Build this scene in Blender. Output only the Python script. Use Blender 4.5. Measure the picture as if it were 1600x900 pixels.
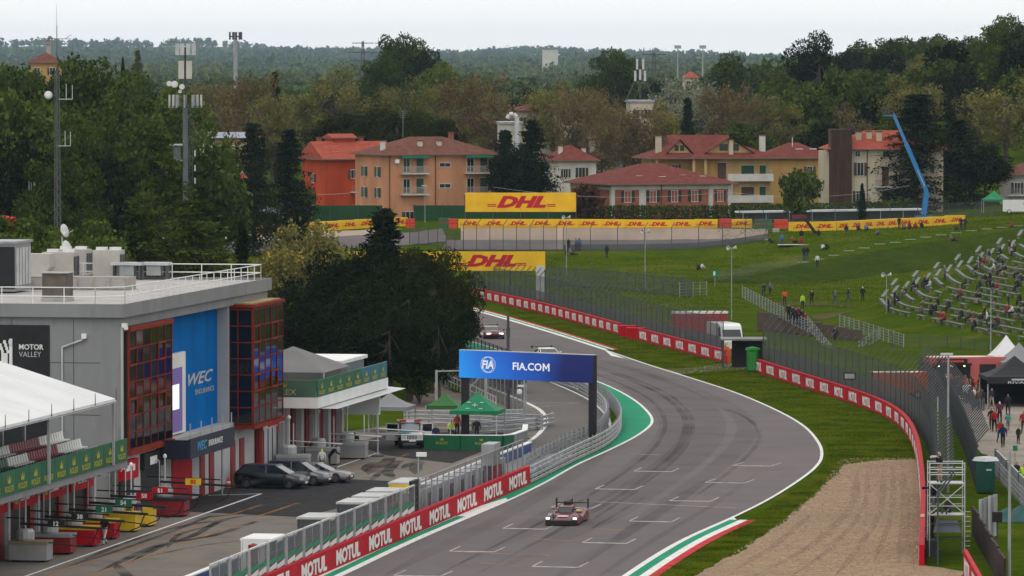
import bpy, bmesh, math, random
import numpy as np
from mathutils import Vector, Matrix, noise as mnoise
random.seed(7)
for o in list(bpy.data.objects): bpy.data.objects.remove(o)
SC = bpy.context.scene
COL = SC.collection
# ---------------------------------------------------------------- camera, sky, sun, exposure
CAM_H = 28.8
LENS = 200.0
FPX = LENS / 36.0 * 1600.0
PITCH = math.atan(368.0 / FPX)
cam = bpy.data.cameras.new('camera'); cam.lens = LENS; cam.sensor_width = 36.0
cam.clip_start = 1.0; cam.clip_end = 80000.0
camo = bpy.data.objects.new('camera', cam); COL.objects.link(camo)
camo.location = (0, 0, CAM_H); camo.rotation_euler = (math.pi / 2 - PITCH, 0, 0)
SC.camera = camo
SUN_EL, SUN_AZ = math.radians(58), math.radians(200)
wd = bpy.data.worlds.new('World'); SC.world = wd; wd.use_nodes = True
nt = wd.node_tree; bg = nt.nodes['Background']
sky = nt.nodes.new('ShaderNodeTexSky'); sky.sky_type = 'NISHITA'; sky.sun_disc = False
sky.sun_elevation = SUN_EL; sky.sun_rotation = SUN_AZ; sky.dust_density = 4.0; sky.air_density = 1.0
hs = nt.nodes.new('ShaderNodeHueSaturation'); hs.inputs['Saturation'].default_value = 0.05
nt.links.new(sky.outputs[0], hs.inputs['Color'])
mixn = nt.nodes.new('ShaderNodeMix'); mixn.data_type = 'RGBA'; mixn.inputs[0].default_value = 0.85
nt.links.new(hs.outputs[0], mixn.inputs[6]); mixn.inputs[7].default_value = (9.15, 9.08, 8.92, 1)   # even overcast cloud
nt.links.new(mixn.outputs[2], bg.inputs['Color']); bg.inputs['Strength'].default_value = 0.146
sl = bpy.data.lights.new('sun', 'SUN'); sl.energy = 0.75; sl.angle = math.radians(25); sl.color = (1.0, 0.97, 0.92)
so = bpy.data.objects.new('sun', sl); COL.objects.link(so)
so.rotation_euler = (math.pi / 2 - SUN_EL, 0, math.pi - SUN_AZ)
vs = SC.view_settings; vs.view_transform = 'Standard'; vs.look = 'None'; vs.exposure = -0.10; vs.gamma = 1.0
SC.render.engine = 'CYCLES'
SC.cycles.max_bounces = 5; SC.cycles.diffuse_bounces = 2; SC.cycles.glossy_bounces = 2
SC.cycles.transparent_max_bounces = 14; SC.cycles.volume_bounces = 0

# ---------------------------------------------------------------- geometry of the place
CP, SP = math.cos(PITCH), math.sin(PITCH)
def ray(px, py):
    u, v = (px - 800) / FPX, (450 - py) / FPX
    return u, CP + v * SP, -SP + v * CP
def G(px, py, z=0.0):
    r = ray(px, py); t = (z - CAM_H) / r[2]; return Vector((r[0] * t, r[1] * t, z))
def D(px, py, Y):
    r = ray(px, py); t = Y / r[1]; return Vector((r[0] * t, Y, CAM_H + r[2] * t))
def sst(a, b, x):
    t = min(1.0, max(0.0, (x - a) / (b - a))); return t * t * (3 - 2 * t)
def terr(X, Y):
    if Y < 600: return 0.0
    k = sst(18, 48, X)
    a, b = 690 + (722 - 690) * k, 800 + (752 - 800) * k
    z = 4.6 * sst(a, b, Y)
    z += 1.5 * sst(55, 85, X) * sst(735, 770, Y)
    z += 3.0 * sst(800, 1000, Y)
    z += 13.0 * sst(20, 120, X) * sst(830, 1080, Y) * (1 - 0.9 * sst(1250, 2400, Y))
    z -= 6.0 * sst(1200, 2600, Y)
    if Y > 7000: z += (5 + 31 * sst(600, -1000, X) + 6 * math.sin(X * .006 + .5) + 4 * math.sin(X * .017 + 1)) * sst(8000, 13000, Y)
    return z
def T(px, py):
    r = ray(px, py); t = 560.0
    while t < 30000:
        X, Y, Z = r[0] * t, r[1] * t, CAM_H + r[2] * t
        if Z <= terr(X, Y): return Vector((X, Y, terr(X, Y)))
        t += 1.0 if t < 1200 else 10.0
    return Vector((r[0] * t, r[1] * t, 0))
# pit straight frame: local x = across (to the right), local y = along (away), origin at the end of the pit wall
RZ = -math.atan(0.1772)
OX, OY = 1.2, 378.72
CA, SA = math.cos(RZ), math.sin(RZ)
def S(v, u, z=0.0): return Vector((OX + v * CA - u * SA, OY + v * SA + u * CA, z))
def UV(p): dx, dy = p[0] - OX, p[1] - OY; return dx * CA + dy * SA, -dx * SA + dy * CA

# ---------------------------------------------------------------- materials
MATS = {}
def mat(name, col, rough=0.75, var=0.12, scale=1.0, bump=0.0, metal=0.0, spec=0.3, col2=None, detail=4.0, sc3=(1, 1, 1), coat=0.0):
    if name in MATS: return MATS[name]
    m = bpy.data.materials.new(name); m.use_nodes = True; n = m.node_tree; b = n.nodes['Principled BSDF']
    b.inputs['Roughness'].default_value = rough; b.inputs['Metallic'].default_value = metal
    b.inputs['Specular IOR Level'].default_value = spec; b.inputs['Coat Weight'].default_value = coat
    tc = n.nodes.new('ShaderNodeTexCoord'); mp = n.nodes.new('ShaderNodeMapping'); mp.inputs['Scale'].default_value = sc3
    n.links.new(tc.outputs['Object'], mp.inputs[0])
    nz = n.nodes.new('ShaderNodeTexNoise'); nz.inputs['Scale'].default_value = scale; nz.inputs['Detail'].default_value = detail
    n.links.new(mp.outputs[0], nz.inputs['Vector'])
    rp = n.nodes.new('ShaderNodeValToRGB'); e = rp.color_ramp.elements
    c = Vector(col[:3]); c2 = Vector(col2[:3]) if col2 else c * (1 + var)
    c1 = c * (1 - var) if not col2 else c
    e[0].position = 0.34; e[1].position = 0.66
    e[0].color = (*c1, 1); e[1].color = (*c2, 1)
    n.links.new(nz.outputs['Fac'], rp.inputs[0]); n.links.new(rp.outputs[0], b.inputs['Base Color'])
    if bump:
        bm = n.nodes.new('ShaderNodeBump'); bm.inputs['Strength'].default_value = bump; bm.inputs['Distance'].default_value = 0.05
        n.links.new(nz.outputs['Fac'], bm.inputs['Height']); n.links.new(bm.outputs[0], b.inputs['Normal'])
    MATS[name] = m; return m
def layered(name, layers, rough=0.9, bump=0.3, spec=0.15, sc3=(1, 1, 1)):
    """layers: list of (scale, lo, hi, colour): each noise above lo mixes its colour in"""
    m = bpy.data.materials.new(name); m.use_nodes = True; n = m.node_tree; b = n.nodes['Principled BSDF']
    b.inputs['Roughness'].default_value = rough; b.inputs['Specular IOR Level'].default_value = spec
    tc = n.nodes.new('ShaderNodeTexCoord'); mp = n.nodes.new('ShaderNodeMapping'); mp.inputs['Scale'].default_value = sc3
    n.links.new(tc.outputs['Object'], mp.inputs[0]); prev = None; last = None
    for i, (s, lo, hi, c) in enumerate(layers):
        if prev is None:
            r = n.nodes.new('ShaderNodeRGB'); r.outputs[0].default_value = (*c, 1); prev = r.outputs[0]; continue
        nz = n.nodes.new('ShaderNodeTexNoise'); nz.inputs['Scale'].default_value = s; nz.inputs['Detail'].default_value = 5
        n.links.new(mp.outputs[0], nz.inputs['Vector'])
        mr = n.nodes.new('ShaderNodeMapRange'); mr.inputs[1].default_value = lo; mr.inputs[2].default_value = hi
        n.links.new(nz.outputs['Fac'], mr.inputs[0])
        mx = n.nodes.new('ShaderNodeMix'); mx.data_type = 'RGBA'; n.links.new(mr.outputs[0], mx.inputs[0])
        n.links.new(prev, mx.inputs[6]); mx.inputs[7].default_value = (*c, 1); prev = mx.outputs[2]; last = nz
    n.links.new(prev, b.inputs['Base Color'])
    if bump and last:
        bm = n.nodes.new('ShaderNodeBump'); bm.inputs['Strength'].default_value = bump; bm.inputs['Distance'].default_value = 0.05
        n.links.new(last.outputs['Fac'], bm.inputs['Height']); n.links.new(bm.outputs[0], b.inputs['Normal'])
    MATS[name] = m; return m
def veil(name, col, alpha, rough=0.6, metal=0.0, scale=0.4, lo=0.7, hi=1.3):
    """fine wire mesh or worn film: too fine to see its wires, so a share of the light passes straight through"""
    m = bpy.data.materials.new(name); m.use_nodes = True; n = m.node_tree; b = n.nodes['Principled BSDF']
    b.inputs['Base Color'].default_value = (*col, 1); b.inputs['Roughness'].default_value = rough; b.inputs['Metallic'].default_value = metal; b.inputs['Specular IOR Level'].default_value = 0.05
    tc = n.nodes.new('ShaderNodeTexCoord'); nz = n.nodes.new('ShaderNodeTexNoise'); nz.inputs['Scale'].default_value = scale; nz.inputs['Detail'].default_value = 4
    n.links.new(tc.outputs['Object'], nz.inputs['Vector'])
    mr = n.nodes.new('ShaderNodeMapRange'); mr.inputs[1].default_value = 0.3; mr.inputs[2].default_value = 0.7
    mr.inputs[3].default_value = alpha * lo; mr.inputs[4].default_value = min(1, alpha * hi)
    n.links.new(nz.outputs['Fac'], mr.inputs[0]); n.links.new(mr.outputs[0], b.inputs['Alpha'])
    MATS[name] = m; return m
def emit(name, col, s):
    m = bpy.data.materials.new(name); m.use_nodes = True; b = m.node_tree.nodes['Principled BSDF']
    b.inputs['Base Color'].default_value = (*col, 1); b.inputs['Emission Color'].default_value = (*col, 1); b.inputs['Emission Strength'].default_value = s
    MATS[name] = m; return m
def foliage(name, dark, light, trans=0.14):
    m = bpy.data.materials.new(name); m.use_nodes = True; n = m.node_tree; n.nodes.remove(n.nodes['Principled BSDF'])
    out = n.nodes['Material Output']; ge = n.nodes.new('ShaderNodeNewGeometry'); oi = n.nodes.new('ShaderNodeObjectInfo')
    tc = n.nodes.new('ShaderNodeTexCoord'); nz = n.nodes.new('ShaderNodeTexNoise'); nz.inputs['Scale'].default_value = 0.32; nz.inputs['Detail'].default_value = 3
    n.links.new(tc.outputs['Object'], nz.inputs['Vector'])
    ad = n.nodes.new('ShaderNodeMath'); ad.operation = 'MULTIPLY_ADD'; ad.inputs[1].default_value = 0.36
    mr = n.nodes.new('ShaderNodeMapRange'); mr.inputs[1].default_value = .3; mr.inputs[2].default_value = .7; mr.inputs[3].default_value = .1; mr.inputs[4].default_value = .85
    n.links.new(nz.outputs['Fac'], mr.inputs[0]); n.links.new(ge.outputs['Random Per Island'], ad.inputs[0]); n.links.new(mr.outputs[0], ad.inputs[2])
    a2 = n.nodes.new('ShaderNodeMath'); a2.operation = 'MULTIPLY_ADD'; a2.inputs[1].default_value = 0.35
    n.links.new(oi.outputs['Random'], a2.inputs[0]); n.links.new(ad.outputs[0], a2.inputs[2])
    rp = n.nodes.new('ShaderNodeValToRGB'); e = rp.color_ramp.elements; e[0].position = 0.45; e[1].position = 1.15 if False else 1.0
    e[0].color = (*dark, 1); e[1].color = (*light, 1)
    n.links.new(a2.outputs[0], rp.inputs[0])
    df = n.nodes.new('ShaderNodeBsdfDiffuse'); tr = n.nodes.new('ShaderNodeBsdfTranslucent'); mx = n.nodes.new('ShaderNodeMixShader'); mx.inputs[0].default_value = trans
    n.links.new(rp.outputs[0], df.inputs[0]); n.links.new(rp.outputs[0], tr.inputs[0])
    n.links.new(df.outputs[0], mx.inputs[1]); n.links.new(tr.outputs[0], mx.inputs[2]); n.links.new(mx.outputs[0], out.inputs[0])
    MATS[name] = m; return m
GRASS = layered('grass', [(0, 0, 0, (0.0437, 0.0759, 0.0036)), (0.03, .42, .62, (0.0598, 0.0897, 0.0054)), (0.22, .40, .70, (0.0322, 0.0575, 0.0027)), (0.09, .54, .72, (0.1012, 0.0989, 0.0126)), (0.55, .55, .72, (0.0759, 0.0920, 0.0081)), (1.7, .45, .75, (0.0310, 0.0529, 0.0027))], bump=0.5, spec=0.0)
DARKG = layered('dark_grass', [(0, 0, 0, (0.026, 0.046, 0.006)), (0.12, .42, .62, (0.036, 0.058, 0.008)), (0.5, .45, .70, (0.020, 0.036, 0.005)), (2, .5, .75, (0.045, 0.060, 0.012))], bump=0.6, spec=0.0)
ASPH = layered('asphalt', [(0, 0, 0, (0.124, 0.108, 0.111)), (0.035, .4, .62, (0.152, 0.132, 0.132)), (0.22, .45, .7, (0.112, 0.098, 0.101)), (1.1, .5, .75, (0.137, 0.120, 0.121)), (6, .4, .7, (0.128, 0.112, 0.114))], rough=0.9, bump=0.15, spec=0.04)
CONC = layered('pit_lane', [(0, 0, 0, (0.165, 0.143, 0.126)), (0.12, .4, .6, (0.20, 0.174, 0.150)), (0.5, .5, .72, (0.118, 0.103, 0.092)), (.06, .55, .7, (0.13, 0.112, 0.10)), (5, .4, .7, (0.155, 0.137, 0.121))], rough=0.9, bump=0.1, spec=0.05)
DARKA = layered('new_asphalt', [(0, 0, 0, (0.030, 0.028, 0.030)), (0.2, .4, .65, (0.042, 0.039, 0.041)), (.9, .5, .7, (0.055, 0.050, 0.050)), (3, .4, .7, (0.026, 0.025, 0.026))], rough=0.9, bump=0.1, spec=0.05)
GRAVEL = layered('gravel', [(0, 0, 0, (0.27, 0.186, 0.122)), (0.25, .4, .62, (0.23, 0.158, 0.103)), (1.0, .45, .60, (0.32, 0.228, 0.156)), (0.08, .5, .7, (0.21, 0.154, 0.104)), (2.6, .52, .64, (0.17, 0.116, 0.074)), (7, .5, .62, (0.33, 0.236, 0.163))], rough=1.0, bump=0.9, spec=0.0)
DIRT = layered('path_gravel', [(0, 0, 0, (0.28, 0.245, 0.215)), (0.3, .4, .62, (0.22, 0.19, 0.165)), (0.12, .55, .7, (0.13, 0.125, 0.07)), (1.5, .5, .7, (.33, .29, .25)), (4, .45, .7, (0.25, 0.22, 0.19))], rough=1.0, bump=0.4, spec=0.0)
GREENP = layered('green_paint', [(0, 0, 0, (0.012, 0.215, 0.115)), (0.3, .45, .7, (0.020, 0.255, 0.145)), (0.1, .55, .75, (0.03, 0.19, 0.11)), (4, .5, .75, (0.016, 0.19, 0.10))], rough=0.8, bump=0.05, spec=0.05)
WPAINT = mat('white_paint', (0.62, 0.61, 0.59), 0.8, 0.12, 1.5, spec=.05)
WFAINT = mat('worn_white_paint', (0.34, 0.325, 0.315), 0.9, 0.3, 2.0, spec=.03)
ORPAINT = mat('orange_paint', (0.36, 0.20, 0.085), 0.9, 0.3, 1.2, spec=.03)
RED = mat('red_paint', (0.40, 0.006, 0.016), 0.6, 0.14, 0.5, spec=.08)
RPAINT = mat('kerb_red', (0.42, 0.030, 0.035), 0.8, 0.2, 0.8, spec=.05)
WHITE = mat('white', (0.68, 0.68, 0.67), 0.6, 0.06, 0.6)
STEEL = mat('galvanised_steel', (0.30, 0.31, 0.32), 0.5, 0.15, 1.0, metal=0.3)
LSTEEL = mat('pale_steel', (0.48, 0.49, 0.50), 0.5, 0.12, 1.0, metal=0.2)
DSTEEL = mat('dark_steel', (0.055, 0.058, 0.062), 0.6, 0.2, 1.0)
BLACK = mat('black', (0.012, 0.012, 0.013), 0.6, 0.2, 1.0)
RUBBER = mat('rubber', (0.015, 0.015, 0.016), 0.8, 0.1, 3.0)
GLASS = mat('dark_glass', (0.012, 0.015, 0.02), 0.08, 0.1, 1.0, spec=0.7)
WALLG = layered('grey_concrete', [(0, 0, 0, (0.225, 0.228, 0.235)), (0.25, .42, .62, (0.20, 0.203, 0.21)), (1.2, .52, .75, (0.245, 0.247, 0.253)), (0.8, .58, .76, (0.165, 0.167, 0.173))], rough=0.85, bump=0.1, sc3=(1.4, 1.4, .4))
LWALL = mat('pale_render', (0.40, 0.40, 0.405), 0.85, 0.08, 0.5)
ROOFG = layered('roof_membrane', [(0, 0, 0, (0.40, 0.385, 0.37)), (0.3, .42, .65, (0.33, 0.315, 0.30)), (1.5, .55, .75, (0.25, 0.24, 0.225))], rough=0.9, bump=0.1)
YELLOW = mat('yellow_board', (0.70, 0.42, 0.012), 0.55, 0.08, 0.5)
DRED = mat('lettering_red', (0.42, 0.008, 0.020), 0.55, 0.05, 1)
BANNERG = mat('green_banner', (0.006, 0.095, 0.040), 0.6, 0.15, 0.8)
GOLD = mat('gold_print', (0.34, 0.33, 0.03), 0.6, 0.1, 1)
FENCEM = veil('fence_mesh', (0.080, 0.088, 0.094), 0.52, lo=0.85, hi=1.15)
FENCED = veil('fine_fence_mesh', (0.085, 0.094, 0.10), 0.88, lo=0.95, hi=1.05)
SKID = veil('tyre_rubber_trace', (0.022, 0.019, 0.020), 0.19, 0.95, scale=0.10, lo=0.1, hi=1.4)
SKIDP = veil('pit_tyre_trace', (0.020, 0.018, 0.018), 0.48, 0.95, scale=0.35, lo=0.1, hi=1.4)
ORWORN = veil('worn_orange_paint', (0.42, 0.20, 0.06), 0.5, 0.9, scale=0.8, lo=0.2, hi=1.5)
SKID2 = veil('faint_tyre_trace', (0.045, 0.038, 0.040), 0.10, 0.95, scale=0.05, lo=0.2, hi=1.4)

# ---------------------------------------------------------------- mesh builder
class MB:
    def __init__(s): s.v = []; s.f = []; s.m = []
    def add(s, vs, fs, mi=0):
        k = len(s.v); s.v += [tuple(p) for p in vs]; s.f += [tuple(i + k for i in f) for f in fs]; s.m += [mi] * len(fs); return s
    def box(s, x0, x1, y0, y1, z0, z1, mi=0):
        return s.add([(x0, y0, z0), (x1, y0, z0), (x1, y1, z0), (x0, y1, z0), (x0, y0, z1), (x1, y0, z1), (x1, y1, z1), (x0, y1, z1)],
                     [(3, 2, 1, 0), (4, 5, 6, 7), (0, 1, 5, 4), (1, 2, 6, 5), (2, 3, 7, 6), (3, 0, 4, 7)], mi)
    def cbox(s, c, d, mi=0): return s.box(c[0] - d[0] / 2, c[0] + d[0] / 2, c[1] - d[1] / 2, c[1] + d[1] / 2, c[2] - d[2] / 2, c[2] + d[2] / 2, mi)
    def beam(s, p, q, w, h=None, mi=0):
        p, q = Vector(p), Vector(q); h = h or w; d = (q - p).normalized()
        a = d.cross(Vector((0, 0, 1))); a = a.normalized() if a.length > 1e-4 else Vector((1, 0, 0)); b = a.cross(d)
        c = [a * i * w / 2 + b * j * h / 2 for i, j in ((-1, -1), (1, -1), (1, 1), (-1, 1))]
        return s.add([p + k for k in c] + [q + k for k in c], [(0, 1, 2, 3), (7, 6, 5, 4), (1, 0, 4, 5), (2, 1, 5, 6), (3, 2, 6, 7), (0, 3, 7, 4)], mi)
    def tube(s, p, q, r0, r1=None, n=8, mi=0, cap=True):
        p, q = Vector(p), Vector(q); r1 = r0 if r1 is None else r1; d = (q - p).normalized()
        a = d.orthogonal().normalized(); b = d.cross(a); k = len(s.v)
        for c, r in ((p, r0), (q, r1)):
            for i in range(n):
                t = 2 * math.pi * i / n; s.v.append(tuple(c + a * math.cos(t) * r + b * math.sin(t) * r))
        fs = [(k + i, k + (i + 1) % n, k + n + (i + 1) % n, k + n + i) for i in range(n)]
        if cap: fs += [tuple(k + n - 1 - i for i in range(n)), tuple(k + n + i for i in range(n))]
        s.f += fs; s.m += [mi] * len(fs); return s
    def path(s, pts, r, n=6, mi=0):
        for a, b in zip(pts, pts[1:]): s.tube(a, b, r, r, n, mi)
        return s
    def prism(s, poly, z0, z1, mi=0):
        n = len(poly); k = len(s.v)
        s.v += [(p[0], p[1], z0) for p in poly] + [(p[0], p[1], z1) for p in poly]
        s.f += [tuple(k + n - 1 - i for i in range(n)), tuple(k + n + i for i in range(n))] + [(k + i, k + (i + 1) % n, k + n + (i + 1) % n, k + n + i) for i in range(n)]
        s.m += [mi] * (n + 2); return s
    def extrude_y(s, prof, y0, y1, mi=0):
        """profile in x,z pushed along y"""
        n = len(prof); k = len(s.v)
        s.v += [(p[0], y0, p[1]) for p in prof] + [(p[0], y1, p[1]) for p in prof]
        s.f += [tuple(k + i for i in range(n)), tuple(k + 2 * n - 1 - i for i in range(n))] + [(k + (i + 1) % n, k + i, k + n + i, k + n + (i + 1) % n) for i in range(n)]
        s.m += [mi] * (n + 2); return s
    def strip(s, L, R, mi=0):
        n = len(L); k = len(s.v); s.v += [tuple(p) for p in L] + [tuple(p) for p in R]
        s.f += [(k + i, k + n + i, k + n + i + 1, k + i + 1) for i in range(n - 1)]; s.m += [mi] * (n - 1); return s
    def lathe(s, prof, c=(0, 0, 0), n=12, mi=0):
        k = len(s.v)
        for r, z in prof:
            for i in range(n):
                t = 2 * math.pi * i / n; s.v.append((c[0] + r * math.cos(t), c[1] + r * math.sin(t), c[2] + z))
        for j in range(len(prof) - 1):
            for i in range(n): s.f.append((k + j * n + i, k + j * n + (i + 1) % n, k + (j + 1) * n + (i + 1) % n, k + (j + 1) * n + i)); s.m.append(mi)
        return s
    def mesh(s, name, mats, smooth=False):
        me = bpy.data.meshes.new(name); me.from_pydata(s.v, [], s.f)
        for m in (mats if isinstance(mats, (list, tuple)) else [mats]): me.materials.append(m)
        if any(s.m): me.polygons.foreach_set('material_index', s.m)
        if smooth: me.polygons.foreach_set('use_smooth', [True] * len(s.f))
        me.update(); return me
    def build(s, name, mats, parent=None, smooth=False, loc=None, rz=0.0):
        return link(name, s.mesh(name, mats, smooth), parent, loc, rz)
def link(name, me, parent=None, loc=None, rz=0.0, rot=None):
    o = bpy.data.objects.new(name, me); COL.objects.link(o); o.parent = parent
    if loc is not None: o.location = loc
    o.rotation_euler = rot if rot else (0, 0, rz); return o
def tag(o, label, cat, group=None):
    o['label'] = label; o['category'] = cat
    if group: o['group'] = group
    return o
def struct(o): o['kind'] = 'structure'; return o
def thing(name, label, cat, loc=(0, 0, 0), rz=0.0, group=None):
    o = bpy.data.objects.new(name, None); COL.objects.link(o); o.location = loc; o.rotation_euler = (0, 0, rz); o.empty_display_size = 0.3
    return tag(o, label, cat, group)
def copy_tree(o, parent=None):
    c = o.copy(); COL.objects.link(c); c.parent = parent
    for ch in o.children: copy_tree(ch, c)
    return c
def place(proto, used, loc, rz, label, group=None, cat=None):
    c = proto if not used else copy_tree(proto); c.location = loc; c.rotation_euler = (0, 0, rz); c['label'] = label
    if group: c['group'] = group
    return c
def smooth_line(pts, step=3.0):
    pts = [Vector(p) for p in pts]; out = []
    P = [2 * pts[0] - pts[1]] + pts + [2 * pts[-1] - pts[-2]]
    for i in range(1, len(P) - 2):
        a, b, c, d = P[i - 1:i + 3]; n = max(2, int((c - b).length / step))
        for k in range(n):
            t = k / n
            out.append(0.5 * ((2 * b) + (c - a) * t + (2 * a - 5 * b + 4 * c - d) * t * t + (3 * b - a - 3 * c + d) * t ** 3))
    out.append(pts[-1]); return out
def resample(pts, n):
    L = [0]
    for a, b in zip(pts, pts[1:]): L.append(L[-1] + (b - a).length)
    out = []; j = 0
    for i in range(n):
        s = L[-1] * i / (n - 1)
        while j < len(L) - 2 and L[j + 1] < s: j += 1
        t = (s - L[j]) / max(1e-6, L[j + 1] - L[j]); out.append(pts[j].lerp(pts[j + 1], t))
    return out
def even(pts, d):
    L = sum((b - a).length for a, b in zip(pts, pts[1:])); n = max(2, round(L / d) + 1); return resample(pts, n)
def offset(pts, d):
    out = []
    for i, p in enumerate(pts):
        t = (pts[min(i + 1, len(pts) - 1)] - pts[max(i - 1, 0)]); t.z = 0; t.normalize()
        out.append(p + Vector((t.y, -t.x, 0)) * d)
    return out
def lift(pts, z): return [Vector((p[0], p[1], z)) for p in pts]
def ordinal(i): return ['first', 'second', 'third', 'fourth', 'fifth', 'sixth', 'seventh', 'eighth', 'ninth', 'tenth', 'eleventh', 'twelfth', 'thirteenth', 'fourteenth', 'fifteenth', 'sixteenth', 'seventeenth', 'eighteenth', 'nineteenth', 'twentieth'][i] if i < 20 else str(i + 1) + 'th'
def npmesh(name, V, quads, m):
    me = bpy.data.meshes.new(name); n = len(V); V = np.ascontiguousarray(V, dtype=np.float32)
    me.vertices.add(n); me.vertices.foreach_set('co', V.ravel()); k = len(quads)
    me.loops.add(k * 4); me.loops.foreach_set('vertex_index', np.ascontiguousarray(quads, dtype=np.int32).ravel())
    me.polygons.add(k); me.polygons.foreach_set('loop_start', np.arange(0, k * 4, 4, dtype=np.int32))
    me.materials.append(m); me.update(calc_edges=True); return me
# flat lettering: x right, z up, facing -y
TEXTS = {}
def text(s, h, mats, parent, loc, rz=0.0, xs=1.0, bold=0.0, shear=0.0, name='lettering', thick=0.01, w=None):
    k = (s, round(h, 3), xs, bold, shear, mats.name, w)
    if k not in TEXTS:
        c = bpy.data.curves.new('t', 'FONT'); c.body = s; c.size = 1.0; c.align_x = 'CENTER'; c.offset = bold; c.shear = shear; c.resolution_u = 2; c.extrude = thick / h / 2
        o = bpy.data.objects.new('t', c); COL.objects.link(o)
        bpy.context.view_layer.update()
        me = bpy.data.meshes.new_from_object(o.evaluated_get(bpy.context.evaluated_depsgraph_get()))
        bpy.data.objects.remove(o); bpy.data.curves.remove(c)
        n = len(me.vertices); co = np.empty(n * 3, dtype=np.float32); me.vertices.foreach_get('co', co); co = co.reshape(-1, 3)
        lo, hi = co.min(0), co.max(0); sc = h / (hi[1] - lo[1])
        if w: xs = w / ((hi[0] - lo[0]) * sc)
        out = np.stack([(co[:, 0] - (lo[0] + hi[0]) / 2) * sc * xs, -co[:, 2] * sc, (co[:, 1] - (lo[1] + hi[1]) / 2) * sc], 1)
        me.vertices.foreach_set('co', out.astype(np.float32).ravel()); me.materials.clear(); me.materials.append(mats); me.name = 'lettering'; TEXTS[k] = me
    return link(name, TEXTS[k], parent, loc, rz)
# ================================================================ ground, track, run-off
def axis_lines(near, far):
    out = list(near)
    for a in far: out.append(a)
    return sorted(set(out))
xs = axis_lines([i * 4 for i in range(-34, 38)], [s * k for s in (-1, 1) for k in (170, 230, 290, 350, 420, 500, 580, 660, 740, 820, 900, 980, 1060, 1140, 1220, 1300, 1400, 1800, 3000, 5000)])
ys = axis_lines([240 + i * 4 for i in range(0, 260)], [-200, 0, 120, 1300, 1340, 1400, 1500, 1650, 1850, 2100, 2400, 2800, 3500, 4500, 6000, 7500, 8500, 9500, 10500, 11500, 12500, 13500, 15000])
b = MB(); nx = len(xs)
b.v = [(x, y, terr(x, y) - 0.03) for y in ys for x in xs]
b.f = [(j * nx + i, j * nx + i + 1, (j + 1) * nx + i + 1, (j + 1) * nx + i) for j in range(len(ys) - 1) for i in range(nx - 1)]; b.m = [0] * len(b.f)
ground = struct(b.build('ground', GRASS, smooth=True))

Lp = [(380, 990), (500, 917), (560, 887), (640, 849), (720, 814), (790, 784), (850, 755), (900, 727), (950, 704), (990, 684), (1013, 668), (1019, 658), (1014, 646), (995, 628), (965, 610), (930, 595), (880, 578), (830, 562), (780, 547), (740, 535), (680, 520)]
Rp = [(850, 990), (975, 900), (1060, 847), (1150, 806), (1205, 778), (1252, 748), (1276, 728), (1284, 712), (1279, 692), (1256, 666), (1213, 641), (1150, 614), (1080, 591), (1010, 569), (945, 547), (870, 523), (800, 502), (765, 492), (720, 480)]
LE = smooth_line([G(*p) for p in Lp], 3); RE = smooth_line([G(*p) for p in Rp], 3)
N = 120
a, c = resample(LE, N), resample(RE, N)
track = struct(MB().strip(lift(a, .008), lift(c, .008)).build('race_track', ASPH))
def line_on(pts, w, z, m, name, parent, off=0.0):
    L = offset(pts, off - w / 2); R = offset(pts, off + w / 2)
    return MB().strip(lift(L, z), lift(R, z)).build(name, m, parent)
line_on(LE, .22, .018, WPAINT, 'edge_line', track)
line_on(RE, .22, .018, WPAINT, 'edge_line', track)
# green painted run-off on the inside of the bend
BOARD0, BOARD1 = S(0, -95), S(0, 0)
armco_px = [(828, 757), (862, 740), (900, 721), (930, 707), (950, 696), (964, 683), (970, 670), (969, 658), (960, 643), (944, 628), (924, 615), (900, 604), (870, 594), (835, 585)]
ARM = smooth_line([G(*p) for p in armco_px], 2)
INB = [S(0, u) for u in range(-95, 0, 8)] + ARM
INB = INB + smooth_line([G(835, 585), G(790, 566), G(745, 548), G(690, 530)], 4)[1:]
run = struct(MB().strip(lift(resample(INB, N), .012), lift(resample(LE, N), .012)).build('green_runoff', GREENP))
# kerbs: red, white, green bands beside the track
def kerb(pts, ws, mats, name, sgn, h=0.05):
    k = struct(MB().strip(lift(offset(pts, 0), .02), lift(offset(pts, sgn * ws[0]), h)).build(name, mats[0])); o = ws[0]
    for w, m in zip(ws[1:], mats[1:]):
        MB().strip(lift(offset(pts, sgn * o), h), lift(offset(pts, sgn * (o + w)), h)).build('paint_band', m, k); o += w
    return k
kl = smooth_line([G(*p) for p in [(380, 990), (500, 917), (560, 887), (640, 849), (700, 823), (735, 808)]], 3)
kerb(kl, [.3, .55, .55, .5], [WPAINT, GREENP, WPAINT, RPAINT], 'kerb', -1)
MB().add([G(735, 808, .022), G(795, 782, .022), G(790, 778, .022), G(728, 797, .022), G(700, 812, .022)], [(0, 1, 2, 3, 4)]).build('kerb_end_paint', WPAINT, track)
kr = smooth_line([G(*p) for p in [(850, 990), (975, 900), (1060, 847), (1133, 813)]], 3)
kerb(kr, [.3, .6, .5, .55], [WPAINT, GREENP, WPAINT, RPAINT], 'kerb', 1)
MB().add([G(1133, 813, .024), G(1147, 808, .024), G(1151, 812, .024), G(1149, 820, .024), G(1138, 823, .024)], [(4, 3, 2, 1, 0)]).build('kerb_end_paint', WPAINT, track)
kf = smooth_line([G(*p) for p in [(945, 547), (870, 523), (800, 502), (765, 492), (720, 480)]], 4)
kerb(kf, [.3, .4, .3, .45], [WPAINT, GREENP, WPAINT, RPAINT], 'kerb', -1 if False else 1)
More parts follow.
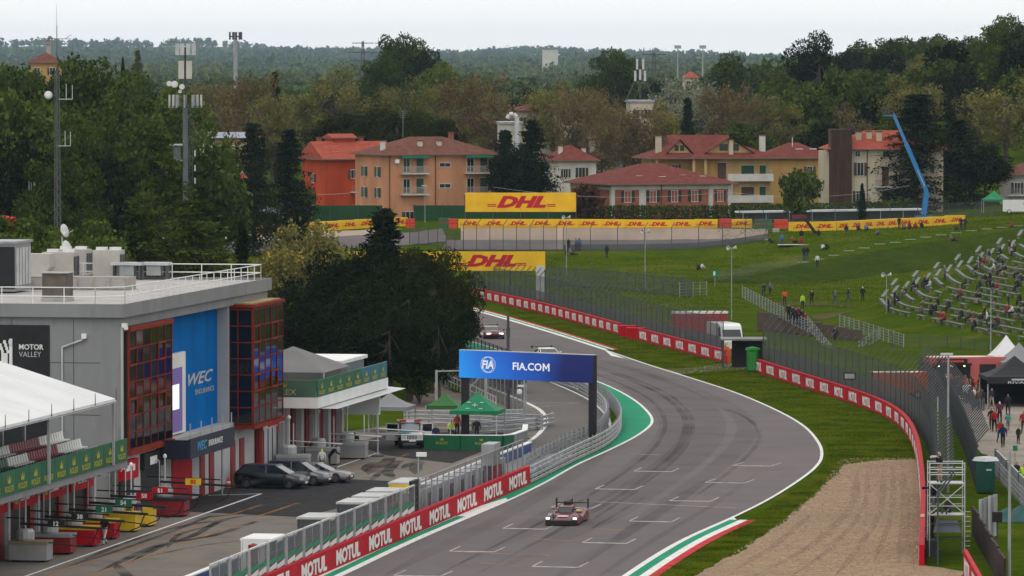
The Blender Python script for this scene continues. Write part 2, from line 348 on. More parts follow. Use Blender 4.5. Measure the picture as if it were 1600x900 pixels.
MB().add([G(945, 547, .022), G(955, 556, .022), G(975, 560, .022), G(985, 564, .022), G(950, 549, .022)][::-1], [(0, 1, 2, 3, 4)]).build('kerb_end_paint', WPAINT, track)
# grid boxes
gd = (G(990, 736) - G(702, 861)).normalized(); gn = Vector((gd.y, -gd.x, 0))
for i, (x, y) in enumerate([(615, 899), (702, 861), (785.5, 825.4), (861, 792.7), (930, 763.8), (990, 736), (831, 885), (910, 847.6), (983, 814.2), (1046, 782.2), (1102, 753.7), (1145, 727.3), (745, 925)]):
    p = G(x, y, .02); q = p + gn * 2.65 - gd * 0.1; m = MB()
    dd = (gd + gn * max(-.12, (y - 800) * 0.0012 * -1)).normalized() if i > 5 and y < 800 else gd
    for s, e in ((p, q), (p, p + dd * 3.3), (q, q + dd * 3.3)):
        d = (e - s).normalized(); w = Vector((d.y, -d.x, 0)) * (.06 if (e - s).length > 3 else .14); w = w if abs(d.y) > .7 else Vector((0, .28, 0))
        m.add([s - w, s + w, e + w, e - w], [(0, 1, 2, 3)])
    m.build('grid_box', WFAINT, track)
for x0, y0, x1, y1, mm in [(930, 784, 1150, 794, WFAINT), (712, 863, 860, 868, ORPAINT), (832, 842, 905, 846, ORPAINT), (750, 880, 828, 886, ORPAINT), (930, 826, 980, 829, ORPAINT), (800, 640, 902, 630, WFAINT), (985, 709, 1030, 711, WFAINT), (800, 526, 832, 527, WFAINT)]:
    p, q = G(x0, y0, .019), G(x1, y1, .019)
    MB().add([p, q, q + Vector((0, .22, 0)), p + Vector((0, .22, 0))], [(0, 1, 2, 3)]).build('painted_line', mm, track)
# rubber laid down on the racing line
def skid(pxs, w, m, z=.014, parent=track):
    pts = smooth_line([G(*p) for p in pxs], 3); n = len(pts)
    ws = [w * min(1, 6 * i / n, 6 * (n - i) / n) for i in range(n)]
    L = [p + Vector((-k / 2, 0, 0)) for p, k in zip(pts, ws)]; R = [p + Vector((k / 2, 0, 0)) for p, k in zip(pts, ws)]
    MB().strip(lift(L, z), lift(R, z)).build('tyre_mark', m, parent)
skid([(880, 560), (960, 585), (1030, 615), (1065, 645), (1072, 670), (1060, 700), (1030, 730), (960, 780), (870, 830), (740, 900)], .5, SKID)
skid([(886, 559), (968, 584), (1040, 614), (1076, 645), (1082, 670), (1068, 702), (1036, 734), (966, 784)], .35, SKID, .0143)
skid([(870, 566), (950, 592), (1012, 622), (1036, 650), (1038, 672), (1022, 700), (980, 735), (900, 787), (780, 850), (660, 910)], .35, SKID, .0147)
skid([(1085, 628), (1150, 645), (1180, 665), (1186, 685), (1170, 710), (1130, 745), (1080, 780)], .35, SKID, .0149)
skid([(830, 540), (960, 575), (1050, 610), (1090, 640), (1100, 670), (1080, 705), (1030, 745), (930, 810), (790, 885)], 3.4, SKID2, .0152)
skid([(820, 530), (930, 558), (1060, 600), (1130, 630), (1165, 660), (1160, 690), (1120, 730), (1040, 790), (900, 890)], 1.6, SKID2, .0156)
skid([(900, 575), (980, 600), (1035, 635), (1055, 660), (1045, 690), (1000, 730), (880, 800), (720, 880)], 2.6, SKID2, .016)
skid([(960, 690), (900, 740), (800, 800), (700, 850), (600, 900)], 1.2, SKID2, .0164)
skid([(1110, 745), (1030, 800), (920, 870), (860, 910)], .9, SKID2, .0168)
skid([(1190, 735), (1120, 785), (1020, 845), (930, 905)], .5, SKID2, .0172)
skid([(1000, 765), (960, 790), (930, 810)], .3, SKID, .0176); skid([(1010, 775), (965, 802), (925, 826)], .3, SKID, .0178)
# pit lane concrete, fresh asphalt, pit entry
pl = MB().add([S(-40, -110, .004), S(-.9, -110, .004), S(-.9, 5, .004), S(-3, 36, .004), S(-4.2, 60, .004), S(-7, 78, .004), S(-13, 102, .004), S(-19, 118, .004), S(-27, 140, .004), S(-34, 140, .004), S(-24, 108, .004), S(-20, 60, .004), S(-26, 40, .004), S(-40, 40, .004)], [tuple(range(14))])
pit = struct(pl.build('pit_lane', CONC))
def patch(pxs, m, z, name, parent=None):
    return MB().add([G(x, y, z) for x, y in pxs], [tuple(range(len(pxs)))]).build(name, m, parent)
patch([(240, 797), (471, 808), (575, 783), (640, 751), (618, 752), (511, 747), (470, 735), (420, 700), (345, 760)][::1], DARKA, .009, 'fresh_asphalt', pit)
patch([(520, 700), (575, 702), (607, 712), (706, 724), (760, 703), (830, 685), (760, 672), (600, 680)], DARKA, .0095, 'fresh_asphalt', pit)
entry = smooth_line([G(*p) for p in [(812, 697), (835, 684), (850, 668), (853, 655), (845, 642), (828, 632), (800, 620), (760, 604)]], 2)
ent = MB().strip(lift(entry, .0085), lift(resample([G(830, 742), G(880, 712), G(930, 690), G(950, 672), G(955, 650), G(940, 632), G(905, 612), G(860, 596), G(800, 580)], len(entry)), .0085)).build('entry_asphalt', layered('entry_asphalt', [(0, 0, 0, (0.105, 0.096, 0.092)), (.1, .4, .6, (.125, .113, .108)), (3, .4, .7, (.09, .083, .08))], bump=.1), pit)
line_on(entry, .35, .02, WPAINT, 'edge_line', pit)
line_on([S(-15.9, -110), S(-15.9, -11)], .18, .016, WPAINT, 'lane_line', pit)
line_on([S(-15.9, 7), S(-15.9, 28)], .18, .016, WPAINT, 'lane_line', pit)
line_on([S(-15.9, -11.1), S(-19, -13)], .18, .016, WPAINT, 'lane_line', pit)
line_on(smooth_line([G(905, 608), G(880, 600), G(850, 590), G(820, 580)], 4), .3, .016, WPAINT, 'edge_line', pit)
line_on(smooth_line([G(955, 672), G(948, 650), G(925, 628), G(895, 612), G(860, 597)], 4), .25, .017, WPAINT, 'edge_line', pit)
line_on([G(820, 630), G(905, 629.5)], .25, .0165, WFAINT, 'stop_line', pit)
for k, (v, u0, u1) in enumerate([(-14.9, -72, -60), (-14.6, -56, -48), (-14.3, -44, -36), (-14.2, -32, -20), (-12.4, -74, -52), (-12.3, -50, -34), (-12.2, -30, -18), (-14.6, 6, 16), (-13.8, 16, 27)]):
    line_on([S(v, u0), S(v + .3, u1)], .24, .012, ORWORN, 'worn_lane_mark', pit)
for pxs, w in [([(200, 880), (260, 850), (300, 838), (350, 812), (400, 805)], .5), ([(120, 880), (200, 846), (260, 828), (330, 815), (420, 812)], .5), ([(150, 895), (250, 852), (330, 838), (400, 815)], .6), ([(180, 880), (193, 895), (205, 905)], .7), ([(90, 890), (180, 862), (270, 830), (330, 806)], .4), ([(230, 870), (330, 850), (450, 840)], .3),
               ([(575, 742), (585, 732), (600, 726), (610, 715)], 1.0), ([(570, 738), (575, 728), (590, 722)], .8), ([(606, 738), (612, 728), (622, 720)], .9), ([(648, 742), (650, 728), (655, 722)], .9), ([(628, 733), (640, 725), (655, 720)], .7), ([(615, 748), (605, 738), (612, 730)], .8), ([(578, 752), (590, 742), (600, 734)], .5), ([(300, 812), (345, 806), (420, 800)], .5), ([(260, 858), (280, 835), (330, 822)], .35)]:
    skid(pxs, w, SKIDP, .0135, pit)
# gravel trap, service tarmac, visitors' path
def ragged(pxs, amp, seed, step=1.0):
    P = [G(*q) for q in pxs]; out = []
    for a_, c_ in zip(P, P[1:] + P[:1]):
        k = max(1, int((c_ - a_).length / step)); nrm = Vector(((c_ - a_).y, -(c_ - a_).x, 0)).normalized()
        for i in range(k): q = a_.lerp(c_, i / k); out.append(q + nrm * amp * (mnoise.noise((q.x * .25, q.y * .25, seed)) + .7 * mnoise.noise((q.x * 1.1, q.y * 1.1, seed))))
    return out
def rpatch(pxs, m, z, name, amp=.5, parent=None):
    P = ragged(pxs, amp, 3.3); return MB().add(lift(P, z), [tuple(range(len(P)))]).build(name, m, parent)
gravel = struct(rpatch([(1326, 719), (1432, 719), (1440, 760), (1444, 800), (1443, 882), (1500, 893), (1520, 940), (960, 960), (1085, 900), (1150, 865), (1200, 834), (1250, 795), (1290, 757)][::-1], GRAVEL, .006, 'gravel_trap', .45))
svc = struct(rpatch([(1030, 578), (1080, 574), (1140, 568), (1170, 574), (1160, 577), (1110, 580), (1050, 586)][::-1], mat('service_tarmac', (.15, .135, .115), .9, .2, .5, spec=.03), .006, 'service_road'))
vp = struct(rpatch([(1490, 640), (1500, 615), (1545, 600), (1640, 605), (1640, 730), (1560, 735), (1530, 700), (1515, 660)][::-1], DIRT, .005, 'visitor_path'))
lp = struct(rpatch([(640, 640), (652, 600), (668, 590), (690, 596), (730, 625), (780, 655), (800, 668), (700, 672), (640, 668)][::-1], mat('paddock_path', (.20, .172, .148), .95, .15, .3, spec=.03), .011, 'paddock_path'))
# back part of the circuit: gravel, tarmac and grass verges lie on the rising ground
def tpatch(pxs_top, pxs_bot, m, dz, name, n=40):
    def rs(p):
        out = []
        for i in range(n):
            s = (len(p) - 1) * i / (n - 1); k = min(int(s), len(p) - 2); t = s - k
            out.append((p[k][0] * (1 - t) + p[k + 1][0] * t, p[k][1] * (1 - t) + p[k + 1][1] * t))
        return out
    A = [T(*q) for q in rs(pxs_bot)]; B = [T(*q) for q in rs(pxs_top)]; rows = 12; mb = MB(); 
    for j in range(rows + 1):
        for p, q in zip(A, B):
            r = p.lerp(q, j / rows); mb.v.append((r.x, r.y, terr(r.x, r.y) + dz))
    mb.f = [(j * n + i, j * n + i + 1, (j + 1) * n + i + 1, (j + 1) * n + i) for j in range(rows) for i in range(n - 1)]; mb.m = [0] * len(mb.f)
    return struct(mb.build(name, m))
FARG = layered('far_gravel', [(0, 0, 0, (0.34, 0.26, 0.20)), (0.05, .4, .6, (0.28, 0.215, 0.165)), (.3, .5, .7, (0.31, 0.24, 0.19))], bump=.3)
tpatch([(720, 357), (960, 357), (1200, 358)], [(720, 383), (960, 383), (1200, 376)], FARG, .03, 'far_gravel_trap')
tpatch([(700, 376), (960, 376), (1190, 374)], [(690, 391), (960, 391), (1150, 382)], ASPH, .06, 'far_track')
tpatch([(100, 372), (380, 366), (630, 358)], [(100, 384), (380, 378), (560, 372)], FARG, .03, 'far_gravel_trap')
tpatch([(100, 384), (380, 379), (640, 364)], [(100, 402), (380, 396), (560, 388)], ASPH, .06, 'far_track')
tpatch([(560, 372), (620, 367), (690, 358)], [(560, 384), (640, 384), (700, 378)], ASPH, .065, 'far_track_link', 16)

tpatch([(1100, 437), (1255, 413), (1400, 389), (1640, 350)], [(1100, 440), (1255, 445), (1400, 428), (1640, 398)], DARKG, .05, 'dark_slope', 60)  # strip in a darker green than the meadow, laid over the embankment
MUD = layered('worn_ground', [(0, 0, 0, (.085, .072, .038)), (.3, .4, .6, (.055, .062, .02)), (1.2, .5, .7, (.11, .09, .055))], bump=.3, spec=0)
tpatch([(1270, 493), (1330, 486), (1395, 484)], [(1270, 500), (1330, 500), (1395, 494)], MUD, .03, 'worn_path', 20)
tpatch([(1180, 474), (1240, 472), (1330, 474)], [(1180, 478), (1240, 478), (1330, 478)], MUD, .03, 'worn_path', 20)
# grass tufts: short blades too many to count
def tufts(name, label, n, sampler, h, seed, m):
    rg = np.random.default_rng(seed); pts = sampler(rg, n); n = len(pts); a = rg.uniform(0, math.pi, n); hh = h * rg.uniform(.5, 1.4, n); w = hh * rg.uniform(.5, 1.2, n)
    dx, dy = np.cos(a) * w, np.sin(a) * w; tx = rg.normal(size=n) * hh * .4; o0 = np.zeros(n)
    V = np.stack([pts + np.stack([-dx, -dy, o0 - .03], 1), pts + np.stack([dx, dy, o0 - .03], 1), pts + np.stack([dx * .7 + tx, dy * .7, hh], 1), pts + np.stack([-dx * .7 + tx, -dy * .7, hh * .8], 1)], 1).reshape(-1, 3)
    o = link(name, npmesh(name, V, np.arange(n * 4, dtype=np.int32).reshape(-1, 4), m)); o['kind'] = 'stuff'; return tag(o, label, 'grass')

RAKE = veil('rake_trace', (0.15, 0.105, 0.068), 0.20, 0.95, scale=0.2, lo=0.2, hi=1.4)
for pxs, w in [([(1340, 735), (1330, 790), (1270, 850), (1180, 900)], .5), ([(1380, 730), (1375, 800), (1330, 870), (1300, 905)], .4), ([(1410, 735), (1415, 800), (1405, 880)], .6), ([(1355, 728), (1350, 790), (1300, 855), (1230, 905)], .35), ([(1428, 760), (1430, 820), (1426, 880)], .9), ([(1270, 800), (1220, 845), (1150, 890)], .5), ([(1395, 725), (1393, 800), (1365, 880)], .35)]: skid(pxs, w, RAKE, .010, gravel)
# ================================================================ advertising walls, barriers, fences
def adwall(name, label, pts, h, plen, word, side, wm, lm, th=.3, lh=.62, frac=.5, bold=.03, shear=0.0, cat='wall', z=None, skip=(), extra=None, group=None):
    P = even(pts, plen); L = (P[1] - P[0]).length
    t = thing(name, label, cat, P[0], 0, group); base = P[0].copy()
    pm = MB().box(-L / 2 * .998, L / 2 * .998, -th / 2, th / 2, 0, h).mesh('panel', wm)
    cap = MB().box(-L / 2 * .998, L / 2 * .998, -th / 2 - .01, th / 2 + .01, h, h + .03).mesh('top_rail', extra or wm)
    for i, (p, q) in enumerate(zip(P, P[1:])):
        m = (p + q) / 2 - base; d = q - p; rz = math.atan2(d.y, d.x) + (0 if side > 0 else math.pi)
        o = link('panel', pm, t, m, rz)
        link('top_rail', cap, o)
        if i not in skip: text(word, h * lh, lm, o, (0, -th / 2 - .012, h * .5), 0, 1, bold, shear, w=L * frac)
    return t
pts = [S(-.15, u) for u in (-92, 0)]
adwall('advertising_wall', 'long red advertising wall with big white lettering below the pit wall fence', pts, 1.22, 9.2, 'MOTUL', 1, RED, WHITE, .3, .72, .72, .045)
RW1 = smooth_line([G(*p) for p in [(740, 465), (762, 470), (850, 490), (970, 523)]], 4)
RW2 = [G(998, 531), G(1136, 567)]
RW3 = smooth_line([G(*p) for p in [(1177, 579), (1250, 603), (1330, 629), (1385, 651), (1416, 675), (1432, 708), (1439, 750), (1442, 800), (1440, 884)]], 3)
adwall('advertising_wall', 'farthest red wall with small white lettering beside the dark pines', RW1, 1.15, 4.2, 'MOTUL', 1, RED, WHITE, .3, .68, .58, .045)
adwall('advertising_wall', 'straight red lettered wall ending beside the marshal in orange', RW2, 1.15, 6.0, 'MOTUL', 1, RED, WHITE, .3, .68, .58, .045)
adwall('advertising_wall', 'long curved red lettered wall bending along the grass and gravel trap', RW3, 1.15, 6.5, 'MOTUL', 1, RED, WHITE, .3, .68, .58, .045)
adwall('advertising_wall', 'short red advertising board at the bottom right corner beside brown panels', [G(1508, 905), G(1545, 975)], 1.6, 8, 'MOTUL', -1 if False else 1, RED, WHITE, .2, .66, .7, .03)
tb = thing('impact_barrier', 'pair of red foam impact blocks at the gap between the red walls', 'barrier', G(985, 527))
for dx, dy, sx in ((-.2, 2.2, 1.8), (.5, -2.5, 1.9)):
    m = MB(); m.prism([(-sx / 2 + .1, -1), (sx / 2 - .1, -1), (sx / 2, -.9), (sx / 2, .9), (sx / 2 - .1, 1), (-sx / 2 + .1, 1), (-sx / 2, .9), (-sx / 2, -.9)], 0, 1.1); m.build('block', RED, tb, loc=(dx, dy, 0))
    
# guard rails -----------------------------------------------------------------
def guardrail(name, label, pts, h, nr, side, pd=2.0, rm=mat('rail_steel', (.30, .31, .32), .6, .15, .6, spec=.15), group=None):
    t = thing(name, label, 'guardrail', pts[0], 0, group); b0 = pts[0]
    loc = [p - b0 for p in pts]
    gap = h / nr
    for k in range(nr):
        z = gap * k + .06; mb = MB(); prof = [(0, 0), (.06, .05), (.06, .10), (.0, .14), (.06, .18), (.06, .23), (0, .28)]; sc = gap * .74 / .28
        rows = [[p + Vector((0, 0, z + c * sc)) for p in offset(loc, side * a)] for a, c in prof]
        for r0, r1 in zip(rows, rows[1:]): mb.strip(r0, r1)
        mb.build('rail', rm, t)
    pm = MB().box(-.05, .05, -.05, .05, 0, h + .05).mesh('post', STEEL)
    for p in even(offset(loc, -side * .10), pd): link('post', pm, t, p)
    return t
guardrail('guardrail', 'pale steel guardrail curving round the tip of the green run-off', ARM, 1.25, 4, 1)
INN = smooth_line([G(*p) for p in [(818, 737), (850, 720), (885, 702), (915, 690), (938, 677), (948, 662), (946, 647), (930, 630), (905, 614), (875, 602), (840, 592)]], 2)
guardrail('guardrail', 'inner steel guardrail along the pit entry lane behind the outer rail', INN, 1.15, 4, -1)

# mesh fences -----------------------------------------------------------------
def fence(name, label, pts, h, pd, lower=0, arm=0.0, armdir=(1, 0), pm=DSTEEL, w=.09, mesh_hi=FENCEM, mesh_lo=FENCED, z0=0.0, rail=False, group=None, cat='fence', terrain=False):
    P = even(pts, pd); b0 = P[0]; t = thing(name, label, cat, b0, 0, group)
    def zz(p): return (terr(p.x, p.y) if terrain else 0) - b0.z
    post = MB().box(-w / 2, w / 2, -w / 2, w / 2, 0, h)
    if arm: post.beam((0, 0, h - .02), (armdir[0] * arm, armdir[1] * arm, h + arm), w * .8)
    post = post.mesh('post', pm)
    for p in P: link('post', post, t, Vector((p.x - b0.x, p.y - b0.y, zz(p))))
    for p, q in zip(P, P[1:]):
        a = Vector((p.x - b0.x, p.y - b0.y, zz(p))); c = Vector((q.x - b0.x, q.y - b0.y, zz(q))); d = c - a
        def q4(za, zb, m, nm): MB().add([a + Vector((0, 0, za)), c + Vector((0, 0, za)), c + Vector((0, 0, zb)), a + Vector((0, 0, zb))], [(0, 1, 2, 3)]).build(nm, m, t)
        if lower: q4(z0, lower, mesh_lo, 'mesh_panel')
        if mesh_hi: q4(lower if lower else z0, h, mesh_hi, 'mesh_panel')
        if rail:
            for zr in (z0 + .05, h): MB().beam(a + Vector((0, 0, zr)), c + Vector((0, 0, zr)), .05, .05).build('rail', pm, t)
    return t
F1 = smooth_line([G(*p) for p in [(735, 459), (762, 465), (850, 484), (970, 516), (1010, 529), (1130, 560)]], 4)
fence('catch_fence', 'tall grey catch fence behind the straight red walls above the track', F1, 3.7, 2.9, lower=2.0, arm=.8, armdir=(.85, .5))
F2 = offset(RW3, 1.0 if False else -.9)
fence('catch_fence', 'tall curved catch fence with slanted post tops behind the bending red wall', F2, 4.0, 3.1, lower=2.3, arm=1.1, armdir=(.9, .4))
F3 = [G(1436, 613), G(1470, 640), G(1500, 690), G(1526, 764)]
F3 = smooth_line(F3, 4)
fence('visitor_fence', 'dark fence with slanted barred top between grass strip and visitor path', F3, 3.1, 2.2, lower=2.9, arm=.9, armdir=(.9, .3), mesh_lo=FENCED, mesh_hi=None)
fence('paddock_fence', 'grey mesh fence beside the pit entry below the dark pines', smooth_line([G(690, 590), G(740, 612), G(775, 628), G(822, 650)], 4), 2.6, 2.6, lower=0, pm=STEEL)
fence('paddock_fence', 'tall dark mesh fence in front of the pine row beside the track', smooth_line([G(690, 556), G(720, 572), G(760, 590), G(800, 606), (G(822, 616))], 4), 3.2, 2.6, lower=2.0)
# ================================================================ trees
F_GREEN = foliage('leaves_green', (0.0178, 0.0340, 0.0059), (0.0629, 0.0925, 0.0192))
F_MID = foliage('leaves_mid_green', (0.0296, 0.0515, 0.0078), (0.0936, 0.1248, 0.0265))
F_DARK = foliage('needles_dark', (0.0048, 0.0102, 0.0048), (0.0180, 0.0276, 0.0108), .1)
F_OLIVE = foliage('leaves_olive', (0.080, 0.082, 0.020), (0.185, 0.170, 0.052))
F_BROWN = foliage('leaves_brown', (0.0782, 0.0626, 0.0294), (0.1610, 0.1196, 0.0570))
F_PALE = foliage('leaves_pale', (0.120, 0.130, 0.085), (0.25, 0.26, 0.185))
F_BUSH = foliage('leaves_bush', (0.0288, 0.0528, 0.0096), (0.0960, 0.1320, 0.0304))
F_CEDAR = foliage('needles_cedar', (0.0136, 0.0255, 0.0051), (0.0723, 0.0892, 0.0170), .1)
F_PINE = foliage('needles_pine', (0.0062, 0.0099, 0.0025), (0.0310, 0.0360, 0.0087), .1)
F_RUST = foliage('leaves_rust', (0.045, 0.022, 0.018), (0.10, 0.048, 0.035))
BARK = mat('bark', (0.070, 0.055, 0.042), .9, .3, 2.0, bump=.3, sc3=(1, 1, .3))
def cards(C, size, rng, flat=0.0, asp=0.7):
    n = len(C); a = rng.normal(size=(n, 3)); a[:, 2] *= (1 - flat); a /= np.linalg.norm(a, axis=1, keepdims=True)
    r = rng.normal(size=(n, 3)); r[:, 2] *= (1 - flat); b = np.cross(a, r); b /= np.linalg.norm(b, axis=1, keepdims=True) + 1e-9
    if flat: b[:, 2] *= (1 - flat * .5)
    s = (size * rng.uniform(.35, 1.5, size=(n, 1))); A = a * s; B = b * s * asp
    return np.stack([C - A * .5, C + B * .5 - A * .1, C + A * .6, C - B * .5 - A * .1], 1).reshape(-1, 3)
def quadidx(n): return np.arange(n * 4, dtype=np.int32).reshape(-1, 4)
def lobes(rng, nl, rx, rz, cz, lr):
    d = rng.normal(size=(nl, 3)); d /= np.linalg.norm(d, axis=1, keepdims=True); d[:, 2] = d[:, 2] * .8 + .15
    k = rng.uniform(.45, .88, size=(nl, 1)); c = d * k * np.array([rx, rx, rz]); c[:, 2] += cz
    return c, rng.uniform(.7, 1.3, nl) * lr
def limbs(mb, top, cs, r, rng, sub=True, base=0.35):
    for c in cs:
        c = Vector(c); s = Vector((0, 0, top * rng.uniform(base, .8))); mid = s.lerp(c, .55) + Vector((0, 0, -.06 * top))
        mb.tube(s, mid, r * .5, r * .28, 5, 0, False); mb.tube(mid, c, r * .28, r * .06, 4, 0, False)
TREE = {}
def tree_proto(kind, seed, hgt, wid, n, leaf, fm):
    rng = np.random.default_rng(seed); tb = MB(); R = wid / 2
    if kind in ('round', 'twiggy', 'bush'):
        cz = hgt * .53; rz = hgt * .47
        nl = 38 if kind == 'round' else (34 if kind == 'twiggy' else 16)
        c, lr = lobes(rng, nl, R, rz, cz, R * (.29 if kind != 'twiggy' else .3))
        w = lr ** 2 / (lr ** 2).sum(); idx = rng.choice(nl, size=n, p=w)
        d = rng.normal(size=(n, 3)); d /= np.linalg.norm(d, axis=1, keepdims=True); d[:, 2] = d[:, 2] * .8 + .1
        rad = rng.uniform(.0 if kind == 'twiggy' else .5, 1.0, size=(n, 1)) ** .6
        P = c[idx] + d * rad * lr[idx][:, None] + rng.normal(size=(n, 3)) * leaf * .4
        tr = hgt * .022 if kind != 'bush' else hgt * .015
        if kind != 'bush':
            lean = Vector((rng.normal() * .02 * hgt, rng.normal() * .02 * hgt, 0))
            tb.tube((0, 0, -.3), (0, 0, hgt * .3), tr * 1.4, tr, 8); tb.tube((0, 0, hgt * .3), Vector((0, 0, hgt * .75)) + lean, tr, tr * .25, 6)
            limbs(tb, hgt, c[:18 if kind == 'twiggy' else 11], tr * 1.1, rng)
            if kind == 'twiggy':
                for k in range(150):
                    q = P[rng.integers(n)]; s0 = c[rng.integers(nl)]; s0 = min(c, key=lambda x: ((x - q) ** 2).sum())
                    tb.tube(s0, q, tr * .13, tr * .03, 3, 0, False)
        else:
            for k in range(7): tb.tube((0, 0, 0), c[k], tr * 1.2, tr * .3, 5, 0, False)
        V = cards(P, leaf, rng)
    elif kind == 'pine':       # umbrella pine: bare trunk, flattened dense crown
        c, lr = lobes(rng, 42, R * .95, hgt * .36, hgt * .60, R * .27)
        idx = rng.integers(0, 42, n); d = rng.normal(size=(n, 3)); d /= np.linalg.norm(d, axis=1, keepdims=True)
        P = c[idx] + d * (rng.uniform(.3, 1, size=(n, 1)) ** .5) * lr[idx][:, None] * np.array([1, 1, .65])
        V = cards(P, leaf, rng, 0, .35); tr = hgt * .026
        tb.tube((0, 0, -.3), (0, 0, hgt * .82), tr * 1.3, tr * .5, 8); limbs(tb, hgt, c[:20], tr * 1.2, rng, base=.4); 
    elif kind in ('conifer', 'cedar'):
        Ps = []; tr = hgt * .02; tb.tube((0, 0, -.3), (0, 0, hgt * .98), tr * 1.3, tr * .1, 8)
        nw = 30 if kind == 'conifer' else 22; per = n // (nw * 6)
        for w in range(nw):
            t = (w + rng.uniform(-.3, .3)) / nw; z = hgt * (.12 + .86 * t); rr = R * ((1 - t) ** (.85 if kind == 'conifer' else .6)) + .15
            for k in range(6):
                z = hgt * min(.97, .07 + .9 * t + rng.uniform(-.03, .03)); a = rng.uniform(0, 6.28); L = rr * rng.uniform(.65, 1.1) * (1 if kind == 'conifer' else rng.uniform(.7, 1.2))
                droop = -.22 * L if kind == 'conifer' else -.12 * L
                e = np.array([math.cos(a) * L, math.sin(a) * L, z + droop]); s0 = np.array([0, 0, z])
                mid = s0 * .45 + e * .55 + np.array([0, 0, .10 * L])
                tb.tube(s0, mid, tr * .3, tr * .18, 4, 0, False); tb.tube(mid, e, tr * .18, tr * .04, 3, 0, False)
                u = rng.uniform(.15, 1.0, size=(per, 1)); pp = s0 * (1 - u) ** 2 + 2 * mid * u * (1 - u) + e * u * u
                sp = (.3 + L * .16) * (1.15 - u * .6); off = rng.normal(size=(per, 3)) * sp; off[:, 2] = off[:, 2] * .5 - np.abs(off[:, 2]) * (.2 if kind == 'conifer' else .55)
                Ps.append(pp + off)
        P = np.concatenate(Ps); V = cards(P, leaf, rng, .35, .4)
    elif kind == 'cypress':
        t = rng.uniform(0, 1, n); z = hgt * (.05 + .95 * t); rr = R * np.sin(np.clip(t * .85 + .15, 0, 1) * math.pi) ** .7 + .05
        a = rng.uniform(0, 2 * math.pi, n); k = rng.uniform(.6, 1, n); P = np.stack([np.cos(a) * rr * k, np.sin(a) * rr * k, z], 1); V = cards(P, leaf, rng)
        tb.tube((0, 0, -.3), (0, 0, hgt * .8), hgt * .015, hgt * .004, 6)
    C_ = V.reshape(-1, 4, 3).mean(1); V = V.copy(); V[:, 2] *= hgt / np.percentile(C_[:, 2], 99.5); V[:, :2] *= R / np.percentile(np.hypot(C_[:, 0], C_[:, 1]), 96.5)
    return npmesh('crown', V, quadidx(len(V) // 4), fm), tb.mesh('trunk', BARK), hgt, wid
def proto(key, *a):
    TREE[key] = tree_proto(*a)
for i in range(3): proto('green%d' % i, 'round', 10 + i, 16, 12.5, 6500, .62, F_GREEN)
for i in range(2): proto('mid%d' % i, 'round', 20 + i, 15, 11, 6000, .58, F_MID)
for i in range(2): proto('olive%d' % i, 'twiggy', 30 + i, 16, 12, 5500, .38, F_OLIVE)
for i in range(2): proto('brown%d' % i, 'twiggy', 40 + i, 16, 11.5, 5200, .34, F_BROWN)
proto('pale0', 'twiggy', 50, 14, 12, 4500, .38, F_PALE)
for i in range(2): proto('conifer%d' % i, 'conifer', 60 + i, 15, 7, 10000, .50, F_DARK)
for i in range(2): proto('cedar%d' % i, 'cedar', 70 + i, 16, 11, 13000, .46, F_DARK if i == 0 else F_CEDAR)
for i in range(2): proto('pine%d' % i, 'pine', 80 + i, 14, 14, 15000, .42, (F_DARK, F_PINE)[i])
for i in range(2): proto('bush%d' % i, 'bush', 90 + i, 4, 5, 3000, .34, F_BUSH)
proto('rustbush0', 'bush', 97, 3, 4, 2000, .34, F_RUST)
for i in range(2): proto('biggreen%d' % i, 'round', 110 + i, 26, 20, 19000, .52, F_GREEN)
proto('bigmid0', 'round', 113, 24, 18, 14000, .56, F_MID)
proto('bigolive0', 'twiggy', 114, 22, 17, 11000, .42, F_OLIVE)
proto('bigdarkround0', 'round', 115, 24, 20, 16000, .52, F_DARK)
proto('bigcedar0', 'cedar', 116, 24, 17, 20000, .5, F_CEDAR)
proto('darkround0', 'round', 98, 15, 13, 8000, .50, F_DARK)
proto('oliveround0', 'twiggy', 99, 10, 7, 4200, .26, F_OLIVE)
proto('cypress0', 'cypress', 95, 14, 3, 2500, .4, F_DARK)
VAR = {}
for k in TREE: VAR.setdefault(k.rstrip('0123456789'), []).append(k)
def plant(key, x, y, z, h, w, label, cat='tree', group=None, rz=None, name=None):
    kk = 'big' + key.rstrip('0123456789')
    if (h > 18 or y < 600) and kk in VAR: key = VAR[kk][int(abs(x * 7)) % len(VAR[kk])]
    cr, tr, H0, W0 = TREE[key]; kind = key.rstrip('0123456789').replace('big', '')
    nm = name or {'green': 'leafy_tree', 'mid': 'leafy_tree', 'olive': 'leafy_tree', 'oliveround': 'leafy_tree', 'brown': 'budding_tree', 'pale': 'budding_tree', 'conifer': 'conifer_tree', 'cedar': 'cedar_tree', 'pine': 'umbrella_pine', 'bush': 'shrub', 'rustbush': 'shrub', 'darkround': 'dark_tree', 'cypress': 'cypress_tree'}[kind]
    t = thing(nm, label, cat, (x, y, z), random.uniform(0, 6.28) if rz is None else rz, group)
    s = (w / W0, w / W0, h / H0); t.scale = s
    link('crown', cr, t); link('trunk', tr, t); return t
def tree_px(key, px, ytop, Y, wpx, label, ybase=None, **k):
    """a tree standing on the ground at distance Y, its top where the photograph shows it"""
    p = D(px, ytop, Y); z = terr(p.x, Y); h = p.z - z; w = wpx * Y / FPX
    if key.rstrip('0123456789') == key: key = random.choice(VAR[key])
    if key[:3] in ('gre', 'mid', 'oli', 'bro', 'dar', 'pal'): w = max(w, h * .62)
    return plant(key, p.x, Y, z, h, w, label, **k)
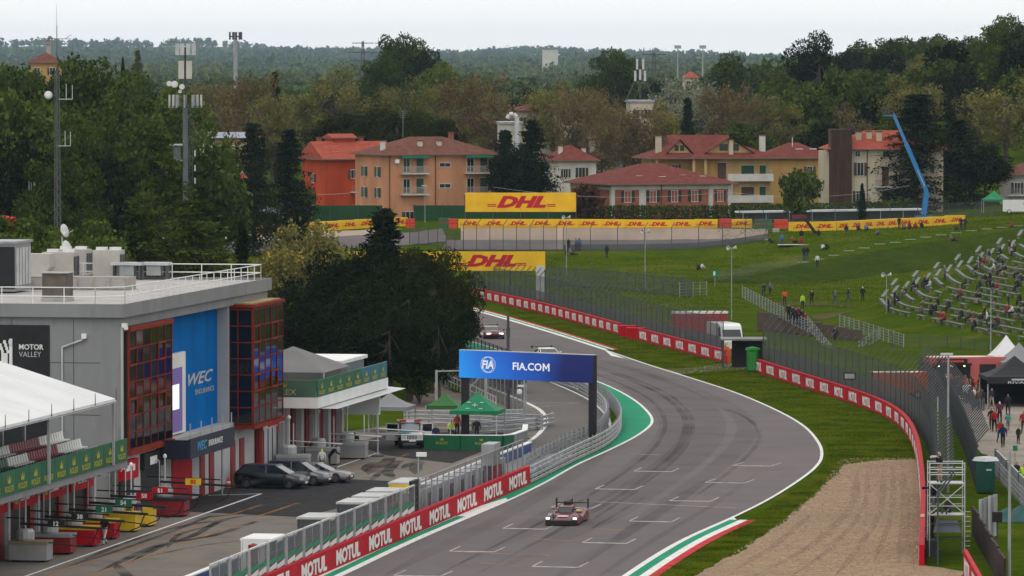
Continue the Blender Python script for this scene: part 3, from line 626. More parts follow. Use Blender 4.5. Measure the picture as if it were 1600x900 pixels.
TL = [  # key, x, top y, distance, width px, label
 # dark pines in front of the pit entry
 ('pine1', 674, 392, 480, 140, 'big dark umbrella pine nearest the track beside the blue screen'),
 ('pine', 600, 388, 488, 200, 'broad dark pine behind the green canopy building, middle of the clump'),
 ('darkround', 640, 420, 470, 170, 'dark dense evergreen low in the clump over the paddock path'),
 ('pine', 525, 400, 505, 170, 'dark pine at the left of the clump behind the grey marquee'),
 ('darkround', 570, 445, 480, 180, 'dark evergreen tree close behind the white canopy roof'),
 ('conifer', 600, 332, 515, 130, 'pointed dark spruce rising above the pine clump'),
 ('darkround', 480, 450, 492, 150, 'dark evergreen tree behind the grey marquee roof'),
 ('darkround', 685, 470, 462, 115, 'dark evergreen right above the people at the paddock path'),
 ('darkround', 610, 480, 462, 150, 'dark evergreen right behind the green gazebo'),
 ('darkround', 660, 400, 500, 170, 'dark evergreen filling the back of the pine clump'),
 ('darkround', 545, 470, 470, 130, 'dark evergreen behind the white pavilion roof'),
 ('bush', 655, 570, 466, 70, 'low dark green shrub under the pines at the path'),
 ('oliveround', 475, 350, 520, 110, 'light olive budding tree left of the dark pine clump'),
 ('oliveround', 440, 388, 505, 80, 'small yellowish budding tree behind the roof corner railing'),
 ('conifer', 378, 352, 470, 50, 'small dark spruce just behind the roof railing'),
 ('darkround', 700, 440, 500, 85, 'dark evergreen at the right end of the pine clump'),
 # big cedar and shrubs behind the roof
 ('cedar1', 250, 212, 545, 165, 'big drooping cedar between the lattice mast and phone mast'),
 ('cedar1', 300, 315, 500, 230, 'low spreading cedar below the phone mast'),
 ('cedar0', 215, 330, 505, 150, 'dark spreading cedar behind the roof air conditioners'),
 # left wood
 ('green', 15, 112, 700, 170, 'tall leafy tree at the left picture edge behind the flags'),
 ('green', 105, 98, 690, 190, 'very tall leafy tree behind the lattice mast'),
 ('green', 190, 122, 660, 180, 'tall dense leafy tree between the two masts'),
 ('mid', 55, 150, 640, 150, 'leafy tree in front of the tall wood near the flags'),
 ('green', 135, 190, 620, 150, 'broad leafy tree right of the lattice mast'),
 ('darkround', 30, 225, 600, 150, 'dark leafy tree low behind the red marquee'),
 ('green', 95, 255, 590, 120, 'dark leafy tree low behind the lattice mast'),
 ('darkround', 175, 245, 600, 110, 'dark leafy tree beside the cedar'),
 ('mid', 245, 140, 720, 120, 'leafy tree crown behind the phone mast'),
 ('mid', 325, 222, 690, 75, 'green leafy tree right of the phone mast'),
 ('green', 300, 235, 660, 80, 'dark green tree behind the phone mast foot'),
 ('darkround', 345, 265, 720, 60, 'dark tree at the white cream house'),
 # dark conifers left of the orange house
 ('cedar0', 396, 195, 745, 85, 'dark dense conifer left of the orange house, left of a pair'),
 ('cedar0', 452, 205, 755, 85, 'dark dense conifer left of the orange house, right of a pair'),
 ('bush', 470, 290, 760, 45, 'small green tree at the corner of the orange house'),
 ('bush', 545, 395, 560, 60, 'green shrub above the pine clump at left'),
 # behind the houses
 ('olive', 520, 108, 960, 130, 'yellowish olive tree with full crown behind the orange house'),
 ('olive', 425, 150, 940, 90, 'olive tree behind the pair of dark conifers'),
 ('brown', 335, 130, 930, 100, 'brownish tree behind the phone mast'),
 ('brown', 395, 120, 960, 90, 'brownish budding tree right of the phone mast'),
 ('olive', 632, 124, 1010, 80, 'grey olive round tree behind the peach apartment house'),
 ('olive', 680, 135, 1000, 70, 'slim olive tree behind the peach house roof'),
 ('brown', 735, 118, 930, 120, 'large reddish brown budding tree behind the peach apartment house'),
 ('brown', 775, 150, 950, 70, 'brownish tree beside the factory chimney pipe'),
 ('pine', 545, 180, 880, 150, 'dark flat topped pine behind the orange house roof'),
 ('pine', 620, 172, 890, 150, 'dark flat topped pine behind the peach house, middle one'),
 ('pine', 680, 188, 880, 90, 'dark flat topped pine behind the peach house chimney'),
 ('conifer', 790, 205, 822, 60, 'dark conifer left of the pair beside the peach house'),
 ('cedar0', 832, 190, 825, 85, 'dark broad conifer between peach house and white house'),
 ('darkround', 812, 235, 818, 100, 'dark low evergreen behind the big yellow billboard'),
 ('olive', 865, 128, 960, 70, 'slim olive poplar behind the white house'),
 ('brown', 915, 138, 940, 70, 'brownish poplar left of the rooftop antenna'),
 ('brown', 955, 145, 930, 70, 'brownish poplar close to the rooftop antenna'),
 ('brown', 895, 160, 920, 60, 'small brown poplar above the white house roof'),
 ('pale', 1055, 122, 1000, 90, 'pale grey blossoming tree right of the rooftop antenna'),
 ('pale', 1100, 130, 1010, 60, 'small pale blossoming tree above the red villa roof'),
 ('conifer', 1075, 155, 930, 35, 'small pointed fir behind the balcony villa roof'),
 ('brown', 1130, 135, 960, 80, 'brownish tree behind the balcony villa roof'),
 ('brown', 1175, 150, 950, 70, 'brownish tree above the right end of the villa roof'),
 ('bush', 1245, 268, 790, 70, 'round green tree in front of the ochre house'),
 ('rustbush', 912, 290, 815, 60, 'dark red leaved shrub beside the brick house'),
 ('mid', 1285, 190, 900, 65, 'dark green tree above the ochre house roof'),
 # hillside right
 ('darkround', 1282, 54, 1120, 80, 'tall dark tree breaking the skyline left of the hillside wood'),
 ('darkround', 1482, 70, 1010, 100, 'large dark rounded tree on the hillside skyline'),
 ('green', 1585, 28, 1000, 110, 'tall dark green tree at the right edge of the skyline'),
 ('green', 1545, 70, 1010, 90, 'leafy tree on the skyline beside the right edge tree'),
 ('olive', 1572, 128, 900, 120, 'broad olive brown tree above the house at the right edge'),
 ('cedar0', 1432, 150, 840, 130, 'dark cedar in front of the house beside the blue lift'),
 ('cedar0', 1495, 190, 850, 120, 'dark cedar right of the blue lift boom'),
 ('darkround', 1540, 230, 850, 100, 'dark evergreen left of the house at the right edge'),
 ('olive', 1420, 120, 930, 100, 'olive tree crown behind the blue lift platform'),
 ('mid', 1330, 110, 960, 100, 'green tree behind the house with the brown tower'),
 ('green', 1375, 130, 980, 90, 'green tree left of the blue lift platform'),
 ('mid', 1240, 140, 980, 90, 'light green tree on the hillside above the ochre house'),
 ('brown', 1330, 165, 920, 80, 'brownish tree above the red roof chimneys'),
 ('olive', 1230, 165, 950, 80, 'olive tree above the ochre house roof'),
 ('green', 1390, 180, 900, 70, 'green tree behind the red roofed house'),
 ('mid', 1530, 120, 960, 110, 'green hillside tree between dark rounded tree and right edge'),
 ('darkround', 1620, 60, 960, 120, 'dark tree cut by the right edge of the view'),
 ('conifer', 1347, 288, 800, 16, 'tiny dark cypress in front of the house with the brown tower'),
 # taller ones behind
 ('green', 628, 58, 1250, 65, 'tall tree standing out on the skyline above the peach house'),
 ('darkround', 665, 82, 1230, 60, 'dark rounded tree right of the tall skyline tree'),
 ('green', 595, 98, 1200, 60, 'dark green tree left below the tall skyline tree'),
 ('mid', 680, 100, 1180, 50, 'small round green tree below the tall skyline tree'),
 ('green', 960, 80, 1300, 80, 'large green tree on the plain left of the rooftop antenna'),
 ('green', 1135, 86, 1350, 70, 'large green tree on the plain above the villa roof'),
 ('cedar0', 215, 80, 1150, 35, 'flat dark cedar standing above the left wood'),
 ('green', 58, 116, 1080, 60, 'green tree in front of the yellow villa'),
 ('green', 92, 118, 1090, 50, 'green tree right below the yellow villa'),
 ('brown', 1003, 170, 900, 60, 'brown budding tree in front of the antenna block'),
 ('brown', 975, 165, 905, 60, 'brown budding tree left of the antenna block'),
 ('olive', 1030, 178, 905, 50, 'olive tree right of the antenna block'),
 ('brown', 940, 190, 895, 60, 'brown tree before the grey industrial hall'),
 ('cypress', 192, 92, 1100, 12, 'single dark cypress left of the flat cedar'),
 ('conifer', 430, 115, 1000, 35, 'dark conifer sticking out behind the olive trees'),
]
for key, x, yt, Y, w, lab in TL: tree_px(key, x, yt, Y, w, lab)
# shrubs behind the roof at left
SH = [(20, 335, 520, 120), (75, 345, 505, 110), (130, 350, 500, 90), (165, 375, 470, 80), (10, 370, 480, 110), (60, 378, 465, 90), (110, 380, 470, 90)]
for i, (x, yt, Y, w) in enumerate(sorted(SH)):
    tree_px('mid', x, yt, Y, w, 'light green low tree behind the roof plant, %s from the left' % ordinal(i), group='trees behind the roof')
# woods filling the middle distance, tree by tree
rng = random.Random(11)
zones = [(-10, 470, 'behind the two masts'), (470, 900, 'behind the orange houses'), (900, 1210, 'behind the balcony villa'), (1210, 9000, 'on the right hillside')]
found = []
for Y0, Y1, n in ((880, 960, 26), (960, 1080, 40), (1080, 1250, 50), (1250, 1500, 56), (1500, 1800, 50)):
    for k in range(n):
        Y = rng.uniform(Y0, Y1); px = -30 + 1660 * (k + rng.uniform(-.3, 1.3)) / n
        if 560 < px < 1240 and Y < 900: continue
        X = (px - 800) / FPX * Y
        hill = px > 1210
        kinds = ['green', 'mid', 'green', 'darkround', 'olive', 'mid'] if hill or Y > 1150 else ['olive', 'brown', 'mid', 'green', 'olive', 'brown']
        kd = rng.choice(kinds); h = rng.uniform(8, 14.5) * (.8 if Y < 960 and not hill else 1) * (1 if hill else .92); found.append((px, kd, X, Y, h))
found.sort()
cnt = {}
words = {'green': 'dark green leafy tree', 'mid': 'fresh green leafy tree', 'darkround': 'blackish evergreen tree', 'olive': 'olive budding tree', 'brown': 'brownish budding tree'}
for px, kd, X, Y, h in found:
    zn = next(z for a, c, z in zones if px < c); dist = 'near wood' if Y < 1080 else ('middle wood' if Y < 1300 else 'far wood')
    key = (kd, zn, dist); i = cnt.get(key, 0); cnt[key] = i + 1
    plant(rng.choice(VAR[kd]), X, Y, terr(X, Y), h, h * rng.uniform(.75, 1.0), '%s %s from the left in the %s %s' % (ordinal(i), words[kd], dist, zn), group='trees ' + zn, rz=rng.uniform(0, 6.28))
# ================================================================ far plain, hills, haze
def stuff(o, label, cat): o['kind'] = 'stuff'; return tag(o, label, cat)
FARL = foliage('far_leaves', (0.030, 0.055, 0.014), (0.100, 0.130, 0.040))
r0 = np.random.default_rng(5)
def wood(name, label, n, Y0, Y1, h0, h1, nl, leaf, clump=True):
    Vs = []
    cx = r0.uniform(-1, 1, 40); cy = r0.uniform(0, 1, 40)
    for i in range(n):
        if r0.random() < .75: k = r0.integers(40); fx = cx[k] + r0.normal() * .10; fy = cy[k] + r0.normal() * .012
        else: fx, fy = r0.uniform(-1, 1), r0.uniform(0, 1)
        fy = min(max(fy, 0), 1); Y = Y0 * (Y1 / Y0) ** fy; X = fx * Y * .108; z = terr(X, Y); h = r0.uniform(h0, h1); R = h * r0.uniform(.38, .6)
        d = r0.normal(size=(nl, 3)); d /= np.linalg.norm(d, axis=1, keepdims=True)
        lob = r0.normal(size=(5, 3)) * np.array([R * .45, R * .45, h * .12]); P = d * np.array([R * .62, R * .62, h * .36]) + lob[r0.integers(0, 5, nl)] + np.array([X, Y, z + h * .55])
        Vs.append(cards(P, leaf * h / 12, r0))
    V = np.concatenate(Vs); o = link(name, npmesh(name, V, quadidx(len(V) // 4), FARL)); return stuff(o, label, 'wood')
wood('far_wood', 'belt of distant trees across the plain beyond the houses', 900, 1700, 3600, 9, 15, 130, 2.2)
wood('far_wood', 'hazy tree belts on the farther plain', 1100, 3200, 7500, 10, 17, 60, 3.4)
wood('far_wood', 'bluish far tree lines just under the skyline', 2600, 7000, 14000, 11, 20, 34, 5.2)
haze = MB().box(-2600, 2600, -60, 15500, -9.5, 95)
hz = haze.build('haze', [])
vm = bpy.data.materials.new('haze_air'); vm.use_nodes = True; vn = vm.node_tree; vn.nodes.remove(vn.nodes['Principled BSDF'])
pv = vn.nodes.new('ShaderNodeVolumePrincipled'); pv.inputs['Density'].default_value = 3.0e-5; pv.inputs['Color'].default_value = (0.60, 0.80, 1.0, 1); pv.inputs['Anisotropy'].default_value = 0.0
vn.links.new(pv.outputs[0], vn.nodes['Material Output'].inputs['Volume']); hz.data.materials.append(vm)
stuff(hz, 'thin pale haze over the plain towards the horizon', 'haze')

F_TUFT = foliage('grass_blades', (0.046, 0.084, 0.002), (0.140, 0.170, 0.010), .25)
def between(A_, B_, z=0.0):
    A_, B_ = resample(A_, 200), resample(B_, 200); A_ = np.array([tuple(p) for p in A_]); B_ = np.array([tuple(p) for p in B_])
    def f(rg, n):
        i = rg.uniform(0, 198, n); k = i.astype(int); t = (i - k)[:, None]; s = rg.uniform(0, 1, n)[:, None]
        P = (A_[k] * (1 - t) + A_[k + 1] * t) * (1 - s) + (B_[k] * (1 - t) + B_[k + 1] * t) * s; P[:, 2] = z; return P
    return f
near = [G(*q) for q in [(1010, 905), (1100, 855), (1155, 822), (1215, 785), (1262, 752), (1290, 725), (1294, 708), (1284, 686), (1255, 660), (1200, 632), (1120, 600), (1060, 583), (960, 549), (880, 523), (800, 500)]]
farr = [G(*q) for q in [(1075, 905), (1150, 862), (1205, 828), (1255, 788), (1300, 745), (1325, 718), (1420, 715), (1428, 700), (1412, 676), (1380, 652), (1250, 606), (1140, 570), (990, 530), (860, 494), (780, 476)]]
tufts('grass_tufts', 'short grass between the track and the red walls', 70000, between(near, farr), .055, 1, F_TUFT)
def meadow_pts(rg, n):
    X = rg.uniform(0, 95, n * 2); Y = rg.uniform(640, 830, n * 2); ok = np.abs(X) < Y * .094; X, Y = X[ok][:n], Y[ok][:n]
    ok = ~((Y > 742) & (X < 28)); X, Y = X[ok], Y[ok]; return np.stack([X, Y, np.array([terr(a, b) for a, b in zip(X, Y)])], 1)
tufts('grass_tufts', 'meadow grass on the slope behind the catch fence', 60000, meadow_pts, .08, 2, F_TUFT)

def stones(n):
    rg = np.random.default_rng(8); P = between([G(*q) for q in [(1315, 716), (1284, 757), (1244, 795), (1194, 834), (1144, 866), (1080, 902)]], [G(*q) for q in [(1430, 716), (1437, 757), (1441, 795), (1441, 834), (1440, 866), (1440, 902)]])(rg, n)
    s = rg.uniform(.02, .06, n) * np.where(rg.random(n) < .05, 1.6, 1); a = rg.uniform(0, 3.14, n); c = np.array([(-1, -1, 0), (1, -1, 0), (1, 1, 0), (-1, 1, 0), (-.6, -.6, 1), (.6, -.6, 1), (.6, .6, 1), (-.6, .6, 1)])
    R_ = np.stack([c[None, :, 0] * np.cos(a)[:, None] - c[None, :, 1] * np.sin(a)[:, None], c[None, :, 0] * np.sin(a)[:, None] + c[None, :, 1] * np.cos(a)[:, None], np.repeat(c[None, :, 2] * 1.0, n, 0)], 2) * s[:, None, None]
    V = (R_ + P[:, None, :]).reshape(-1, 3); f = np.array([(4, 5, 6, 7), (0, 1, 5, 4), (1, 2, 6, 5), (2, 3, 7, 6), (3, 0, 4, 7)]); Q = (f[None] + (np.arange(n) * 8)[:, None, None]).reshape(-1, 4)
    o = link('gravel_stones', npmesh('gravel_stones', V, Q, mat('stones', (.20, .14, .095), .95, 0, 3.0, col2=(.36, .27, .20), spec=0))); o['kind'] = 'stuff'; tag(o, 'loose stones strewn over the gravel trap', 'stones')
stones(6000)
# ================================================================ houses behind the circuit
def tiles(name, c1, c2):
    m = mat(name, c1, .9, 0, 1.2, bump=.2, col2=c2, sc3=(1, 1, 1), spec=.05, detail=8); n = m.node_tree; b_ = n.nodes['Principled BSDF']
    tc = n.nodes.new('ShaderNodeTexCoord'); w = n.nodes.new('ShaderNodeTexWave'); w.inputs['Scale'].default_value = 1.6; w.inputs['Distortion'].default_value = .4; w.bands_direction = 'X'
    n.links.new(tc.outputs['Object'], w.inputs['Vector']); bp = n.nodes.new('ShaderNodeBump'); bp.inputs['Strength'].default_value = .6; bp.inputs['Distance'].default_value = .08
    n.links.new(w.outputs['Fac'], bp.inputs['Height']); n.links.new(bp.outputs[0], b_.inputs['Normal']); return m
ROOF1 = tiles('brown_tiles', (.115, .048, .036), (.17, .075, .055)); ROOF2 = tiles('red_tiles', (.27, .060, .038), (.35, .085, .055)); ROOF3 = tiles('maroon_tiles', (.125, .036, .030), (.175, .055, .044))
ORANGE = mat('orange_render', (.36, .056, .020), .9, .18, .5, sc3=(1, 1, .3), spec=.05); PEACH = mat('peach_render', (.46, .222, .125), .9, .16, .5, sc3=(1, 1, .3), spec=.05); CREAM = mat('cream_render', (.47, .41, .31), .9, .14, .5, sc3=(1, 1, .3), spec=.05)
OCHRE = mat('ochre_render', (.38, .235, .085), .9, .15, .5, sc3=(1, 1, .3), spec=.05); YEL = mat('yellow_render', (.42, .29, .13), .9, .15, .5, sc3=(1, 1, .3), spec=.05); WREND = mat('white_render', (.48, .455, .41), .9, .14, .5, sc3=(1, 1, .3), spec=.05)
SHUT = mat('green_shutter', (.012, .060, .036), .7, .2, 2); SHUTD = mat('dark_shutter', (.022, .034, .028), .7, .2, 2); BRN = mat('brown_shutter', (.075, .040, .028), .7, .2, 2)
FRAME = mat('window_frame', (.50, .49, .46), .7, .08, 1); RAIL = mat('balcony_rail', (.20, .18, .17), .7, .2, 1); AWN = mat('green_awning', (.008, .10, .055), .7, .1, 1); BROWNT = mat('rusty_cladding', (.050, .026, .019), .85, .3, .8, sc3=(3, 3, .3))
BRICK = mat('brick_red', (.25, .085, .055), .9, .15, 3.0); STONE = mat('pale_trim', (.50, .49, .46), .9, .1, 1)
def roof(parent, W, Dp, h, rh, ov, kind, m, name='roof', x0=0.0, y0=0.0):
    a, b_, c, d = x0 - ov, x0 + W + ov, y0 - ov, y0 + Dp + ov; mb = MB(); e = h - .05
    if kind == 'hip':
        if W >= Dp: i = (Dp / 2 + ov); r = [(a + i, (c + d) / 2), (b_ - i, (c + d) / 2)]
        else: i = (W / 2 + ov); r = [((a + b_) / 2, c + i), ((a + b_) / 2, d - i)]
        v = [(a, c, e), (b_, c, e), (b_, d, e), (a, d, e), (*r[0], h + rh), (*r[1], h + rh)]
        f = [(0, 1, 5, 4), (1, 2, 5), (2, 3, 4, 5), (3, 0, 4), (3, 2, 1, 0)] if W >= Dp else [(0, 1, 4), (1, 2, 5, 4), (2, 3, 5), (3, 0, 4, 5), (3, 2, 1, 0)]
    elif kind == 'gx':   # ridge along x
        y = (c + d) / 2; v = [(a, c, e), (b_, c, e), (b_, d, e), (a, d, e), (a, y, h + rh), (b_, y, h + rh)]; f = [(0, 1, 5, 4), (2, 3, 4, 5), (1, 2, 5), (3, 0, 4), (3, 2, 1, 0)]
    mb.add(v, f); o = mb.build(name, m, parent)
    MB().box(a, b_, c, d, e - .16, e - .003).build('eave', mat('eave', (.16, .11, .085), .9, .1, 1), o); return o
FACE = {'f': lambda x, z, W, Dp: ((x, 0, z), 0.0), 'l': lambda x, z, W, Dp: ((0, Dp - x, z), -math.pi / 2), 'r': lambda x, z, W, Dp: ((W, x, z), math.pi / 2)}
WINM = {}
def window(parent, W, Dp, face, x, z, w, h, sh=None, sw=.5, fm=FRAME, name='window'):
    loc, rz = FACE[face](x, z, W, Dp)
    k = (round(w, 2), round(h, 2), fm.name)
    if k not in WINM:
        t = .09; m = MB(); 
        for bx in ((-w / 2 - t, -w / 2, 0, h), (w / 2, w / 2 + t, 0, h), (-w / 2 - t, w / 2 + t, -t, 0), (-w / 2 - t, w / 2 + t, h, h + t), (-.025, .025, 0, h)): m.box(bx[0], bx[1], -.07, .02, bx[2], bx[3])
        WINM[k] = (m.mesh('window', fm), MB().box(-w / 2, w / 2, -.02, .0, 0, h).mesh('pane', GLASS))
    o = link(name, WINM[k][0], parent, loc, rz); link('pane', WINM[k][1], o)
    if sh:
        ks = ('s', round(h, 2), sh.name, round(sw, 2), round(w, 2))
        if ks not in WINM: WINM[ks] = MB().box(-sw / 2, sw / 2, -.10, -.03, 0, h).mesh('shutter', sh)
        for s in (-1, 1): link('shutter', WINM[ks], o, (s * (w / 2 + sw / 2 + (.1 if sw < w * .7 else -sw + w * .01)), -.03, 0))
    return o
def closed(parent, W, Dp, face, x, z, w, h, m, name='shutter_door'):
    loc, rz = FACE[face](x, z, W, Dp); o = MB().box(-w / 2, w / 2, -.06, .02, 0, h).build(name, m, parent, loc=loc, rz=rz)
    MB().box(-w / 2 - .08, w / 2 + .08, -.045, .015, h, h + .08).build('lintel', FRAME, o); return o
def balcony(parent, x0, x1, z, dep, m=RAIL, solid=False, aw=None, y0=0.0):
    b0 = MB().box(x0, x1, y0 - dep, y0 + .0, z - .15, z).build('balcony', STONE, parent)
    if solid: MB().box(x0 + .03, x1 - .03, y0 - dep + .02, y0 - dep + .12, z + .003, z + .95).build('parapet', STONE, b0)
    else:
        r = MB().box(x0, x1, y0 - dep, y0 - dep + .05, z + .92, z + .98); n = int((x1 - x0) / .16)
        for i in range(n + 1): x = x0 + (x1 - x0 - .03) * i / n; r.box(x, x + .045, y0 - dep + .005, y0 - dep + .045, z + .003, z + .92)
        r.build('railing', m, b0)
    if aw: MB().add([(x0, y0 - .04, z + 2.75), (x1, y0 - .04, z + 2.75), (x1, y0 - 1.0, z + 2.3), (x0, y0 - 1.0, z + 2.3), (x0, y0 - 1.0, z + 2.1), (x1, y0 - 1.0, z + 2.1)], [(0, 3, 2, 1), (3, 4, 5, 2)]).build('awning', aw, parent)
    return b0
def chimney(parent, x, y, z, h, m=BRICK, w=.6):
    c = MB().box(x - w / 2, x + w / 2, y - w / 2, y + w / 2, z - 1.2, z + h).build('chimney', m, parent); MB().box(x - w / 2 - .1, x + w / 2 + .1, y - w / 2 - .1, y + w / 2 + .1, z + h + .002, z + h + .14).build('chimney_cap', ROOF1, c)
def base(px, Y, yb=326):
    p = D(px, yb, Y); p.z = terr(p.x, Y) - .3; return p
def eave(px, y, Y, p): return D(px, y, Y).z - p.z
A = math.radians(24)
# orange house
p = base(508, 840); h = eave(508, 248, 840, p)
t = thing('orange_house', 'bright orange gabled house with red roof left of the peach apartment house', 'house', p, A)
W, Dp = 11, 9
MB().box(0, W, 0, Dp, 0, h).add([(0, 0, h), (0, Dp, h), (0, Dp / 2, h + 2.3), (W, 0, h), (W, Dp, h), (W, Dp / 2, h + 2.3)], [(0, 2, 1), (3, 4, 5)]).build('wall', ORANGE, t)
r = roof(t, W, Dp, h, 2.5, .6, 'gx', ROOF2); chimney(r, 1.5, 6, h + 2, 1.0); chimney(r, 8, 5.5, h + 2.2, .8)
MB().box(3.0, 6.5, 4.2, 7.5, h + 1, h + 3.1).build('dormer', ORANGE, r); roof(t, 3.5, 3.3, h + 3.1, .5, .3, 'gx', ROOF2, 'dormer_roof', 3.0, 4.2)
for x, z in ((4.4, 4.9), (4.4, 1.6)): window(t, W, Dp, 'l', x, z, .9, 1.3, BRN, .4)
window(t, W, Dp, 'f', 4.6, 5.6, .9, 1.2, BRN, .4); balcony(t, 4.0, 6.2, 3.6, .9); balcony(t, 4.0, 6.2, .8, .9)
MB().beam((1.6, 2.0, h + .95), (3.0, 2.0, h + .95), 1.0, .12).build('skylight', WHITE, r)
# peach apartment house
p = base(605, 815); h = eave(605, 241, 815, p); W, Dp = 17.2, 12
t = thing('apartment_house', 'three storey peach apartment house with brown hip roof and green shutters', 'house', p, A)
MB().box(0, W, 0, Dp, 0, h).build('wall', PEACH, t)
r = roof(t, W, Dp, h, 2.4, .7, 'hip', ROOF1)
for x, y in ((6.2, 2.6), (9.3, 2.8), (1.0, 4)): chimney(r, x, y, h + 1.1, .7, STONE)
chimney(r, 13, 7, h + 1.6, 1.3)
for x in (3.6, 8.6):
    for z in (1.1, 4.2, 7.2): window(t, W, Dp, 'l', x, z - .9 if z < 2 else z - .6, .9, 1.4, SHUT, .48)
zs = (h - 5.75, h - 2.75)
for z in zs:
    for bx in (2.0, 12.0):
        balcony(t, bx, bx + 4.2, z, 1.1, mat('pale_rail', (.33, .31, .29), .8, .15, 1), aw=AWN if z == zs[1] else None)
        window(t, W, Dp, 'f', bx + 1.0, z + .15, 1.0, 2.0, None); closed(t, W, Dp, 'f', bx + 3.1, z + .15, 1.05, 2.1, SHUT)
    window(t, W, Dp, 'f', 9.0, z + .9, 1.7, .5)
window(t, W, Dp, 'f', 9.0, .6, 1.7, .5); window(t, W, Dp, 'f', 3.5, .4, 1.2, 1.2, SHUT)
for x in (.35, 7.5, 16.9): MB().tube((x, -.12, 0), (x, -.12, h), .06).build('drain_pipe', BRN, t)
MB().box(1.1, 1.7, -.5, -.05, h - 1.3, h - .75).build('air_conditioner', WHITE, t)
an = MB().tube((5.0, 6, h + 2.3), (5.0, 6, h + 6.2), .03); 
for k in range(4): an.beam((4.3 + .1 * k, 6, h + 6.1 - .3 * k), (5.7 - .1 * k, 6, h + 6.1 - .3 * k), .03)
an.build('roof_aerial', STEEL, r)
# low brick villa
p = base(955, 825); h = eave(955, 287, 825, p); W, Dp = 19.0, 15.5
t = thing('brick_villa', 'low brick villa with white corner stones and wide maroon hip roof', 'house', p, math.radians(22))
MB().box(0, W, 0, Dp, 0, h).build('wall', WREND, t); r = roof(t, W, Dp, h, 2.7, .9, 'hip', ROOF3)
for x0, x1 in ((.6, 4.4), (5.5, 15.4), (16.2, 18.5)): MB().box(x0, x1, -.05, 0, 0, h - .9).build('brick_field', BRICK, t)
MB().box(-.05, 0, .6, Dp - .6, 0, h - .9).build('brick_field', BRICK, t)
for x in (.28, 4.95, 15.8, 18.75):
    for k in range(int(h / .5)): MB().box(x - (.28 if k % 2 else .2), x + (.24 if k % 2 else .2), -.09, -.0, k * .5 + .02, k * .5 + .47).build('corner_stone', STONE, t)
for x in (2.6, 6.6, 10.0, 13.2): window(t, W, Dp, 'f', x, h - 2.7, .95, 1.6, SHUTD, .48)
window(t, W, Dp, 'f', 17.3, h - 2.7, .85, 1.5, SHUTD, .3); 
for x in (3, 6.5, 10): window(t, W, Dp, 'l', x, h - 2.7, .95, 1.6, SHUTD, .48)
for x, y in ((5, 3), (8.5, 2.5), (12, 3.2), (15, 2.6)): MB().beam((x, y, h + .25 + y * .26), (x + 1.0, y, h + .25 + y * .26), .9, .1).build('skylight', WHITE, r)
MB().tube((7.9, -.12, 0), (7.9, -.12, h), .07).build('drain_pipe', BRN, t)
# balcony villa
p = base(1120, 850); h = eave(1120, 246, 850, p); W, Dp = 8.2, 10
t = thing('balcony_villa', 'yellow three storey villa with white balconies and a wide maroon gabled roof', 'house', p, math.radians(10))
MB().box(-9.5, 0, 1.2, Dp, 0, h).build('wing', YEL, t); MB().box(0, W, 0, Dp, 0, h).build('wall', YEL, t)
MB().box(-3.6, -.003, .1, 1.195, 0, h).build('stair_bay', OCHRE, t)
r = roof(t, W + 9.5, Dp, h, 2.3, 1.3, 'hip', ROOF3, 'roof', -9.5, 0); roof(t, 8.5, 6, h + .9, 2.4, .5, 'gx', ROOF3, 'upper_roof', -6, 2.8)
for gx, gw, gh in ((2.0, 7.0, 2.2), (-5.6, 3.4, 1.9)):
    g = MB().add([(gx - gw / 2, .6, h + .7), (gx + gw / 2, .6, h + .7), (gx, .6, h + .7 + gh), (gx - gw / 2, 6, h + .7), (gx + gw / 2, 6, h + .7), (gx, 6, h + .7 + gh)], [(0, 1, 2), (1, 4, 5, 2), (3, 0, 2, 5)]).build('gable', YEL, t)
    MB().add([(gx - gw / 2 - .5, .1, h + .5), (gx, .1, h + .85 + gh), (gx, 6, h + .85 + gh), (gx - gw / 2 - .5, 6, h + .5), (gx + gw / 2 + .5, .1, h + .5), (gx + gw / 2 + .5, 6, h + .5)], [(0, 1, 2, 3), (1, 4, 5, 2)]).build('gable_roof', ROOF3, g)
    for s in (-1, 1): MB().box(gx + s * gw * .12 - gw * .09, gx + s * gw * .12 + gw * .09, .55, .62, h + 1.0, h + .9 + gh * .5).build('gable_window', GLASS, g)
chimney(r, 7.6, 3, h + 2.0, 1.2, STONE, .8); chimney(r, -8.6, 1.5, h + 1.4, 1.8, CREAM, .8); chimney(r, 2.2, .3, h + 1.6, 1.0, CREAM, .6)
for k, z in enumerate((h - 3.4, h - 6.6, h - 9.6)):
    if z < -.5: continue
    balcony(t, 1.4, W + .2, z, 1.3, solid=True); closed(t, W, Dp, 'f', 4.7, z + .1, 1.9, 2.1, SHUT if k != 1 else BRN); closed(t, W, Dp, 'f', 7.0, z + .1, .9, 2.1, SHUT)
    MB().box(2.0, 2.1, -1.28, -1.18, z + .95, z + 3.0).build('awning_post', STONE, t) if k else None
for z in (h - 3.2, h - 6.4):
    closed(t, W, Dp, 'f', .75, z, 1.3, 2.4, BRN); o = balcony(t, -9.5, -4.0, z, 1.2, solid=True, y0=1.2)
    for x in (-8.3, -6.2): o = window(t, W, Dp, 'f', x, z + .1, 1.0, 2.0, BRN, .3); o.location.y = 1.2
for x in (-3.7, -9.3, -1.9): MB().box(x - .2, x + .2, -.9, -.5, 0, h - .2).build('pillar', YEL, t)
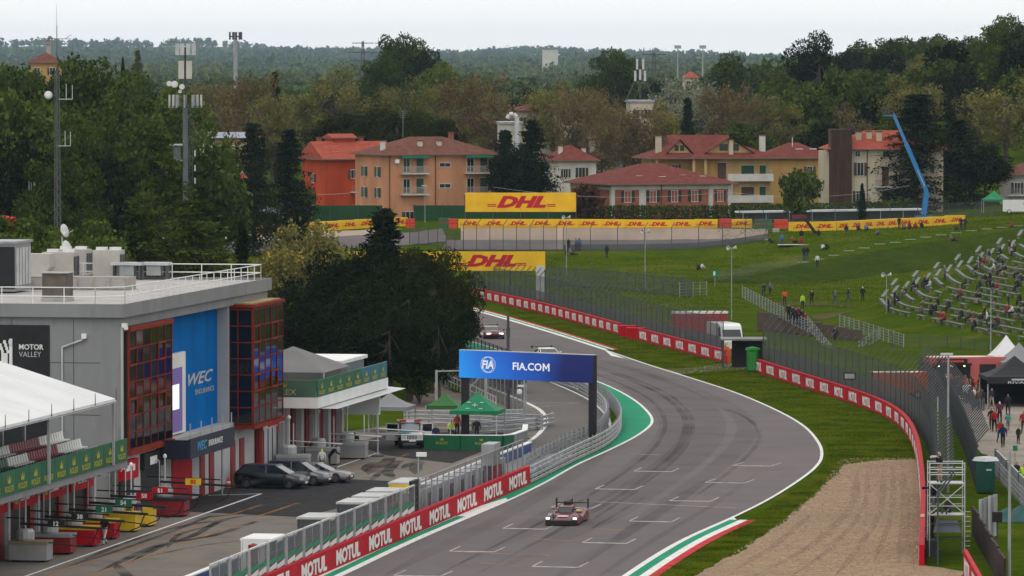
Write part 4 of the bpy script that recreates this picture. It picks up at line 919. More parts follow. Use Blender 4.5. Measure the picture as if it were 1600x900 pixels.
# ochre house
p = base(1192, 870); h = eave(1192, 246, 870, p); W, Dp = 10.5, 9
t = thing('ochre_house', 'plain ochre house with maroon hip roof and two skylights', 'house', p, math.radians(4))
MB().box(0, W, 0, Dp, 0, h).build('wall', OCHRE, t); r = roof(t, W, Dp, h, 2.2, .7, 'hip', ROOF3)
for x in (5.3, 7.4): MB().beam((x, 2.6, h + 1.25), (x + 1.1, 2.6, h + 1.25), 1.3, .1).build('skylight', WHITE, r)
window(t, W, Dp, 'f', 7.2, h - 3.0, .8, 1.6, BRN, .4); window(t, W, Dp, 'f', 8.2, h - 6, .8, 1.6, BRN, .4); window(t, W, Dp, 'f', .9, h - 3.2, .6, 1.2); MB().tube((4.9, 3.2, h + 1.6), (4.9, 3.2, h + 3.0), .05).build('roof_vent', WHITE, r)
# house with rusty tower
p = base(1300, 840); h = eave(1300, 232, 840, p); W, Dp = 16.5, 11
t = thing('cream_house', 'cream house with bright red roof and a rusty brown stair tower', 'house', p, math.radians(3))
MB().box(0, W, 0, Dp, 0, h).build('wall', CREAM, t); r = roof(t, W, Dp, h, 2.6, .8, 'hip', ROOF2)
tw = MB().box(-.3, 2.7, -1.6, 2.5, 0, h + 2.6).build('tower', BROWNT, t); MB().box(-.4, 2.8, -1.7, 2.6, h + 2.603, h + 2.85).build('tower_cap', BROWNT, tw)
for k in range(11): MB().box(-.3 + k * .3, -.25 + k * .3, -1.66, -1.6, .3, h + 2.4).build('cladding_rib', BROWNT, tw)
MB().box(-1.7, -.4, .3, 3, 0, h - .3).build('side_bay', CREAM, t)
for x, y in ((4.2, 2.6), (5.8, 3.0), (7.2, 2.2)): chimney(r, x, y, h + 1.5, .9, CREAM, .8)
for x, z, w, hh in ((4.2, h - 4.0, .9, 1.9), (4.0, h - 8, .8, 1.7), (3.8, h - 1.2, .7, .8), (8.0, h - 1.3, .9, .9)): window(t, W, Dp, 'f', x, z, w, hh, BRN if hh > 1.5 else None, .4)
for z in (h - 5.6, h - 9.2):
    closed(t, W, Dp, 'f', 7.9, z + .1, 1.0, 2.8, BRN); balcony(t, 6.3, 10.8, z, 1.0, mat('brown_rail', (.10, .065, .05), .8, .1, 1)); closed(t, W, Dp, 'f', 12.2, z + .1, 1.0, 2.6, BRN)
for x in (6.0, 5.2): MB().tube((x, -.1, 0), (x, -.1, h), .06).build('drain_pipe', BRN, t) if x == 5.2 else None
# white house
p = base(870, 880); h = eave(870, 250, 880, p); W, Dp = 6.3, 9
t = thing('white_house', 'small white house with maroon roof behind the brick villa', 'house', p, math.radians(14))
MB().box(0, W, 0, Dp, 0, h).build('wall', WREND, t); r = roof(t, W, Dp, h, 2.2, .6, 'hip', ROOF3); window(t, W, Dp, 'f', 4.0, h - 2.7, 1.0, 1.5, SHUTD, .4); window(t, W, Dp, 'f', 1.4, h - 2.7, .7, 1.3, SHUTD, .3); chimney(r, 1.2, 2.5, h + 1.2, .9, WREND); chimney(r, 4.8, 2.0, h + .9, .9, WREND)
# house at the right edge
p = base(1562, 850); h = eave(1562, 272, 850, p); W, Dp = 9, 8
t = thing('grey_house', 'pale grey house with dark tiled roof at the right edge', 'house', p, math.radians(-6))
MB().box(0, W, 0, Dp, 0, h).build('wall', mat('grey_render', (.36, .33, .31), .9, .08, .4), t); r = roof(t, W, Dp, h, 1.9, .6, 'hip', ROOF1)
window(t, W, Dp, 'f', 2.6, h - 2.9, .8, 1.6, SHUTD, .4); balcony(t, 1.2, 6, h - 3.1, 1.0)
# cream house behind the conifers, left
p = base(330, 800); h = eave(330, 256, 800, p); W, Dp = 6.2, 7
t = thing('cream_house', 'cream house with brown roof and solar panels behind the phone mast', 'house', p, math.radians(8))
MB().box(0, W, 0, Dp, 0, h).build('wall', CREAM, t); r = roof(t, W, Dp, h, 1.8, .6, 'gx', ROOF1)
MB().box(-2, W + 1, 5, 11, h + 1.0, h + 3.2).build('upper_storey', CREAM, t); rr = roof(t, W + 3, 6, h + 3.2, 1.2, .4, 'gx', ROOF1, 'upper_roof', -2, 5)
for k in range(6): MB().add([(-1.7 + k * 1.45, 4.9, h + 3.55), (-.35 + k * 1.45, 4.9, h + 3.55), (-.35 + k * 1.45, 7.2, h + 4.35), (-1.7 + k * 1.45, 7.2, h + 4.35)], [(0, 1, 2, 3)]).build('solar_panel', mat('solar_panel', (.16, .19, .25), .2, .1, 1, spec=.6), rr)
window(t, W, Dp, 'f', 3.2, h - 2.4, 1, 1.4, BRN, .4); window(t, W, Dp, 'f', 5.0, h - 2.4, .8, 1.4)
p = base(352, 790); t = thing('pink_shed', 'small pink shed with tiled roof below the cream house', 'shed', p, 0.1)
h = eave(352, 282, 790, p); MB().box(0, 3, 0, 4, 0, h).build('wall', mat('pink_render', (.42, .22, .17), .9, .1, .5), t); roof(t, 3, 4, h, .9, .4, 'gx', ROOF2)
# far buildings
def fb(name, label, x0, x1, y0, y1, Y, wm, rm, rh=2.0, dep=10, wins=True, cat='building', rk='hip'):
    p0, p1 = D(x0, y1, Y), D(x1, y1, Y); w = p1.x - p0.x; zt = D(x0, y0, Y).z; zb = terr(p0.x, Y) - .3; t = thing(name, label, cat, (p0.x, Y, zb), 0.05)
    h = zt - zb; MB().box(0, w, 0, dep, 0, h).build('wall', wm, t)
    if rm: roof(t, w, dep, h, rh, .5, rk, rm)
    else: MB().box(-.2, w + .2, -.2, dep + .2, h + .002, h + .35).build('roof', STEEL, t)
    if wins:
        n = max(2, int(w / 3.2))
        for i in range(n): window(t, w, dep, 'f', w * (i + .5) / n, h - 2.6, 1.1, 1.4, BRN if i % 2 else None, .4)
    return t
fb('yellow_villa', 'yellow villa with brown roof far behind the left wood', 46, 94, 97, 120, 1150, OCHRE, ROOF1, 2.0)
fb('antenna_building', 'tall pale block carrying a lattice antenna behind the poplars', 985, 1021, 160, 200, 930, CREAM, None, wins=True)
fb('factory_hall', 'white factory hall with curved metal pipe behind the dark conifers', 782, 815, 194, 260, 900, WREND, None, wins=False)
fb('long_hall', 'long low hall with dull red roof behind the wood', 800, 905, 172, 200, 960, CREAM, ROOF1, 1.5)
fb('grey_hall', 'grey industrial hall half hidden behind the poplars', 925, 1000, 215, 260, 910, mat('hall_wall', (.36, .33, .30), .9, .1, .5), ROOF1, 1.2)
fb('far_house', 'tiny house with orange roof on the plain right of the antenna', 1070, 1092, 121, 126, 1900, CREAM, ROOF2, 2.0)
fb('far_block', 'hazy white tower block on the horizon', 848, 872, 78, 90, 6500, WREND, None, wins=False)
p = D(802, 215, 898); t = thing('metal_pipe', 'curved shiny exhaust pipe on the factory hall', 'pipe', p); q = [Vector((.0, 0, -5)), Vector((.6, 0, 2.4)), Vector((.5, 0, 3.2)), Vector((0, 0, 3.7)), Vector((-.6, 0, 3.6)), Vector((-.9, 0, 3.0))]; q[0].x = .6
MB().path(q, .38, 10).build('pipe_run', LSTEEL, t); MB().tube((.6, 0, -1), (.6, 0, -.85), .5, .5, 10).build('flange', STEEL, t)
p = D(76, 120, 6000); p.z = terr(p.x, 6000); t = thing('church_tower', 'hazy church bell tower with pointed spire on the far left horizon', 'church', p)
ht = D(76, 66, 6000).z - p.z; MB().box(-2.2, 2.2, -2.2, 2.2, 0, ht).build('tower', mat('church_stone', (.33, .24, .19), .9, .1, .2), t); MB().lathe([(3.3, 0), (1.6, 2.2), (.02, 7)], (0, 0, ht), 4).build('spire', ROOF1, t)
for s in (-1, 1): MB().box(s * .9 - .5, s * .9 + .5, -2.3, -2.2, ht - 4, ht - 1.4).build('belfry_opening', BLACK, t)
MB().box(-16, -2.3, 0, 8, 0, ht * .45).build('nave', mat('church_stone', (.3, .2, .15)), t)
# pylons, crane, masts on the horizon
def pylon(px, yt, Y, label, w=4.0):
    p = D(px, 100, Y); p.z = terr(p.x, Y); h = D(px, yt, Y).z - p.z; t = thing('power_pylon', label, 'pylon', p)
    m = MB()
    for sx, sy in ((-1, -1), (1, -1), (1, 1), (-1, 1)): m.beam((sx * w / 2, sy * w / 2, 0), (sx * .3, sy * .3, h), .3)
    n = 9
    for i in range(n):
        a, c = w / 2 * (1 - i / n) + .3 * i / n, w / 2 * (1 - (i + 1) / n) + .3 * (i + 1) / n
        m.beam((-a, -a, h * i / n), (c, -c, h * (i + 1) / n), .2); m.beam((a, -a, h * i / n), (-c, -c, h * (i + 1) / n), .2)
    m.build('lattice', DSTEEL, t)
    for k, L in ((.97, 5), (.84, 7), (.72, 6)): MB().beam((-L, 0, h * k), (L, 0, h * k), .35).build('cross_arm', DSTEEL, t)
pylon(567, 64, 2600, 'power pylon on the plain left of the tall skyline tree'); pylon(603, 64, 2600, 'thinner power pylon just left of the tall skyline tree'); pylon(1022, 82, 2400, 'power pylon right of the rooftop antenna'); pylon(1347, 76, 2600, 'power pylon over the hillside wood'); 
for px, yt, lab in ((1059, 76, 'left of two slim horizon masts'), (1098, 76, 'right of two slim horizon masts')):
    p = D(px, 100, 3400); p.z = 0; h = D(px, yt, 3400).z; t = thing('horizon_mast', 'slim floodlight mast, ' + lab, 'mast', p); MB().tube((0, 0, 0), (0, 0, h), .5, .3, 6).build('pole', STEEL, t); MB().box(-2, 2, -.5, .5, h, h + 2).build('lamp_head', STEEL, t)
p = D(1480, 100, 2600); p.z = 0; h = D(1480, 72, 2600).z; t = thing('tower_crane', 'pale tower crane with long jib on the right horizon', 'crane', p)
m = MB(); m.beam((8, 0, 0), (8, 0, h + 5), 1.0); m.build('mast', LSTEEL, t); j = MB(); j.beam((-28, 0, h + .6), (24, 0, h - .6), .5); j.beam((-27, 0, h + 1.8), (8, 0, h + 1.3), .25)
for i in range(14): j.beam((-27 + i * 2.5, 0, h + .6), (-26 + i * 2.5, 0, h + 1.7), .18)
j.build('jib', LSTEEL, t)
# antenna on the tall pale block
p = D(1000, 157, 934); t = thing('rooftop_antenna', 'lattice antenna with white panels on the pale block', 'antenna', p)
m = MB()
for s in (-1, 0, 1): m.beam((s * 2.3, -abs(s) + .5, 0), (0, 0, 5.0), .16)
m.tube((0, 0, 0), (0, 0, 7), .12); m.build('frame', DSTEEL, t)
for a, z in ((-.8, 2.0), (0, 2.2), (.8, 2.0), (-.5, 3.9), (.5, 3.9)): MB().box(a - .18, a + .18, -.9, -.7, z + 1.2, z + 2.9).build('panel', LSTEEL, t)
# ================================================================ back of the circuit: boards, fences, billboards
def tadwall(label, pxs, h=1.2, plen=3.4, skip=()):
    pts = [T(*q) for q in pxs]; P = even(pts, plen); L = (P[1] - P[0]).length; t = thing('advertising_barrier', label, 'barrier', P[0]); b0 = P[0].copy()
    pm = MB().box(-L / 2 * .997, L / 2 * .997, -.4, .4, -.3, h).mesh('panel', YELLOW)
    for i, (p, q) in enumerate(zip(P, P[1:])):
        m = (p + q) / 2; m.z = terr(m.x, m.y); d = q - p; o = link('panel', pm, t, m - b0, math.atan2(d.y, d.x))
        if i in skip: continue
        text('DHL', h * .46, DRED, o, (0, -.412, h * .52), 0, 1, .055, .35, w=L * .62)
        for z in (.40, .50): link('stripe', STRIPE, o, (0, -.405, h * z - .11))
    return t
STRIPE = MB().box(-1.35, -.85, -.006, .006, 0, .05).box(.85, 1.35, -.006, .006, 0, .05).mesh('stripe', DRED)
tadwall('yellow barrier with red lettering along the far gravel trap, left part', [(380, 367), (500, 361), (634, 353)])
tadwall('yellow barrier with red lettering in front of the brick villa', [(716, 356), (920, 356), (1122, 356)])
tadwall('short yellow barrier piece beside a red block', [(1143, 356), (1175, 356)])
tadwall('yellow barrier running up to the right behind the meadow', [(1234, 361), (1310, 360), (1400, 355), (1505, 349)])
def block(px, py, w, m, label, h=1.25):
    p = T(px, py); t = thing('impact_block', label, 'barrier', p); MB().prism([(-w / 2 + .1, -.5), (w / 2 - .1, -.5), (w / 2, -.4), (w / 2, .4), (w / 2 - .1, .5), (-w / 2 + .1, .5), (-w / 2, .4), (-w / 2, -.4)], -.2, h).build('foam_body', m, t); MB().box(-w / 2 - .01, w / 2 + .01, -.51, .51, h * .45, h * .55).build('strap', DRED if m != RED else WHITE, t)
OR = mat('orange_red', (.50, .055, .022), .6, .1, .5)
block(641, 356, 1.3, OR, 'orange red block at the right end of the left yellow barrier'); block(708, 356, 1.2, OR, 'orange red block at the left end of the long yellow barrier'); block(1133, 356, 1.7, OR, 'orange red block between the yellow barrier pieces'); block(1220, 357, 1.9, OR, 'orange red block before the rising yellow barrier')
block(694, 355, 1.6, mat('block_green', (.03, .12, .05), .7, .1, 1), 'green block beside the left end of the long yellow barrier'); block(1193, 357, 2.4, mat('block_green', (.03, .12, .05)), 'green block beside the rising yellow barrier')
# green screen fence and ivy hedge
GSCR = layered('green_screen', [(0, 0, 0, (.018, .062, .024)), (.3, .45, .65, (.026, .080, .032)), (2, .5, .7, (.015, .05, .02))], bump=.1)
def screen(name, label, pxs, h, m, pd=4.0, cat='fence', thick=.06, posts=True):
    P = even([T(*q) for q in pxs], pd); t = thing(name, label, cat, P[0]); b0 = P[0].copy(); L = (P[1] - P[0]).length
    pm = MB().box(-L / 2 * .998, L / 2 * .998, -thick / 2, thick / 2, -.2, h).mesh('panel', m); po = MB().box(-.06, .06, -.1, .0, -.2, h + .15).mesh('post', DSTEEL)
    for p, q in zip(P, P[1:]):
        c = (p + q) / 2; d = q - p; link('panel', pm, t, c - b0, math.atan2(d.y, d.x))
        if posts: link('post', po, t, p - b0 + Vector((0, -thick, 0)))
    return t
screen('screen_fence', 'long dark green screen fence in front of the orange and peach houses', [(340, 345), (560, 345), (735, 345)], 2.2, GSCR)
screen('screen_fence', 'dark green screen fence under the big yellow billboard', [(735, 345), (905, 345)], 2.0, GSCR)
P = even([T(905, 346), T(1150, 346), T(1430, 338)], 3.0); t = thing('ivy_hedge', 'long clipped dark green hedge in front of the brick villa', 'hedge', P[0]); b0 = P[0].copy(); rg = np.random.default_rng(3)
for i, (p, q) in enumerate(zip(P, P[1:])):
    if i < 4:
        c = np.stack([rg.uniform(-1.6, 1.6, 900), rg.uniform(-.5, .5, 900), rg.uniform(-.2, 2.25, 900) + rg.normal(size=900) * .06], 1); V = cards(c, .32, rg); HEDGE = (globals().get('HEDGE') or []) + [npmesh('hedge_piece', V, quadidx(len(V) // 4), F_GREEN)]
    d = q - p; link('hedge_piece', HEDGE[i % 4], t, (p + q) / 2 - b0, math.atan2(d.y, d.x))
def billboard(label, x0, x1, y0, y1, Y, words, posts=True, frame=True):
    p0, p1, p2 = D(x0, y1, Y), D(x1, y1, Y), D(x0, y0, Y); w = p1.x - p0.x; h = p2.z - p0.z; zt = terr((p0.x + p1.x) / 2, Y); t = thing('billboard', label, 'billboard', (p0.x, Y, zt)); zb = p0.z - zt
    n = max(1, round(w / 4))
    for i in range(n):
        o = MB().box(w * i / n + .005, w * (i + 1) / n - .005, -.1, .1, zb, zb + h).build('board', YELLOW, t)
    for cx in words:
        x = (cx - x0) / (x1 - x0) * w; text('DHL', h * .62, DRED, t, (x, -.115, zb + h * .52), 0, 1, .06, .35, w=h * 2.6, thick=.02)
        for s in (-1, 1):
            for z in (.27, .36): o = MB().box(-.6, .6, -.008, .008, 0, h * .05).build('stripe', DRED, t, loc=(x + s * h * 1.55, -.11, zb + h * z))
    if zb > .3:
        for i in range(n + 1): MB().box(w * i / n - .1, w * i / n + .1, .12, .35, -.3, zb + h * .9).build('support', DSTEEL, t)
    return t
billboard('big yellow billboard in front of the dark conifers', 727, 900, 301, 331, 792, [815])
billboard('lower yellow billboard above the fence right of the dark pines', 415, 852, 393, 423, 665, [768])
p = D(844, 445, 664); MB().box(-.5, .5, -.3, .3, -3, 2.2).build('bridge_pillar', LSTEEL, None, loc=p); tag(bpy.data.objects['bridge_pillar'], 'pale square pillar under the right end of the lower billboard', 'pillar')
# fences between far track and meadow
def tf(label, pxs, h, pd, arm=0.0, lower=0, name='mesh_fence', mh=None, ad=(.7, .4)):
    return fence(name, label, [T(*q) for q in pxs], h, pd, lower=lower, arm=arm, armdir=ad, terrain=True, mesh_hi=mh or FENCEL)
FENCEL = veil('thin_fence_mesh', (.08, .085, .09), .28)
tf('fence with bent post tops between far track and meadow', [(880, 392), (1000, 391), (1100, 388), (1200, 375)], 3.0, 3.5, .6, lower=.8)
tf('closely set fence posts left of the bent fence above the lower billboard', [(724, 392), (800, 393), (870, 393)], 3.4, 1.9, .8)
tf('fence behind the lower billboard beside the pine clump', [(640, 382), (690, 388), (724, 392)], 2.6, 2.0)
tf('grey fence along the foot of the meadow behind the catch fence', [(850, 446), (950, 452), (1080, 466)], 2.3, 3.0, .5, mh=FENCEM)
tf('thin wire fence in front of the hedge at the far right', [(1155, 350), (1300, 346), (1430, 343), (1580, 335)], 2.2, 4.5)
# white shelter strip, tents, vehicles near the far wall
p = T(1155, 347); q = T(1440, 340); t = thing('white_shelter', 'long low white shelter roof in front of the hedge', 'shelter', p); d = q - p; L = Vector((d.x, d.y, 0)).length; t.rotation_euler[2] = math.atan2(d.y, d.x)
MB().box(0, L, -1.2, 1.2, 1.3, 1.55).build('roof_sheet', WHITE, t); MB().box(0, L, .8, 1.0, 0, 1.3).build('back_panel', DSTEEL, t)
for i in range(9): MB().box(L * i / 8 - .05, L * i / 8 + .05, -1.1, -1, 0, 1.3).build('post', STEEL, t)
# ================================================================ pit buildings (local frame: x across, y along the pit lane, origin at the pit wall end)
PO = (OX, OY, 0)
def onv(px, py, v):
    r = ray(px, py); t = (v + OX * CA + OY * SA) / (r[0] * CA + r[1] * SA); X, Y = r[0] * t - OX, r[1] * t - OY
    return -X * SA + Y * CA, CAM_H + r[2] * t
def U(px, v=-19.3): return onv(px, 700, v)[0]
ORED = mat('orange_red_frame', (.20, .024, .011), .7, .15, 1, spec=.08); DKRED = mat('dark_red_paint', (.20, .010, .012), .55, .15, 1); BLUEW = mat('blue_wall', (.002, .125, .40), .8, .08, .3, spec=.03)
PANE = mat('facade_glass', (.004, .005, .006), .06, .1, 1, spec=.45); ALU = mat('aluminium', (.42, .43, .44), .45, .1, 1, metal=.3); NAVY = mat('navy', (.010, .013, .030), .6, .1, 1); CYAN = mat('cyan_print', (.03, .25, .45), .6, .05, 1)
pb = thing('podium_building', 'grey concrete pit building with red framed glass boxes and blue podium wall', 'building', PO, RZ)
MB().box(-48, -20.62, -35, 6.3, 0, 12.9).build('wall', WALLG, pb)
rf = MB().box(-48, -19.15, -35.2, 6.5, 12.903, 13.25).build('roof', [ROOFG], pb)
MB().box(-48, -19.1, -35.28, -35.203, 12.6, 13.42).build('parapet', WALLG, rf); MB().box(-19.147, -19.05, -35.28, 6.58, 12.6, 13.42).build('parapet', WALLG, rf); MB().box(-48, -19.05, 6.503, 6.58, 12.6, 13.42).build('parapet', WALLG, rf)
MB().box(-20.617, -19.3, -35, 6.3, 12.0, 12.9).build('fascia', WALLG, pb)
MB().box(-20.617, -19.32, -35.02, -34.7, 0, 11.997).build('corner_pier', WALLG, pb); MB().box(-19.317, -19.2, -35.04, -34.8, 4.3, 11.99).build('corner_trim', LWALL, pb)
MB().box(-20.617, -19.5, 5.2, 6.3, 4.2, 11.997).build('end_pier', WALLG, pb); MB().box(-20.617, -19.6, -4.6, -4.05, 4.2, 11.997).build('podium_pier', LWALL, pb)
MB().box(-20.617, -19.3, -34.697, 6.3, 0, 4.2).build('ground_wall', LWALL, pb)
MB().box(-20.617, -20.3, -23.2, -4.62, 4.203, 11.997).build('podium_wall', BLUEW, pb)
for z_ in (6.6, 9.8): MB().box(-48, -20.62, -35.012, -34.99, z_ - .02, z_ + .02).build('panel_joint', DSTEEL, pb)
for v_ in (-29.2, -26.2, -22.3): MB().box(v_ - .02, v_ + .02, -35.010, -34.99, 0, 12.5).build('panel_joint', DSTEEL, pb)
for u_ in (-19.2, -15.2, -11.4, -7.6): MB().box(-20.31, -20.293, u_ - .02, u_ + .02, 4.3, 11.9).build('cloth_seam', mat('blue_seam', (.002, .085, .28), .8, .05, 1, spec=.03), pb)
# lettering on the end wall and podium wall
def quad_sign(t, x0, x1, z0, z1, y, m, name): return MB().box(x0, x1, y - .05, y, z0, z1).build(name, m, t)
sg = quad_sign(pb, -40, -23.8, 3.4, 12.1, -35.003, BLACK, 'black_sign')
text('MOTOR', .34, WHITE, sg, (-24.95, -35.09, 10.75), 0, 1, .02, w=1.55); text('VALLEY', .32, LSTEEL, sg, (-25.03, -35.09, 10.30), 0, 1, -.005, w=1.4)
m = MB()
for i in range(5):
    for j in range(4):
        if (i + j) % 2 == 0: m.box(-28.95 + i * .17 + j * .1, -28.78 + i * .17 + j * .1, -35.07, -35.055, 9.0 + j * .2, 9.2 + j * .2)
m.box(-28.6, -28.2, -35.07, -35.055, 8.2, 9.0).box(-28.1, -27.9, -35.07, -35.055, 8.1, 9.9).box(-28.9, -28.7, -35.07, -35.055, 8.2, 8.8); m.build('chequered_emblem', WHITE, sg, loc=(1.75, -.02, 1.35))
UC = onv(316, 590, -20.3); hp = math.pi / 2
text('WEC', .8, LSTEEL, pb, (-20.27, UC[0] - .6, UC[1] + .05), hp, 1, .02, .35, w=7.2); text('ENDURANCE', .34, LSTEEL, pb, (-20.27, UC[0] + .6, UC[1] - .85), hp, 1, 0, w=5.4)
# glass boxes: every pane is its own piece in a red frame
def glazed(t, origin, along, L, z0, z1, nc, nr, nm):
    """panes on a vertical face: origin (x,y), along unit vector, outward = right-hand normal"""
    ax, ay = along; nx_, ny_ = ay, -ax; rz = math.atan2(ay, ax); w, h = L / nc, (z1 - z0) / nr
    pm = MB().box(-w / 2 + .05, w / 2 - .05, -.02, .02, -h / 2 + .05, h / 2 - .05).mesh('pane', PANE)
    vb = MB().box(-.032, .032, -.06, .05, 0, z1 - z0).mesh('mullion', ORED); hb = MB().box(0, L, -.055, .045, -.03, .03).mesh('transom', ORED)
    for i in range(nc + 1): link('mullion', vb, t, (origin[0] + ax * w * i, origin[1] + ay * w * i, z0), rz)
    for j in range(nr + 1): link('transom', hb, t, (origin[0], origin[1], z0 + h * j), rz)
    for i in range(nc):
        for j in range(nr):
            o = link('pane', pm, t, (origin[0] + ax * w * (i + .5), origin[1] + ay * w * (i + .5), z0 + h * (j + .5)))
            o.rotation_euler = (random.gauss(0, .006), 0, rz + random.gauss(0, .012))
    of = MB()
    for i, j in ((0, nr - 2), (nc - 2, nr - 2), (nc - 2, 2), (0, 2)):
        if nc < 4: break
        o = MB().box(-w / 2, w / 2, -.10, -.06, -.07, .07).box(-w / 2, w / 2, -.10, -.06, h - .07, h + .07).box(-w / 2 - .06, -w / 2 + .06, -.101, -.061, 0, h).box(w / 2 - .06, w / 2 + .06, -.101, -.061, 0, h).build('casement', ORED, t, loc=(origin[0] + ax * w * (i + .5), origin[1] + ay * w * (i + .5), z0 + h * j), rz=rz)
g1 = MB().box(-20.61, -19.0, -34.6, -23.3, 4.25, 12.0 - .003).build('glass_box', BLACK, pb)
glazed(g1, (-18.95, -34.6), (0, 1), 11.3, 4.45, 11.7, 6, 7, 'pane'); MB().box(-20.6, -18.75, -34.65, -23.2, 4.1, 4.4).build('box_sill', ORED, g1); MB().box(-19.4, -18.8, -34.65, -23.2, 11.72, 11.99).build('box_head', ORED, g1)
g2 = MB().box(-20.61, -18.05, -4.0, 5.1, 4.0, 11.85).build('glass_box', BLACK, pb)
glazed(g2, (-18.0, -4.0), (0, 1), 9.1, 4.1, 11.7, 5, 7, 'pane'); glazed(g2, (-20.0, -4.05), (1, 0), 1.95, 4.1, 11.7, 2, 7, 'pane')
MB().box(-20.7, -17.85, -4.15, 5.2, 3.75, 4.0 - .003).build('box_sill', ORED, g2); MB().box(-20.7, -17.85, -4.15, 5.2, 11.853, 12.05).build('box_head', ORED, g2); MB().box(-20.5, -18.1, -3.9, 4.9, 12.053, 12.12).build('box_roof', mat('mossy_roof', (.28, .22, .11), .9, .3, .8), g2)
MB().box(-20.9, -20.0, -4.12, -3.95, 3.8, 11.9).build('side_panel', ORED, g2)
# LED screen with rounded white frame beside the podium
sf = MB(); zt, zb_ = 9.5, 4.3
sf.extrude_y([(0, 0), (0, 1), (1, 1), (1, 0)], 0, 0) if False else None
m = MB().box(-20.25, -20.0, -23.0, -15.0, zb_, zt); scr = m.build('screen_frame', WHITE, pb)
MB().box(-19.998, -19.96, -23.0, -16.1, zb_ + .15, zt - .95).build('screen', emit('lit_screen', (.10, .06, .22), .5), scr); MB().box(-19.958, -19.95, -19.6, -17.0, zb_ + 1.6, zt - 2.0).build('screen_picture', emit('bright_picture', (.75, .85, .95), .8), scr)
# podium balcony
ba = MB().box(-20.3, -17.2, -26, -13.5, 3.3, 3.6).build('podium_balcony', NAVY, pb)
MB().box(-17.2, -17.1, -26, -13.5, 3.303, 4.55).build('balcony_banner', NAVY, ba); MB().box(-20.3, -17.203, -26.1, -26.003, 3.3, 4.5).build('balcony_banner', NAVY, ba)
text('ENDURANCE', .38, WHITE, ba, (-17.08, -19.0, 3.98), hp, 1, .01, .2, w=4.0); text('WEC', .6, CYAN, ba, (-17.08, -22.8, 3.98), hp, 1, .03, .3, w=2.6)
for u in (-25.5, -22.5, -19.5, -16.5, -13.9): MB().box(-17.25, -17.19, u - .04, u + .04, 4.553, 5.5).build('flag_post', ALU, ba)
# ground floor openings, doors and signs
def door(x, w, z0, z1, m, name, v=-19.3, th=.08): u = U(x, v); return MB().box(v - .1, v + th, u - w / 2, u + w / 2, z0, z1).build(name, m, pb)
for x in (315, 329.5, 363, 377): door(x, 1.3, 0, 3.0, DKRED, 'door')
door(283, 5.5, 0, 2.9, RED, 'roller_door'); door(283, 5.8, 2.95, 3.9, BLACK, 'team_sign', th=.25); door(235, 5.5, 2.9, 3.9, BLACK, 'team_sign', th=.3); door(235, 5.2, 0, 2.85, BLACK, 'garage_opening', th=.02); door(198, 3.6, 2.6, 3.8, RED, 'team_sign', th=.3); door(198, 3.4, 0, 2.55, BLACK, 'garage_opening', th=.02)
o = MB().box(-.01, .01, -.9, .9, -.25, .25).build('sign_plate', WHITE, pb, loc=(-18.93, U(231), 3.4))
MB().box(-18.997, -18.98, U(196) - 1.0, U(196) + .2, 3.15, 3.5).build('print', WHITE, pb); MB().box(-18.997, -18.98, U(196) + .6, U(196) + 1.2, 3.1, 3.5).build('print', WHITE, pb)
MB().tube((-19.1, U(399), 0), (-19.1, U(399), 4.0), .35, .35, 10).build('red_column', DKRED, pb); door(421, 4.6, 0, 3.2, ALU, 'steel_gate', th=.05)
for k in range(4): MB().box(-19.24, -19.2, U(421) - 2.2 + k * 1.4, U(421) - 2.1 + k * 1.4, .1, 3.1).build('gate_bar', DSTEEL, pb)
MB().path([Vector((-21.6, -35.1, 11.35)), Vector((-21.75, -35.1, 11.2)), Vector((-23.0, -35.1, 10.75)), Vector((-23.0, -35.1, 5.0))], .06, 6).build('drain_pipe', LSTEEL, pb); MB().box(-21.75, -21.45, -35.25, -35.0, 11.3, 11.6).build('pipe_box', WHITE, pb)
MB().box(-19.2, -18.9, -35.3, -34.95, 12.0, 12.25).lathe([(.01, -.2), (.14, -.12), (.14, .05)], (-18.95, -35.2, 12.0), 8).build('security_camera', WHITE, pb)
# roof railing
def railing(t, pts, h, n, m=WHITE, r=.035, rails=(0.5, 1.0), nm='railing'):
    o = MB()
    for a, b_ in zip(pts, pts[1:]):
        a, b_ = Vector(a), Vector(b_); k = max(1, round((b_ - a).length / n))
        for i in range(k + 1): q = a.lerp(b_, i / k); o.tube(q, q + Vector((0, 0, h)), r, r, 5)
        for f in rails: o.tube(a + Vector((0, 0, h * f)), b_ + Vector((0, 0, h * f)), r, r, 5)
    return o.build(nm, m, t)
railing(rf, [(-47, -33.5, 13.25), (-21.3, -33.5, 13.25), (-19.8, -32, 13.25), (-19.6, 5.6, 13.25), (-30, 5.8, 13.25), (-47, 5.8, 13.25)], 1.1, 2.0)
# things standing on the roof
def rooftop(px, py, name, label, cat, fn, rz=RZ):
    p = G(px, py, 13.26); t = thing(name, label, cat, p, rz); fn(t); return t
BEIGE = mat('unit_beige', (.40, .385, .35), .6, .1, 1)
def ac(t, w=2.2, d=1.6, h=1.9):
    MB().box(-w / 2, w / 2, -d / 2, d / 2, .12, h).build('casing', BEIGE, t); MB().box(-w / 2 + .05, w / 2 - .05, -d / 2 + .05, d / 2 - .05, 0, .117).build('base', DSTEEL, t)
    for s in (-.25, .25): MB().box(w / 2 + .003, w / 2 + .04, s * d - d * .18, s * d + d * .18, .3, h * .85).build('grille', DSTEEL, t)
    for s in (-.25, .25): MB().lathe([(.42, 0), (.42, .2), (.36, .2), (.36, .02)], (s * w, 0, h), 12).build('fan_ring', WHITE, t)
rooftop(95, 437, 'air_conditioner', 'left of two tall beige air conditioners under the dish', 'air conditioner', ac)
rooftop(115, 432, 'air_conditioner', 'right of two tall beige air conditioners under the dish', 'air conditioner', ac)
